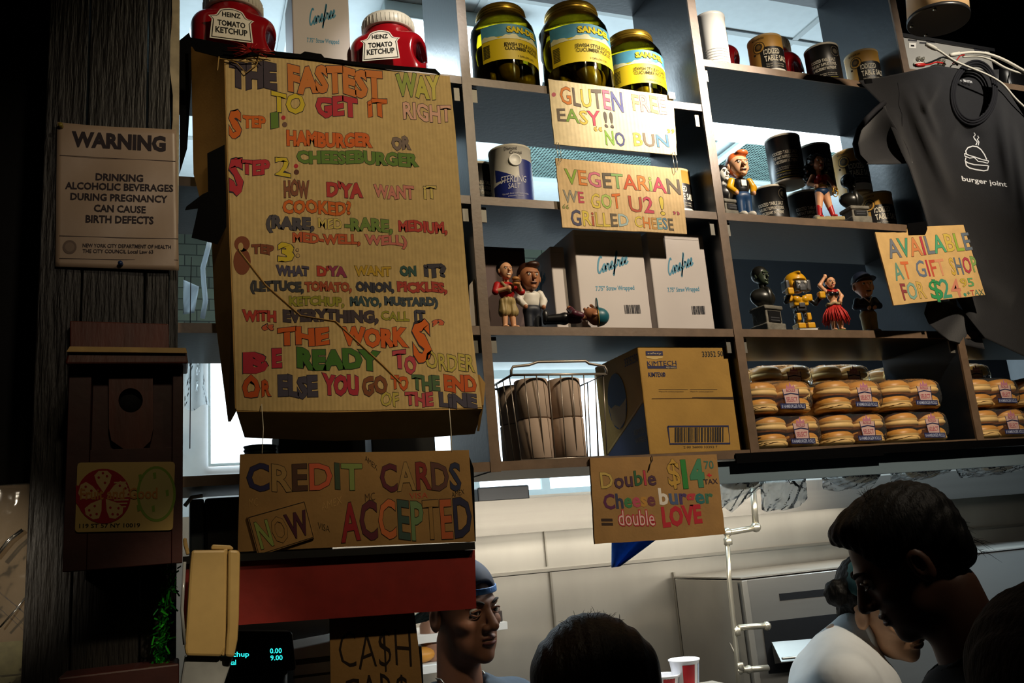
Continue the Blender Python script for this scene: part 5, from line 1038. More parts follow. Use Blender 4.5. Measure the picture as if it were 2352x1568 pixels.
F_.sol('bikini_top', m_bpnt, lambda p: su(ell(p, (-.007, -.0115, .1175), (.0082,)*3), ell(p, (.007, -.0115, .1175), (.0082,)*3), .002), (-.02, -.025, .1), (.02, -.004, .13), .0013)
F_.mesh('flower_lei', m_rpnt, B().tube([(.013*math.cos(t), -.006+.011*math.sin(t), .128-.006*math.sin(t)*-1) for t in np.linspace(0, 2*math.pi, 22, endpoint=False)], .0032, 0, 6, closed=True))
for a in ([(-.018, 0, .128), (-.034, -.002, .146), (-.014, -.004, .172)], [(.018, 0, .128), (.028, .0, .112), (.014, -.014, .094)]): F_.sol('arm', m_skin, lambda p, a=a: su(su(cap(p, a[0], a[1], .0065, .0055), cap(p, a[1], a[2], .0055, .0042), .003), ell(p, a[2], (.0055, .005, .007)), .002), (-.045, -.03, .08), (.04, .02, .185), .0016)
hr = (.014, .015, .0175); c = (0, -.002, .153); hd = F_.sol('head', m_skin, face_f(c, hr), (-.025, -.025, .128), (.025, .025, .18), .0012); eyes(F_, c, hr, hd); grin(F_, c, hr, hd, m_rpnt)
F_.sol('hair', m_hblk, lambda p: sd(su(ell(p, (0, .004, .158), (.0165, .0165, .0175)), ell(p, (0, .014, .135), (.014, .008, .026)), .006), ell(p, (0, -.020, .148), (.013, .016, .017)), .002), (-.025, -.022, .1), (.025, .03, .18), .0014)
F_ = Fig('big-headed boy figurine in a dark cap and jacket with clasped hands', 1972, 1.805, Z3, .5, .98)
F_.box('base', m_bpnt, (-.030, -.026, 0), (.030, .020, .006)); kid(F_, None, m_skin, m_navy2, m_navy2, m_khak, m_grey, 'clasp', (.027, .027, .033))
F_.sol('cap', m_navy2, lambda p: np.maximum(ell(p, (0, .002, .152), (.0295, .030, .033)), .152-p[:, 2]), (-.035, -.035, .145), (.035, .035, .19), .0016)
F_.sol('cap_brim', m_navy2, lambda p: np.maximum(np.maximum(ell(p, (0, -.022, .152), (.026, .030, .020)), np.abs(p[:, 2]-.1545+.12*(p[:, 1]+.03))-.0016), p[:, 1]+.012), (-.03, -.056, .14), (.03, -.005, .17), .0014)
F_.mesh('collar_stripe', m_wpnt, B().tube([(-.012, -.013, .108), (-.004, -.018, .096), (0, -.0185, .090)], .0016, 0, 5)); F_.mesh('collar_stripe', m_wpnt, B().tube([(.012, -.013, .108), (.004, -.018, .096), (0, -.0185, .090)], .0016, 0, 5))
# third shelf, middle bay
F_ = Fig('smiling man figurine in a red shirt and khaki shorts holding a burger', 1158, 1.785, Z3, .5, .93)
for q in (-1, 1): F_.sol('leg', m_skin, lambda p, q=q: su(cap(p, (q*.012, 0, .008), (q*.010, 0, .050), .0062, .0085), ell(p, (q*.014, -.007, .005), (.007, .014, .005)), .003), (-.03, -.03, -.002), (.03, .02, .06), .0016)
F_.sol('shorts', m_khak, lambda p: su(su(cap(p, (-.012, 0, .046), (-.010, 0, .066), .0145, .012), cap(p, (.012, 0, .046), (.010, 0, .066), .0145, .012), .004), ell(p, (0, 0, .074), (.020, .015, .012)), .006)+.0008*np.sin(p[:, 0]*700), (-.035, -.025, .03), (.035, .025, .095), .0017)
F_.sol('shirt', m_rpnt, lambda p: su(ell(p, (0, 0, .096), (.021, .0155, .022)), ell(p, (0, 0, .110), (.024, .014, .012)), .008), (-.03, -.02, .07), (.03, .02, .13), .0017); F_.sol('scarf', m_sand, lambda p: np.minimum(cap(p, (-.016, -.010, .116), (-.002, -.0175, .094), .004), cap(p, (.016, -.010, .116), (.002, -.0175, .094), .004)), (-.025, -.026, .084), (.025, .0, .125), .0015)
for q, a in ((-1, [(-.025, 0, .112), (-.034, -.006, .094), (-.008, -.028, .098)]), (1, [(.025, 0, .112), (.036, -.010, .096), (.018, -.028, .112)])):
    F_.sol('sleeve', m_rpnt, lambda p, a=a: cap(p, a[0], a[1], .0095, .009), (-.05, -.025, .08), (.05, .02, .13), .0018); F_.sol('forearm', m_skin, lambda p, a=a: su(cap(p, a[1], a[2], .006, .005), ell(p, a[2], (.006, .006, .007)), .002), (-.05, -.04, .085), (.05, .01, .125), .0016)
b = B(); b.ball((.010, -.033, .121), (.010, .009, .006), 0, 12); b.ball((.010, -.033, .113), (.0105, .009, .003), 1, 12); b.ball((.010, -.033, .108), (.010, .009, .005), 0, 12); F_.mesh('burger', [M('bun paint', '#b5793a', .5), M('lettuce paint', '#5a3a1e', .5)], b)
hr = (.0175, .019, .023); c = (0, -.002, .150); hd = F_.sol('head', m_skin, face_f(c, hr, nose=.4), (-.03, -.034, .12), (.03, .03, .18), .0013); eyes(F_, c, hr, hd); grin(F_, c, hr, hd, m_eyew); F_.sol('neck', m_skin, lambda p: cap(p, (0, 0, .116), (0, 0, .134), .008), (-.012, -.012, .105), (.012, .012, .142), .002)
F_.sol('hair', m_hblk, lambda p: sd(ell(p, (0, .005, .157), (.0195, .020, .021)), ell(p, (0, -.026, .143), (.019, .021, .019)), .003), (-.025, -.022, .13), (.025, .03, .185), .0015)
F_ = Fig('big-headed young man figurine with brown hair, white shirt and dark jeans', 1212, 1.815, Z3, .45, .96)
kid(F_, m_brnh, M('tan figurine face', '#a06a48', .4), m_wpnt, m_wpnt, M('dark jeans paint', '#20242e', .5), m_bpnt, 'down', (.027, .026, .033))
def lay(v): # fallen on its back, head towards +x
    return np.stack([v[:, 2]-.08, v[:, 0], -v[:, 1]+.033], 1)
F_ = Fig('fallen figurine with a teal cap lying in front of the white straw cartons', 1302, 1.778, Z3, .12, .86, tilt=lay); kid(F_, None, M('tan figurine face', '#a06a48', .4), M('maroon figurine paint', '#4a1a28', .4), M('maroon figurine paint', '#4a1a28', .4), m_bpnt, m_bpnt, 'clasp', (.024, .025, .028))
F_.sol('cap', m_teal, lambda p: np.maximum(ell(p, (0, .002, .148), (.027, .0265, .032)), .146-p[:, 2]), (-.035, -.035, .14), (.035, .035, .19), .0016); F_.sol('cap_brim', m_teal, lambda p: np.maximum(np.maximum(ell(p, (0, -.022, .148), (.024, .030, .018)), np.abs(p[:, 2]-.149)-.0016), p[:, 1]+.012), (-.03, -.056, .14), (.03, -.005, .16), .0014)
F_.mesh('cap_trim', m_yelw, B().tube([(.027*math.cos(t), .002+.0265*math.sin(t), .148) for t in np.linspace(0, 2*math.pi, 26, endpoint=False)], .001, 0, 5, closed=True))
# ================================================================== buns, shirt, receiver, lamp
m_bun = M('baked bun crust', '#c28838', .42, spec=.4, noise=(22, .22), bump=(40, .12)); m_bunp = M('pale bun side', '#e2bd7a', .6, noise=(26, .14))
m_film = film('bread bag film', '#fbfaf6', .07, .07, (30, 1.0), .03)
def bun_prof(t):
    return [(.001, 0), (.036, .001), (.0425, .005), (.0440, .010), (.0425, .0150), (.0405, .0175), (.0420, .0195), (.0425, .023), (.0400, .031), (.0320, .0385), (.018, .0425), (.001, .0435)]
BM = [0, 1, 1, 1, 1, 1, 1, 0, 0, 0, 0]
proto = root('bun_bag', 'x', 'bread bag', (0, 0, 0), 'bags of hamburger rolls on the bottom shelf')
for k in range(2):
    for j in range(2):
        for i in range(2):
            b = B(); b.lathe(bun_prof(0), (-.043+i*.086+(.003 if k else 0), -.043+j*.084, .0015+k*.0425), n=26, mb=BM, ax=(.03*math.sin(3*i+k), .03*math.cos(5*j+k), 1)); part(b, 'bun', [m_bun, m_bunp], proto)
def bagf(u, v):
    a = u*2*math.pi; e = (v-.5)*math.pi; p = .42
    sg = lambda x, q: math.copysign(abs(x)**q, x)
    x = .0925*sg(math.cos(e), .35)*sg(math.cos(a), p); y = .0895*sg(math.cos(e), .35)*sg(math.sin(a), p); z = .0445+.0462*sg(math.sin(e), .55)
    w_ = .0016*math.sin(9*a+5*e)*math.sin(7*e+2*a); return (x*(1+w_*8), y*(1+w_*8), max(z+w_, .0004))
b = B(); b.grid(bagf, 48, 22, flip=False); b.tube([(.086, 0, .05), (.090, .004, .052), (.0915, -.003, .058)], [.008, .004, .006], 0, 8); part(b, 'bag_film', m_film, proto, fix=False)
k = Ink(lambda x, y, L=0: A_((x, -.0915-L, -y)))
k.poly([(-.004, -.062), (.036, -.061), (.034, -.022), (0, -.022)], '#c9a8a0'); k.strip([(-.005, -.063), (-.001, -.022)], .002, '#2a2c4a'); k.strip([(.037, -.062), (.0345, -.022)], .002, '#2a2c4a')
k.strip([(-.004, -.046), (.016, -.050), (.036, -.046)], .003, '#22284e', .0008); k.poly([(.004, -.062), (.008, -.074), (.012, -.066), (.016, -.080), (.021, -.067), (.026, -.073), (.029, -.062)], '#b8788a', .0007)
k.word('ROLLS', .005, -.061, .028, -.061, .007, col='#b0606a', off=.02, lift=.0009, lean=0); k.word('SELECT', .002, -.040, .031, -.040, .012, col='#b04a5a', off=.0, lift=.0009, lean=0)
k.poly([(-.016, -.024), (.050, -.022), (.050, -.008), (-.016, -.010)], '#1c2450', .0010); k.word('8 HAMBURGER ROLLS', -.013, -.0205, .047, -.0195, .0085, col='#b9c0d8', off=.005, lift=.0014, lean=0); k.done(proto, 'bag_label')
ZD = 1.9175
spots = [(1853, 1.865, 0, .03, 'bread bag in the bottom row beside the upright, first of its row'), (2025, 1.865, 0, -.02, 'bread bag in the middle of the bottom row, under another bag'), (2180, 1.865, 0, .04, 'bread bag in the bottom row beside the shelf end upright'),
 (1834, 1.860, 1, -.05, 'bread bag stacked on the one beside the upright, blue label band tilted'), (2008, 1.862, 1, .05, 'bread bag stacked in the middle of the upper row'), (2160, 1.860, 1, -.02, 'bread bag stacked at the far end of the upper row'),
 ]
first = True
proto.scale = (1.13, 1.0, .95)
def bag_at(x, y, z, rot, lab):
    global first
    th = rot*.6
    if first: proto.location = (x, y, z); proto.rotation_euler.z = th; proto['label'] = lab; first = False; return proto
    return copy_tree(proto, (x, y, z), th, lab)
xs_ = [1.416, 1.627, 1.842]
for i in range(3): bag_at(xs_[i], 1.855, ZD+.0004, (.03, -.02, .04)[i], spots[i][4])
for i in range(3): bag_at(xs_[i]+(-.012, .004, -.006)[i], 1.853, ZD+.0875, (-.05, .05, -.02)[i], spots[3+i][4])
for i in range(3): bag_at((1.43, 1.645, 1.86)[i], 2.125, ZD+.185+.0015, (.1, -.05, .0)[i], ('dim bread bag in the back row near the upright, showing over the front bags', 'dim bread bag in the middle of the back row over the front bags', 'dim bread bag in the back row beside the shadowed end')[i])
bag_at(2.133, 1.855, ZD+.0004, .0, 'bread bag at the bottom of the last bay, past the shelf end upright'); bag_at(2.130, 1.856, ZD+.0875, .04, 'bread bag stacked on top in the last bay, past the shelf end upright'); bag_at(2.350, 1.86, ZD+.0004, .03, 'bread bag beyond the others at the bottom of the last bay'); bag_at(2.345, 1.858, ZD+.0875, -.03, 'bread bag beyond the others on top in the last bay')
bag_at(2.14, 2.125, ZD+.185+.0015, .08, 'dim bread bag at the back of the last bay'); bag_at(2.355, 2.125, ZD+.1865, -.08, 'dim bread bag at the back of the last bay, the furthest along')
part(B().box((1.32, 2.034, 1.90), (2.70, 2.22, ZD+.185)), 'bread_crate', M('black plastic', '#0b0d0e', .35), None, 'black crate behind the front bread bags carrying the back row', 'crate', bevel=.004)
# film bags drooping under the steel rail
m_film2 = film('milky bag film', '#f2f7fa', .09, .12, (34, 1.0), .36, '#f4fafd')
def droop(poly, Y, label, seed, roll=None):
    r = root('plastic_bag', label, 'plastic bag', P(poly[0][0], poly[0][1], Y), 'film bags under the steel rail'); g = np.random.default_rng(seed)
    p = A_(poly, float); top = p[:len(p)//2]; bot = p[len(p)//2:][::-1]
    def fn(u, v):
        t = np.interp(u, np.linspace(0, 1, len(top)), range(len(top))); i = min(int(t), len(top)-2); q0 = top[i]+(top[i+1]-top[i])*(t-i)
        t = np.interp(u, np.linspace(0, 1, len(bot)), range(len(bot))); i = min(int(t), len(bot)-2); q1 = bot[i]+(bot[i+1]-bot[i])*(t-i)
        q = q0+(q1-q0)*v; bul = .03*math.sin(math.pi*u)*math.sin(math.pi*min(1, v*.9+.1)); return P(q[0], q[1], Y-bul+.006*math.sin(13*u+seed)*math.sin(9*v+seed*2)+.004*math.sin(29*u+17*v))
    b = B(); b.grid(fn, 26, 18); part(b, 'bag_front', m_film2, r, fix=False)
    b = B(); b.grid(lambda u, v: fn(u, v)+A_((0, .07*math.sin(math.pi*u)**.6+.002, 0)), 20, 12); part(b, 'bag_back', m_film2, r, fix=False)
    if roll: 
        c = P(roll[0], roll[1], Y+.035); b = B(); b.ball(c, (.055, .035, .020), 0, 16); part(b, 'bun', [m_bunp], r)
        kk = Ink(on_plane(Y-.034)); kk.word(roll[2], roll[0]-26, roll[1]-6, roll[0]+26, roll[1]-9, 10, col='#4a3a58', off=0); kk.strip([(roll[0]-50, roll[1]-8), (roll[0], roll[1]-4), (roll[0]+45, roll[1]-12)], 2, '#2e3058'); kk.done(r, 'bag_label')
for a in (([(1640, 1098), (1700, 1098), (1762, 1094), (1748, 1120), (1715, 1146), (1680, 1178), (1645, 1150)], 1.86, 'limp film bag with a printed label hanging beside the double cheeseburger carton', 1, (1700, 1106, 'select')), ([(1757, 1097), (1800, 1096), (1850, 1090), (1855, 1145), (1835, 1164), (1800, 1172), (1757, 1165)], 1.85, 'crumpled clear film bag tail hanging under the bread shelf rail', 2, None), ([(1895, 1088), (1960, 1084), (2030, 1080), (2010, 1110), (1965, 1124), (1930, 1118), (1905, 1106)], 1.86, 'film bag with a roll inside drooping above the dark-haired man', 3, (1980, 1092, 'select')), ([(2055, 1078), (2120, 1074), (2195, 1070), (2180, 1084), (2130, 1100), (2090, 1104), (2060, 1098)], 1.86, 'film bag drooping under the rail behind the top of the man’s hair', 4, (2120, 1082, 'rolls')), ([(2200, 1070), (2280, 1064), (2380, 1056), (2360, 1075), (2300, 1090), (2250, 1092), (2215, 1082)], 1.87, 'film bag drooping at the far end of the steel rail', 5, (2290, 1068, 'rolls'))): droop(*a)
# ---------------------------------------------------------------- black T-shirt
m_shirt = M('black jersey', '#18181b', .85, spec=.2, noise=(50, .12), bump=(300, .1), sheen=.25); m_rib = M('black ribbed collar', '#1a1a1e', .85, spec=.2)
YS = 1.722
sh = root('t_shirt', 'black T-shirt with a white burger print pinned across the end of the shelves', 'T-shirt', P(2250, 800, YS))
def poly_at(pts, t):
    p = A_(pts, float); d = np.r_[0, np.cumsum(np.linalg.norm(np.diff(p, axis=0), axis=1))]; d /= d[-1]; return A_((np.interp(t, d, p[:, 0]), np.interp(t, d, p[:, 1])))
def coons(T, Bo, L, R_):
    c00, c10, c01, c11 = A_(T[0], float), A_(T[-1], float), A_(Bo[0], float), A_(Bo[-1], float)
    return lambda u, v: (1-v)*poly_at(T, u)+v*poly_at(Bo, u)+(1-u)*poly_at(L, v)+u*poly_at(R_, v)-((1-u)*(1-v)*c00+u*(1-v)*c10+(1-u)*v*c01+u*v*c11)
Tp = [(1972, 186), (2030, 176), (2085, 165), (2150, 150), (2190, 156), (2250, 168), (2300, 186), (2352, 268), (2420, 350)]
Lf = [(1972, 186), (2026, 240), (2060, 330), (2088, 385), (2120, 480), (2142, 560), (2172, 640), (2215, 718)]; Bt = [(2215, 718), (2262, 776), (2352, 818), (2450, 835)]; Rt = [(2420, 350), (2440, 600), (2450, 835)]
cm = coons(Tp, Bt, Lf, Rt); NC = (2237, 213); NR = (44, 62)
def fold(x, y):
    d = .016*math.sin((x-2060)*.012+(y-180)*-.010)*math.exp(-((y-260)/170)**2)
    for (ax, ay, bx, by, wd, am) in ((2075, 190, 2190, 470, 16, .016), (2100, 185, 2160, 330, 10, .010), (2045, 250, 2130, 540, 12, .018), (2290, 210, 2330, 480, 14, .012), (2320, 260, 2365, 560, 12, .012), (2190, 300, 2260, 330, 22, -.008), (2150, 560, 2240, 740, 16, .014), (2210, 640, 2330, 690, 22, .010), (2130, 460, 2260, 640, 20, .008), (2160, 170, 2120, 260, 12, .009)):
        e = A_((bx-ax, by-ay), float); L_ = np.linalg.norm(e); e /= L_; q = A_((x-ax, y-ay)); s = q@e; n_ = q[0]*e[1]-q[1]*e[0]; d += am*math.exp(-(n_/wd)**2)*max(0, math.sin(math.pi*min(1, max(0, s/L_))))
    return d
def shp(px, py, L=0): return P(px, py, YS-1.5*fold(px, py)-L)
def neck(px, py):
    q = A_((px-NC[0], py-NC[1])); a = -.12; x = q[0]*math.cos(a)-q[1]*math.sin(a); y = q[0]*math.sin(a)+q[1]*math.cos(a); return (x/NR[0])**2+(y/NR[1])**2
b = B(); b.grid(lambda u, v: shp(*cm(u, v)), 110, 130, keep=lambda u, v: neck(*cm(u, v)) > 1.0); part(b, 'shirt_front', m_shirt, sh, solid=.0015, fix=False)
cr = [(NC[0]+NR[0]*math.cos(t)*math.cos(.12)-NR[1]*math.sin(t)*-math.sin(.12)*-1, NC[1]+NR[0]*math.cos(t)*-math.sin(.12)*-1+NR[1]*math.sin(t)) for t in np.linspace(0, 2*math.pi, 48, endpoint=False)]
b = B()
for s, rr_ in ((1.0, .0035), (1.09, .004), (1.18, .0035)): b.tube([shp(NC[0]+(x-NC[0])*s, NC[1]+(y-NC[1])*s, .003) for x, y in cr], rr_, 0, 8, closed=True)
part(b, 'collar', m_rib, sh)
b = B(); b.grid(lambda u, v: P(2182+112*u, 160+150*v, YS+.020+.004*math.sin(4*u)), 10, 10); part(b, 'shirt_back', m_shirt, sh, solid=.0015, fix=False)
k = Ink(on_plane(YS+.014)); k.word('L', 2206, 183, 2212, 184, 6, col='#d8d8d8'); k.word('100% COTTON', 2212, 182, 2232, 186, 5, col='#d8d8d8', off=.03); k.done(sh, 'neck_label')
sl = coons([(2030, 236), (2040, 262), (2062, 300), (2084, 336), (2096, 374)], [(1972, 297), (1962, 335), (1972, 362), (1988, 377), (2010, 377)], [(2030, 236), (2000, 262), (1972, 297)], [(2096, 374), (2050, 377), (2010, 377)])
b = B(); b.grid(lambda u, v: P(*sl(u, v), YS+.006+.05*math.sin(math.pi*v*.9)*math.sin(math.pi*u)), 24, 20); part(b, 'sleeve', m_shirt, sh, solid=.0015, fix=False)
b = B(); b.tube([P(x, y, YS-.004) for x, y in [(2031, 236), (2012, 252), (1990, 274), (1972, 298), (1964, 330), (1970, 358), (1988, 377)]], .0075, 0, 8); part(b, 'sleeve_hem', m_rib, sh)
hm = coons([(2130, 692), (2180, 690), (2235, 730)], [(2132, 742), (2180, 785), (2262, 802)], [(2130, 692), (2122, 720), (2132, 742)], [(2235, 730), (2252, 765), (2262, 802)])
b = B(); b.grid(lambda u, v: P(*hm(u, v), YS+.012+.02*math.sin(7*u+3*v)), 16, 14); part(b, 'hem_fold', m_shirt, sh, solid=.0015, fix=False)
b = B(); b.tube([shp(x, y, .001) for x, y in [(2062, 190), (2066, 215), (2064, 240), (2072, 262), (2072, 290)]], .0008, 0, 5); part(b, 'shoulder_seam', m_rib, sh)
k = Ink(shp); W_ = '#dcdcdc'; O = A_((1900, 80)); z_ = lambda pts: [tuple(O+A_(p, float)/4.613) for p in pts]
k.strip(z_([(1475, 1265), (1468, 1230), (1490, 1195), (1540, 1178), (1590, 1185), (1630, 1215), (1665, 1265), (1690, 1320)]), 2.6, W_, .001); k.strip(z_([(1455, 1255), (1500, 1275), (1570, 1295), (1640, 1320), (1710, 1335)]), 2.2, W_, .001); k.strip(z_([(1455, 1255), (1460, 1285), (1510, 1305), (1560, 1300), (1600, 1340), (1650, 1345), (1700, 1360), (1712, 1335)]), 2.2, W_, .001)
k.strip(z_([(1470, 1300), (1462, 1335), (1490, 1355), (1560, 1375), (1640, 1380), (1705, 1385)]), 2.4, W_, .001); k.strip(z_([(1466, 1340), (1475, 1385), (1510, 1410), (1580, 1428), (1660, 1440), (1700, 1432), (1710, 1385)]), 2.8, W_, .001)
k.strip(z_([(1555, 1035), (1570, 1060), (1550, 1080), (1565, 1105), (1590, 1135), (1575, 1168)]), 2.4, W_, .001); k.strip(z_([(1595, 1068), (1605, 1090), (1590, 1105), (1608, 1135), (1600, 1170)]), 2.2, W_, .001)
k.word('burger joint', 2208, 404, 2311, 418, 11, 11, col=W_, off=.02, lift=.001); k.done(sh, 'print')
b = B(); b.prism([P(x, y, YS-.022) for x, y in [(1985, 182), (2002, 180), (2004, 190), (1987, 192)]], (0, .002, 0)); part(b, 'tape_strip', m_tape, sh)
# ---------------------------------------------------------------- receiver with cables on the end shelf
YA = 1.815; xa, xb = P(2068, 120, YA)[0], P(2276, 130, YA)[0]; zt = 3.175
am = root('receiver', 'grey audio receiver turned with its socket panel outwards on the end shelf', 'receiver', ((xa+xb)/2, 1.9, 3.0202))
part(B().box((xa, YA, 3.0206), (xb, 2.02, zt)), 'case', M('grey metal case', '#9c9a94', .45, metal=.4, noise=(20, .08)), am, bevel=.002); part(B().box((xa-.004, YA-.004, zt+.0003), (xb+.02, 2.02, zt+.012)), 'cover_rail', m_bpnt, am)
k = Ink(on_plane(YA-.0004))
for x, y in ((2086, 90), (2112, 96), (2128, 94)): k.poly([(x, y), (x+20, y+1.5), (x+20, y+5), (x, y+3.5)], '#26262a')
k.poly([(2088, 98), (2104, 99), (2104, 111), (2088, 110)], '#c9c6be'); k.poly([(2092, 103), (2100, 103.5), (2100, 107), (2092, 106.5)], '#2a2a2e'); k.poly([(2238, 108), (2262, 111), (2262, 119), (2238, 116)], '#2e2e34'); k.done(am, 'panel_marks')
for x, y in ((2107, 136), (2117, 137), (2107, 147), (2117, 148), (2155, 139), (2165, 141), (2155, 149), (2165, 150)):
    c = P(x, y, YA-.0006); part(B().lathe([(.0065, 0), (.0065, .004), (.0045, .0045), (.0045, .010), (.003, .010), (.003, .002)], c, n=14, ax=(0, -1, 0)), 'socket', M('bright wire', '#b8b4a6'), am)
m_wht = M('white cable', '#d8d2c2', .45); m_redc = M('red cable', '#b3201c', .4)
def cable(pts, Y, r_, mat, label, plug=None, name='cable'):
    p = [P(*q, Y if np.isscalar(Y) else Y[i]) for i, q in enumerate(pts)]; p = A_(p); t = np.linspace(0, len(p)-1, len(p)*5); s = np.stack([np.interp(t, range(len(p)), p[:, i]) for i in range(3)], 1)
    for _ in range(6): s[1:-1] = (s[:-2]+2*s[1:-1]+s[2:])/4
    rt = root(name, label, 'cable', s[0]); part(B().tube(s, r_, 0, 8), 'cord', mat, rt)
    if plug: 
        d = _n(s[0]-s[3]); part(B().lathe([(r_*1.6, -.004), (.006, .002), (.0065, .006), (.0065, .024), (.0055, .026), (.0055, .034)], s[0], n=14, ax=d), 'plug', plug, rt)
cable([(2148, 112), (2160, 118), (2190, 140), (2235, 158), (2270, 172), (2305, 192), (2330, 225), (2352, 245), (2400, 290)], 1.69, .0032, m_wht, 'white cable with a square plug dangling over the black T-shirt collar', m_wht)
cable([(2200, 124), (2225, 120), (2262, 121), (2300, 134), (2330, 150), (2352, 163), (2400, 190)], 1.745, .0045, m_wht, 'upper white cable loop running off the end of the receiver shelf', m_wht); cable([(2212, 130), (2250, 128), (2280, 138), (2305, 155), (2340, 168), (2400, 180)], 1.755, .0035, m_wht, 'lower white cable loop under the other on the receiver shelf')
cable([(2118, 147), (2130, 146), (2150, 138), (2165, 130), (2185, 136), (2200, 150)], 1.785, .003, m_bpnt, 'short black lead plugged into the receiver sockets', m_wht); cable([(2122, 149), (2136, 148), (2150, 142), (2170, 146)], 1.775, .0025, m_redc, 'short red lead plugged into the receiver sockets', m_redc); cable([(2188, 146), (2198, 138), (2204, 128), (2215, 126)], 1.78, .0018, m_redc, 'thin red wire pair beside the white cable loops')
sp = root('speaker', 'black rounded speaker in shadow next to the grey receiver', 'speaker', (2.62, 1.9, 3.0202)); q0 = P(2288, 130, 1.86)[0]
b = B(); solid(b, lambda p: rbox(p, (q0+.075, 1.92, 3.095), (.068, .075, .072), .03), (q0-.01, 1.83, 3.015), (q0+.16, 2.01, 3.18), .006); part(b, 'cabinet', m_bpnt, sp); part(B().tube([(q0+.075+.06*math.cos(t), 1.842, 3.095+.06*math.sin(t)) for t in np.linspace(0, 2*math.pi, 30, endpoint=False)], .002, 0, 6, closed=True), 'speaker_rim', m_grey, sp)
part(B().box((1.995, DB+.002, 2.54), (2.76, DB+.012, 3.46)), 'back_panel', m_dark, shelf_unit, label='dark back panel of the end bay')
# hanging can lamp at the top
LC = P(2155, 44, 1.36); ax = _n(A_((.10, -.06, 1)))
lp = root('track_lamp', 'cream can-shaped track lamp hanging at the top of the end bay', 'lamp', LC)
m_can = M('cream lamp can', '#b89a72', .45, spec=.5); part(B().lathe([(.064, 0), (.068, .002), (.068, .17), (.060, .185), (.02, .19), (.02, .195)], LC, n=36, ax=ax), 'lamp_can', m_can, lp); part(B().lathe([(.0685, -.006), (.0695, -.006), (.0695, .004), (.0685, .004)], LC, n=36, ax=ax), 'lamp_rim', m_bpnt, lp)
for i in range(5): a = 2*math.pi*i/5; part(B().lathe([(.004, 0), (.004, .003)], LC+A_((.060*math.cos(a), .060*math.sin(a), -.0035)), n=10, ax=-ax), 'screw', M('bright wire', '#b8b4a6'), lp)
part(B().tube([LC+ax*.19, LC+ax*.30, A_((LC[0]+.03, LC[1]-.02, 3.749))], .008, 0, 10), 'lamp_stem', m_bpnt, lp)
# ================================================================== kitchen equipment below the shelves
def PF(px, py, d): return CAM+ray(px, py)/FPX*d
YO = 2.9; m_st3 = M('oven steel', '#aaa79f', .32, metal=.85, noise=(5, .12), bump=(70, .05), stretch=(.2, 1, 1))
ov = root('oven', 'stainless steel oven with black openings against the kitchen wall', 'oven', (2.6, 3.1, 0))
ox0 = P(1712, 1400, YO)[0]; oz = P(1712, 1331, YO)[2]
b = B(); b.box((ox0, YO, 0), (3.9, 3.39, oz)); part(b, 'oven_body', m_st3, ov, bevel=.004)
b = B(); b.box((ox0-.004, YO-.006, 0), (ox0+.022, YO-.0005, oz-.002)); part(b, 'corner_post', m_steel2, ov, bevel=.002)
b = B(); b.box((ox0-.11, 3.0, oz-.012), (3.9, 3.39, oz+.004)); b2 = B(); b2.box((ox0-.006, YO-.006, oz+.0045), (3.9, 3.39, oz+.010)); part(b2, 'top_plate', m_steel2, ov)
def pan(pts, dy, th, mat, name, lab=None): b = B(); b.prism([P(x, y, YO-dy) for x, y in pts], (0, th, 0)); return part(b, name, mat, ov, label=lab)
pan([(1790, 1363), (1925, 1349), (1927, 1365), (1792, 1379)], .002, .0015, m_black, 'slot'); pan([(1752, 1428), (1930, 1408), (1934, 1462), (1760, 1474)], .002, .0015, m_black, 'opening')
pan([(1752, 1430), (1764, 1429), (1782, 1535), (1766, 1542)], .004, .0015, m_black, 'opening'); pan([(1765, 1526), (1850, 1515), (1848, 1540), (1766, 1546)], .003, .0015, m_black, 'opening')
fl = B(); q = [P(1773, 1474, YO-.003), P(1895, 1464, YO-.003), P(1872, 1512, YO-.075), P(1795, 1520, YO-.075)]; fl.prism(q, (0, .002, -.003)); part(fl, 'open_flap', m_st3, ov)
b = B(); b.tube([P(1797, 1512, YO-.08), P(1870, 1505, YO-.08)], .005, 0, 10); part(b, 'flap_rail', m_st3, ov)
b = B(); a = P(1602, 1325, 3.39); c = P(1692, 1508, 2.97); b.tube([a, c], .0035, 0, 6); part(b, 'corner_strut', M('steel seam strip', '#8c877c'), ov, label='thin diagonal steel edge')
b = B(); b.hexa([tuple(P(1582, 1338, 3.36)+A_((0, 0, -1.3))), (ox0-.006, 2.92, .2), (ox0-.005, 2.93, .2), tuple(P(1582, 1338, 3.37)+A_((0, 0, -1.3))), tuple(P(1582, 1338, 3.36)), (ox0-.006, 2.92, oz-.01), (ox0-.005, 2.93, oz-.01), tuple(P(1582, 1338, 3.37))]); part(b, 'side_panel', m_steel2, ov)
# gas pipe
gp = root('gas_pipe', 'thin silver gas pipe with elbows running down beside the oven', 'pipe', P(1690, 1568, 2.6)); m_pipe = M('silver pipe', '#c9c2ae', .3, metal=.8); YG2 = 2.6
def run(pts, r_=.0085, nm='pipe_run'): part(B().tube([P(x, y, YG2) for x, y in pts], r_, 0, 12), nm, m_pipe, gp)
run([(1729, 1120), (1736, 1206)], .011); run([(1736, 1212), (1676, 1222)], .010); run([(1670, 1228), (1675, 1330), (1684, 1420), (1692, 1500), (1700, 1640)], .008); run([(1697, 1441), (1735, 1438), (1762, 1436)], .010); run([(1703, 1538), (1735, 1536), (1764, 1533)], .010)
for x, y, s in ((1736, 1210, .018), (1671, 1222, .016), (1690, 1446, .013), (1698, 1540, .013), (1761, 1437, .015), (1720, 1537, .014)): part(B().ball(P(x, y, YG2), s, 0, 12), 'pipe_fitting', m_pipe, gp)
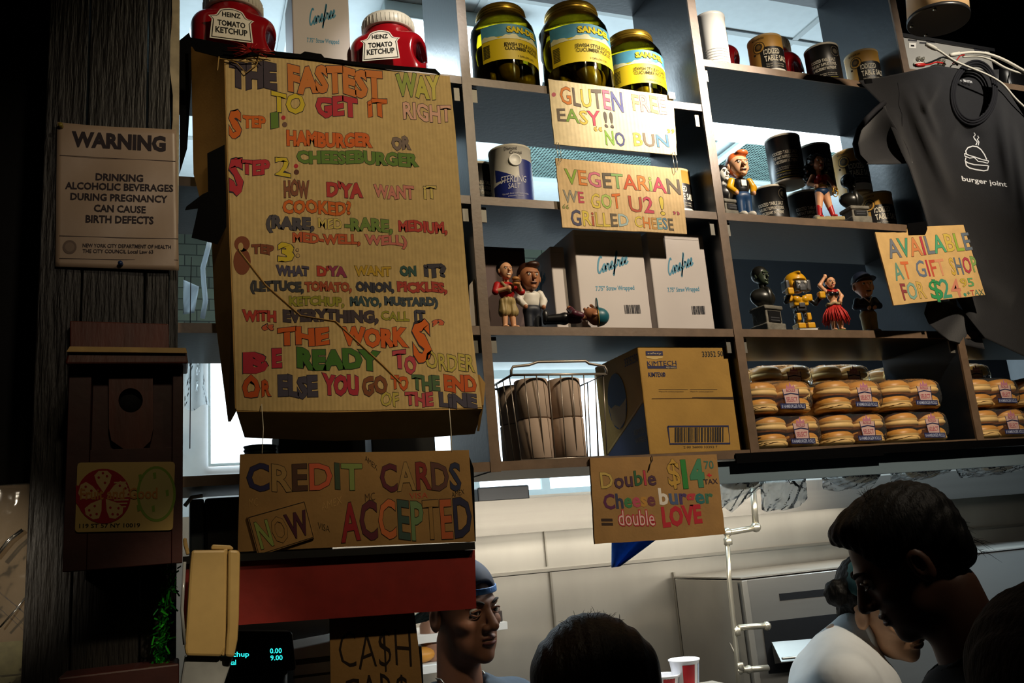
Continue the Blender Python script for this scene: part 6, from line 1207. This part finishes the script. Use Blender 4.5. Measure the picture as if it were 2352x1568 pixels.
for x, y in ((1672, 1243), (1692, 1450), (1699, 1530)): p = P(x, y, YG2); part(B().lathe([(.012, -.012), (.0145, -.010), (.0145, .010), (.012, .012)], p, n=14), 'pipe_collar', m_pipe, gp)
# blue cloth
b = B()
def clo(u, v):
    y = 1090+213*v; rx = 1516 if y < 1236 else 1516+(1424-1516)*(y-1236)/67; return P(1405+(rx-1405)*u, y-3*u, 1.93+.012*math.sin(9*u+3*v))
b.grid(clo, 16, 24); part(b, 'cloth', cloth_thru('blue wiping cloth', '#5a94dc', .5, (90, .25)), None, 'bright blue wiping cloth hanging down behind the double cheeseburger carton', 'cloth', solid=.0015, fix=False)
# paper cups on a steel stand
sz = P(1575, 1590, 2.25)[2]; st = root('steel_stand', 'small steel stand holding red and white paper cups', 'stand', (P(1575, 1600, 2.25)[0], 2.25, 0)); sx = WL[st.name][0]
part(B().box((sx-.12, 2.14, sz-.02), (sx+.16, 2.36, sz)), 'top_shelf', m_steel2, st, bevel=.003)
for i in (-1, 1):
    for j in (-1, 1): part(B().box((sx+.02+i*.12-.012, 2.25+j*.09-.012, 0), (sx+.02+i*.12+.012, 2.25+j*.09+.012, sz-.0205)), 'leg', m_steel2, st)
def cup(px, py, h, r_, label):
    c = P(px, py, 2.25); c[2] = sz+.0005; H = P(px, h, 2.25)[2]-sz; r = root('paper_cup', label, 'cup', c, 'paper cups on the steel stand')
    b = B(); b.lathe([(r_*.74, 0), (r_*.76, .004), (r_*.98, H-.006), (r_*1.04, H-.004), (r_*1.04, H), (r_*.98, H), (r_*.95, H-.004), (r_*.7, .01)], c, n=28); part(b, 'cup_wall', M('white cup paper', '#d8d8dc', .5), r)
    f = lambda u, v, a0: A_((c[0]+(r_*(.765+.225*v/H)+.0005)*math.sin(u+a0), c[1]-(r_*(.765+.225*v/H)+.0005)*math.cos(u+a0), c[2]+v)); b = B(); n = 8
    for w0, w1, a0 in ((-.35, .55, -.45), (.9, 1.2, -.45)): b.add([f(w0+(w1-w0)*i/n, .006, a0) for i in range(n+1)]+[f(w0+(w1-w0)*i/n+.12, H*.86, a0) for i in range(n+1)], [(i, i+1, n+2+i, n+1+i) for i in range(n)], 0 if w0 < 0 else 1)
    part(b, 'cup_print', [M('red cup print', '#b01822', .5), M('grey cup print', '#8f98a8', .5)], r, fix=False)
cup(1577, 1568, 1512, .042, 'tall red and white paper cup beside the dark-haired woman'); cup(1530, 1568, 1548, .040, 'lower white paper cup between the woman’s hair and the tall paper cup')
# counter with till display and printer
ct = root('counter', 'dark service counter under the red board', 'counter', (.3, 1.95, 0)); part(B().box((-.18, 1.70, 0), (.45, 1.86, 1.10)), 'counter_body', m_black, ct, bevel=.004); part(B().box((-.19, 1.69, 1.1005), (.46, 1.868, 1.13)), 'counter_top', m_steel2, ct, bevel=.003)
YT = 1.72; td = root('till_display', 'black till display with cyan digits beside the beige terminal housing', 'display', (P(610, 1500, YT)[0], YT+.03, 1.1305))
rrp = rr([(530, 1449), (671, 1450), (681, 1538), (524, 1560)], 8, 5); b = B(); b.prism([P(x, y, YT) for x, y in rrp], (0, .045, 0)); part(b, 'display_case', m_bpnt, td, bevel=.002)
c = P(640, 1540, YT+.022); part(B().lathe([(.05, 0), (.05, .006), (.016, .012), (.016, c[2]-1.1305)], A_((c[0], c[1], 1.1308)), n=20), 'display_pole', m_bpnt, td)
k = Ink(on_plane(YT-.0006)); m_cy = M('cyan lit digits', '#2fe6e0', .5, emit=1.6)
for t, x0, y0, x1, y1, h in (('Ketchup', 506, 1497, 572, 1496, 11), ('0.00', 620, 1489, 647, 1488, 11), ('Subtotal', 498, 1516, 542, 1515, 11), ('9.00', 621, 1505, 649, 1504, 11)): k.word(t, x0, y0, x1, y1, h, col=m_cy, off=.01)
k.done(td, 'display_digits')
pr = root('till_printer', 'white till printer with dark slots behind the cash card', 'printer', (P(720, 1560, 1.785)[0], 1.82, 1.1305)); x0, x1 = P(672, 1520, 1.785)[0], P(778, 1520, 1.785)[0]; zp = P(720, 1480, 1.785)[2]
m_pw = M('white printer plastic', '#d4dade', .4); part(B().hexa([(x0, 1.785, 1.1306), (x1, 1.785, 1.1306), (x1, 1.86, 1.1306), (x0, 1.86, 1.1306), (x0, 1.785, zp-.004), (x1, 1.785, zp+.004), (x1, 1.86, zp+.012), (x0, 1.86, zp+.006)]), 'printer_body', m_pw, pr, bevel=.004)
for y0, y1 in ((1509, 1522), (1546, 1552), (1585, 1592)): part(B().prism([P(x, y, 1.7845) for x, y in [(674, y0+6), (776, y0-6), (776, y1-6), (674, y1+6)]], (0, .0004, 0)), 'slot', m_bpnt, pr)
b = B(); b.box((P(957, 1500, 1.74)[0], 1.74, 1.1306), (P(970, 1500, 1.74)[0], 1.765, P(960, 1482, 1.74)[2])); part(b, 'screen_edge', m_bpnt, None, 'black narrow screen seen edge-on beside the cash card', 'screen', bevel=.003)
# small wall shelves behind the cook
def wshelf(pxa, pxb, py, Y, label):
    a, c = P(pxa, py, Y), P(pxb, py, Y); r = root('wall_shelf', label, 'shelf', ((a[0]+c[0])/2, Y+.1, a[2]-.03)); part(B().box((a[0], Y, a[2]-.028), (c[0], 3.419, a[2])), 'shelf_board', m_white, r, bevel=.002); return a, c
a, c = wshelf(1085, 1166, 1436, 3.2, 'white wall shelf beside the cook’s face with a dark box on it'); part(B().box((a[0]+.02, 3.22, a[2]+.0005), (c[0]-.01, 3.36, P(1150, 1402, 3.22)[2])), 'small_box', M('dark brown box', '#2e2420', .6), None, 'small dark box on the white wall shelf next to the cook’s face', 'box', bevel=.003)
a, c = wshelf(940, 1030, 1462, 3.1, 'white wall shelf behind the cook’s neck')
a, c = wshelf(940, 1030, 1533, 3.05, 'lower wall shelf behind the cook’s neck with a roll on it'); part(B().ball(A_((a[0]+.06, 3.12, a[2]+.028)), (.05, .04, .027), 0, 16), 'bread_roll', m_bun, None, 'single brown roll on the lower wall shelf behind the cook', 'bread roll')
x = P(985, 1500, 3.1)[0]; b = B(); b.lathe([(.04, 0), (.042, .004), (.042, .12), (.036, .13), (.036, .14), (.001, .14)], (x+.03, 3.16, a[2]+.0006), n=24); part(b, 'storage_jar', M('brown jar', '#8a6a58', .3), None, 'brown storage jar on the lower wall shelf behind the cook', 'jar')
# dark machine behind the left signs and bottom shelf clutter of the first bay
mc = root('drink_machine', 'dark drinks machine with a grey side behind the credit card sign', 'machine', (.08, 2.0, 0)); part(B().box((P(470, 1150, 1.9)[0], 1.90, .001), (.30, 2.12, min(1.885, P(480, 1100, 1.9)[2]))), 'machine_body', m_bpnt, mc, bevel=.006); part(B().box((P(436, 1150, 1.9)[0], 1.905, .002), (P(470, 1150, 1.9)[0]-.001, 2.1, 1.885)), 'side_panel', M('grey side plastic', '#4f5a62', .35), mc, bevel=.004)
part(B().tube([P(424, 1162, 1.89), P(440, 1142, 1.89), P(466, 1138, 1.89)], .004, 0, 8), 'machine_hose', M('white cable', '#d8d2c2'), mc)
def blk(px0, px1, py, Y, dep, mat, label, name, cat): part(B().box((P(px0, py, Y)[0], Y, 1.9174), (P(px1, py, Y)[0], Y+dep, P(px0, py, Y)[2])), name, mat, None, label, cat, bevel=.003)
blk(640, 838, 985, 1.84, .15, m_black, 'low black box on the bottom shelf seen under the menu board', 'storage_box', 'box'); blk(852, 998, 985, 1.84, .15, M('black plastic', '#0b0d0e'), 'second low black box under the menu board, towards the upright', 'storage_box', 'box')
b = B(); c = A_((P(597, 1000, 1.88)[0], 1.88, 1.9174)); pr_ = []
for i in range(9): pr_ += [(.030+.0003*i, i*.008), (.0335, i*.008+.001), (.0335, i*.008+.003), (.031, i*.008+.0035)]
b.lathe(pr_, c, n=26); part(b, 'lid_stack', M('dark teal plastic', '#2a4a4c', .4), None, 'ridged stack of dark teal lids on the bottom shelf beside the lit window', 'lids')
# pale hanging bag and white tube in the first bay
b = B(); b.tube([P(x, y, 2.10) for x, y in [(486, 535), (478, 570), (466, 615), (468, 650), (472, 690), (465, 730)]], .006, 0, 10); part(b, 'white_hose', cloth_thru('white flexible tube', '#eef4f8', .6), None, 'white flexible tube hanging behind the shelves next to the menu board', 'hose')
b = B(); b.grid(lambda u, v: P(421+(36*(1-v*.3))*u, (642+16*u)*(1-v)+v*(722-4*u), 2.09+.01*math.sin(5*u+6*v)), 10, 12); part(b, 'paper_bag', cloth_thru('white bag paper', '#eef4f8', .6), None, 'white paper bag hanging behind the shelves close to the timber post', 'bag', solid=.001, fix=False)
b = B(); b.grid(lambda u, v: P(424+(42+18*v*v)*u, 828*(1-v)+v*(936+8*math.sin(6*u)), 2.09+.012*math.sin(8*u+3*v)), 14, 12); part(b, 'film_bag', film('milky bag film', '#e9f2f6'), None, 'crumpled clear film bag behind the lower shelf close to the timber post', 'bag', fix=False)
b = B(); b.tube([P(440, 590, 2.07), P(438, 650, 2.07), P(437, 730, 2.07), P(438, 850, 2.07), P(436, 1030, 2.07)], .0012, 0, 6); part(b, 'pull_cord', M('dark twine', '#3a2a1a'), None, 'thin dark cord hanging between the timber post and the menu board', 'cord')
# ================================================================== people
def skull(p, jaw=1.0, nose=1.0):
    """head in its own frame: x to its right, y forward, z up, origin between the ears"""
    d = ell(p, (0, -.014, .034), (.0755, .094, .084)); d = su(d, ell(p, (0, .030, -.030), (.060, .060, .080)), .03)
    d = su(d, ell(p, (0, .036, -.076), (.047*jaw, .048, .038)), .03); d = su(d, ell(p, (0, .076, -.099), (.020, .015, .015)), .018)
    d = su(d, ell(p, (0, .076, .024), (.046, .016, .011)), .012)
    d = su(d, cap(p, (0, .086, .014), (0, .109*nose, -.026), .008, .0125), .010)
    for q in (-1, 1):
        d = su(d, ell(p, (q*.0135, .097, -.031), (.0095, .011, .008)), .005); d = su(d, ell(p, (q*.043, .058, -.022), (.020, .022, .016)), .016)
        d = sd(d, ell(p, (q*.031, .099, .006), (.0175, .018, .0105)), .010)
        e = ell(p, (q*.079, -.010, -.008), (.009, .019, .032)); e = sd(e, ell(p, (q*.089, -.006, -.006), (.007, .010, .018)), .004); d = su(d, e, .006)
    d = sd(d, ell(p, (0, .109, -.060), (.028, .006, .0022)), .004)
    d = su(d, ell(p, (0, .0885, -.0535), (.0235, .0125, .0062)), .003); d = su(d, ell(p, (0, .0875, -.0665), (.0205, .0125, .0072)), .003); d = sd(d, ell(p, (0, .102, -.0598), (.024, .012, .0014)), .0025)
    return d
def axes(fwd, pitch=0., roll=0.):
    g = frame((0, 0, 0), fwd, pitch, roll); return np.stack([g((1, 0, 0)), g((0, 1, 0)), g((0, 0, 1))])
class Person:
    def __init__(s, label, c, fwd, pitch, roll, skin, cloth, trous, sw=.19, bfwd=None, lean=.05, long=True, h=.005, nk=.052, nz=.225, cut=(.004, .03), hn=0.):
        s.c = A_(c, float); s.R = axes(fwd, pitch, roll); s.r = root('person', label, 'person', (s.c[0], s.c[1], 0)); f = _n(A_(((bfwd or fwd)[0], (bfwd or fwd)[1], 0))); rt = A_((f[1], -f[0], 0)); s.f, s.rt = f, rt
        L = lambda p: (p-s.c)@s.R.T; s.L = L; s.W = lambda v: np.asarray(v)@s.R+s.c
        n0 = s.W((0, -.025, -.075)); nb = s.c-f*lean+A_((0, 0, -nz)); s.nb = nb; up = A_((0, 0, 1.))
        ch = nb+A_((0, 0, -.13))-f*.01
        def body(p):
            d = skull(L(p)); d = su(d, cap(p, n0, nb, nk, nk+.006), .022); return su(d, cap(p, nb-rt*.09-up*.085, nb+rt*.09-up*.085, .048), .04)
        lo = np.minimum(s.c-.15, nb-A_((.17, .17, .12))); hi = np.maximum(s.c+.15, nb+A_((.17, .17, .05)))
        b = B(); solid(b, body, lo, hi, h); s.body = part(b, 'body', skin, s.r)
        sl, sr = nb-rt*(sw-.03)-up*.075, nb+rt*(sw-.03)-up*.075; hip = A_((nb[0], nb[1], max(.95, nb[2]-.52)))
        el = [q+A_((0, 0, -.29))+(rt*k*.05) for q, k in ((sl, -1), (sr, 1))]; wr = [e+f*.10+A_((0, 0, -.22)) for e in el]; s.wr, s.el = wr, el
        def shirt(p):
            d = su(cap(p, sl, sr, .062), cap(p, ch-rt*.07, ch+rt*.07, .115), .06); d = su(d, cap(p, ch, hip, .125, .13), .06)
            d = su(d, cap(p, nb-up*.045-rt*.02, nb-up*.045+rt*.02, nk+.018), .04)
            for k in (0, 1):
                q = (sl, sr)[k]; d = su(d, cap(p, q, el[k] if long else q+(el[k]-q)*.55, .062, .052), .03)
                if long: d = su(d, cap(p, el[k], wr[k], .050, .036), .02)
            d = d+.004*np.sin(p[:, 0]*31+p[:, 2]*17)*np.sin(p[:, 2]*23+p[:, 1]*19); e = cap(p, nb-up*.01+f*.012, nb+up*.12-f*.01, nk+cut[0], nk+cut[1]); d = sd(d, e, .006); return su(d, cap(p, nb-up*.04, nb+(n0-nb)*hn, nk+.040, nk+.026), .02) if hn else d
        lo = np.minimum.reduce([sl, sr, hip]+wr)-.16; hi = np.maximum.reduce([sl, sr]+el)+A_((.16, .16, .14))
        b = B(); solid(b, shirt, lo, hi, .011); s.shirt = part(b, 'shirt', cloth, s.r)
        for k in (0, 1):
            q = (sl, sr)[k]; w_ = wr[k]; dn = _n(w_-el[k]); fw = _n(f*.5+A_((0, 0, -1))); b = B()
            def arm(p, k=k, w_=w_):
                d = cap(p, el[k], w_, .042, .026) if not long else cap(p, w_-dn*.05, w_, .030, .026)
                if not long: d = su(d, cap(p, (sl, sr)[k]+(el[k]-(sl, sr)[k])*.5, el[k], .046, .042), .02)
                pm = w_+fw*.05; d = su(d, ell((p-pm)@axes(f).T, (0, 0, 0), (.016, .036, .045)), .02); sg = (1, -1)[k]
                for i, (o, ln) in enumerate(((.026, .062), (.009, .072), (-.009, .068), (-.026, .054))):
                    a0 = pm+f*o+fw*.036; a1 = a0+fw*ln*.55; a2 = a1+_n(fw+rt*sg*.9)*ln*.45; d = su(d, np.minimum(cap(p, a0, a1, .0092, .0085), cap(p, a1, a2, .0085, .0072)), .004)
                t0 = pm+f*.030-fw*.02; return su(d, np.minimum(cap(p, t0, t0+f*.022+fw*.022, .011, .010), cap(p, t0+f*.022+fw*.022, t0+f*.026+fw*.05, .010, .008)), .006)
            lo = np.minimum.reduce([el[k], w_, (sl, sr)[k] if not long else w_])-.13; hi = np.maximum.reduce([el[k], w_, (sl, sr)[k] if not long else w_])+.13; lo[2] = w_[2]-.22
            solid(b, arm, lo, hi, .0065); part(b, 'arm', skin, s.r)
        lg = [(hip-rt*.085, A_((hip[0], hip[1], .09))-rt*.10), (hip+rt*.085, A_((hip[0], hip[1], .09))+rt*.10)]
        def pants(p):
            d = cap(p, hip-rt*.05, hip+rt*.05, .122)
            for a, e in lg: kn = (a+e)/2+f*.015; d = su(d, su(cap(p, a-up*.03, kn, .088, .064), cap(p, kn, e, .064, .048), .02), .04)
            return d
        b = B(); solid(b, pants, A_((hip[0]-.32, hip[1]-.32, .03)), A_((hip[0]+.32, hip[1]+.32, hip[2]+.15)), .014); part(b, 'trousers', trous, s.r)
        for a, e in lg:
            b = B(); q = A_((e[0], e[1], .04)); solid(b, lambda p: np.maximum(su(cap(p, q-f*.06, q+f*.13, .045, .042), cap(p, q, q+up*.06, .045), .02), -(p[:, 2]-.0008)), q-.24, q+.24, .011); part(b, 'shoe', m_black, s.r)
    def add(s, name, mat, f, lo, hi, h=.005, label=None):
        b = B(); solid(b, f, lo, hi, h, xf=s.W); return part(b, name, mat, s.r, label=label)
    def eyes(s, iris='#1a0f0a', brow='#17100c'):
        for q in (-1, 1):
            b = B(); b.ball((q*.031, .0755, .006), .0122, 0, 18); b.ball((q*.031+.003*s.look, .0860, .0055), (.0055, .0022, .0055), 1, 14)
            for z, k in ((.0128, 1), (-.0012, -1)): b.tube([(q*.031+.0165*math.sin(t), .0760+.0138*math.cos(t), z-k*.0055*abs(math.sin(t))**1.6) for t in np.linspace(-1.15, 1.15, 9)], .0026 if k > 0 else .0018, 2, 6)
            b.v = [s.W(np.vstack(b.v))]; part(b, 'eye', [M('eyeball white', '#c9c9c9', .3), M('iris '+iris, iris, .2), s.body.data.materials[0]], s.r)
            b = B(); t = np.linspace(0, 1, 9); b.tube([(q*(.014+.036*k), .0935-.018*k**2, .0245+.006*math.sin(k*2.6)) for k in t], [.0018+.002*math.sin(math.pi*min(1, k*1.1+.1)) for k in t], 0, 6); b.v = [s.W(np.vstack(b.v))]; part(b, 'eyebrow', M('brow hair '+brow, brow, .8), s.r)
        b = B()
        for z, k, r_ in ((-.0545, 1, .0042), (-.0655, -1, .0052)): b.tube([(x, .0962-9.5*x*x-(.0012 if k < 0 else 0), z-(.0022*math.cos(x*120)-.002)*0+(.0018 if k > 0 else -.0012)*math.cos(x*95)) for x in np.linspace(-.0215, .0215, 11)], [r_*max(.25, math.cos(x*62)) for x in np.linspace(-.0215, .0215, 11)], 0, 8)
        b.v = [s.W(np.vstack(b.v))]; part(b, 'lips', M('dark lips', '#5e3634', .6, spec=.2), s.r)
def strands(P_, root_pts, mat, n, ln, r_=.0005, seed=1, name='loose_hair', down=.3, spread=.5):
    g = np.random.default_rng(seed); b = B()
    for i in range(n):
        a = A_(root_pts[g.integers(len(root_pts))])+g.normal(0, .004, 3); d = _n(a-A_((0, -.01, .02))); d = _n(d+g.normal(0, spread, 3)); L_ = ln*g.uniform(.4, 1); b.tube([a-d*.006, a+d*L_*.5, a+d*L_+A_((0, 0, -down*L_))], [r_, r_, r_*.3], 0, 3)
    b.v = [P_.W(np.vstack(b.v))]; return part(b, name, mat, P_.r, fix=False)
m_sk1 = M('brown skin', '#7a5340', .55, spec=.3, noise=(60, .08)); m_sk2 = M('tan skin', '#5e3f30', .5, noise=(60, .06)); m_sk3 = M('light skin', '#c79a78', .5, noise=(60, .06)); m_tee = M('slate navy cotton', '#2f3d4c', .85, noise=(60, .15), bump=(200, .1)); m_jk = M('black jacket', '#08080a', .8, spec=.2, noise=(30, .3)); m_tr = M('dark trousers', '#121318', .85); m_whs = M('white cook shirt', '#d7dde0', .7, noise=(20, .06), bump=(30, .2)); m_hr = M('black hair', '#070605', .6, spec=.25, noise=(120, .4), bump=(160, .7), stretch=(1, 1, .25)); m_hb = M('dark brown hair', '#170d0a', .5, spec=.4, noise=(120, .5), bump=(170, .8), stretch=(1, 1, .2)); m_hb2 = M('brown hair', '#1a0e08', .8, spec=.08, noise=(90, .5), bump=(150, .8), stretch=(1, 1, .2))
# ---------------- cook in a backwards cap
ck = Person('young cook in a backwards blue cap and slate T-shirt beside the red board', PF(1062, 1402, 2.12), (.42, -.91), -.08, -.05, m_sk1, m_tee, m_tr, .19, (.30, -.95), .03, False, .0040, .050, .170)
ck.look = 1.; ck.eyes()
ck.add('cap_crown', M('navy cap cloth', '#16243f', .7, noise=(60, .2)), lambda p: sd(np.maximum(ell(p, (0, -.014, .046), (.0835, .1025, .084)), -(p[:, 2]-.040-.10*np.maximum(0, p[:, 1]-.02)-.42*np.minimum(0, p[:, 1]+.02))), ell(p, (0, .090, .052), (.040, .03, .022)), .003), (-.1, -.13, -.03), (.1, .11, .14), .004)
ck.add('cap_strap', M('light blue plastic strap', '#3f74b4', .4), lambda p: np.maximum(np.maximum(np.abs(ell(p, (0, -.014, .046), (.0850, .1040, .0855)))-.0016, np.abs(p[:, 2]-.052)-.008), -(p[:, 1]-.045)), (-.1, .03, .03), (.1, .11, .075), .0026)
ck.add('cap_brim', M('green underbrim', '#0f3a34', .6), lambda p: np.maximum(np.maximum(ell(p, (0, -.11, -.01), (.072, .085, .08)), np.abs(p[:, 2]-.006-.55*(p[:, 1]+.09)+2.2*p[:, 0]**2)-.0028), p[:, 1]+.085), (-.085, -.21, -.10), (.085, -.07, .05), .0042)
b = B(); nb = ck.nb; b.tube([nb+ck.rt*.062*math.cos(t)+ck.f*(.012+.066*math.sin(t))+A_((0, 0, .02-.045*max(0, math.sin(t)))) for t in np.linspace(0, 2*math.pi, 40, endpoint=False)], .0022, 0, 6, closed=True); part(b, 'neck_chain', M('silver chain', '#a8a49a', .3, metal=.9), ck.r)
# ---------------- dark-haired man in profile
mn = Person('dark-haired man in a black jacket standing in profile with his head bowed', PF(2082, 1290, 1.58), (-.80, .60), -.50, .0, m_sk2, m_jk, m_tr, .21, (-.66, .75), .085, True, .0050, .056, .175)
mn.look = 0.; mn.eyes()
def mh(p):
    d = ell(p, (0, -.020, .046), (.0860, .1080, .0900)); d = su(d, ell(p, (0, .044, .102), (.056, .042, .022)), .03); d = su(d, ell(p, (0, -.084, -.008), (.062, .032, .055)), .03)
    d = d+.0022*np.sin(p[:, 0]*210+p[:, 1]*60)*np.sin(p[:, 2]*170+p[:, 1]*120); d = sd(d, ell(p, (0, .096, .002), (.085, .066, .084)), .006); d = sd(d, ell(p, (0, .050, -.060), (.1, .050, .055)), .008); return sd(d, cap(p, (-.1, -.008, -.018), (.1, -.008, -.018), .034, .034), .006)
mn.add('hair', m_hr, mh, (-.11, -.15, -.11), (.11, .14, .16), .0042); strands(mn, [(.02*i-.04, -.02+.05*j, .125-.02*abs(j)) for i in range(5) for j in (-1, 0, 1)]+[(0, -.118, -.03), (.01, -.115, -.05), (.02, -.115, 0)], m_hr, 90, .030, seed=3)
b = B(); q = mn.nb+A_((0, 0, -.03)); ax_ = _n(mn.f*.25+A_((0, 0, 1.))); solid(b, lambda p: np.maximum(np.abs(cap(p, q-ax_*.05, q+ax_*.10, .082, .078))-.006, np.maximum((p-q)@ax_-.062+.35*((p-q)@mn.f), -((p-q)@ax_+.05))), q-.15, q+.17, .006); part(b, 'collar', m_jk, mn.r)
# ---------------- woman seen from behind
wm = Person('woman seen from behind with long dark parted hair', PF(1366, 1584, 1.52), (.35, .94), -.10, 0., m_sk3, m_jk, m_tr, .17, None, .05, True, .0065, .045)
def wh(p):
    d = ell(p, (0, -.012, .040), (.0900, .1080, .0900)); d = su(d, rbox(p, (0, -.050, -.090), (.108, .062, .17), .055), .05); d = su(d, ell(p, (0, -.02, -.02), (.098, .095, .08)), .03)
    d = d+.0016*np.sin(p[:, 0]*260)*np.sin(p[:, 2]*20+p[:, 0]*40); d = sd(d, cap(p, (.004, .08, .150), (.004, -.09, .142), .012), .014); return sd(d, ell(p, (0, .12, -.05), (.068, .085, .11)), .012)
wm.add('hair', m_hb, wh, (-.14, -.16, -.29), (.14, .13, .16), .0048); strands(wm, [(.012*i, -.03-.02*j, .124-.004*abs(i)) for i in range(-4, 5) for j in range(3)], m_hb, 90, .016, seed=5, down=.2, spread=.5, r_=.0004)
# ---------------- cook in a white shirt, bowed behind the man
wc = Person('bowed cook in a white shirt with curly dark hair and a teal cap', PF(2030, 1392, 2.15), (.30, -.95), -.34, -.22, m_sk3, m_whs, m_tr, .19, (.78, -.62), .115, True, .0050, .036, .075, (-.008, -.012), .55)
wc.look = 0.; wc.eyes()
def ch_(p):
    d = ell(p, (0, -.03, .040), (.0800, .0930, .0820)); d = sd(d, ell(p, (0, .075, -.025), (.085, .078, .095)), .006); d = su(d, ell(p, (.075, -.080, .030), (.030, .032, .034)), .012); d = su(d, ell(p, (.0, -.080, -.04), (.055, .035, .055)), .02); d = sd(d, cap(p, (-.1, -.006, -.012), (.1, -.006, -.012), .036), .006); return d+.003*np.sin(p[:, 0]*180)*np.sin(p[:, 1]*190)*np.sin(p[:, 2]*170)
wc.add('hair', m_hr, ch_, (-.11, -.18, -.13), (.11, .1, .15), .0042); wc.add('cap', M('teal cap cloth', '#1f5358', .7), lambda p: np.maximum(ell(p, (0, -.006, .052), (.0865, .0985, .0820)), -(p[:, 2]-.046)), (-.1, -.12, .03), (.1, .11, .15), .0045)
n0 = wc.W((0, -.025, -.075)); na = _n(n0-wc.nb); nq = wc.nb+(n0-wc.nb)*.55; ua = _n(np.cross(na, wc.f)); va = np.cross(na, ua); b = B(); b.tube([nq+ua*.0615*math.cos(t)+va*.0615*math.sin(t) for t in np.linspace(0, 2*math.pi, 32, endpoint=False)], .0075, 0, 8, closed=True); part(b, 'collar', m_whs, wc.r)
for dz in (-.036, -.044):
    b = B(); b.tube([(-.083, -.010+.005*math.cos(t), dz+.006*math.sin(t)) for t in np.linspace(0, 2*math.pi, 14, endpoint=False)], .0013, 0, 6, closed=True); b.v = [wc.W(np.vstack(b.v))]; part(b, 'earring', M('silver chain', '#a8a49a'), wc.r)
# ---------------- person close to the camera
nr = Person('person with brown hair close to the camera, head turned away', PF(2478, 1640, .86), (.10, .99), 0., 0., m_sk3, m_jk, m_tr, .17, None, .05, True, .0070, .045)
nr.add('hair', m_hb2, lambda p: sd(su(ell(p, (0, -.012, .040), (.092, .110, .092)), rbox(p, (0, -.045, -.10), (.112, .070, .18), .06), .06)+.0018*np.sin(p[:, 0]*240)*np.sin(p[:, 2]*18+p[:, 0]*35), ell(p, (0, .12, -.05), (.068, .085, .11)), .012), (-.15, -.16, -.31), (.15, .13, .16), .0052)
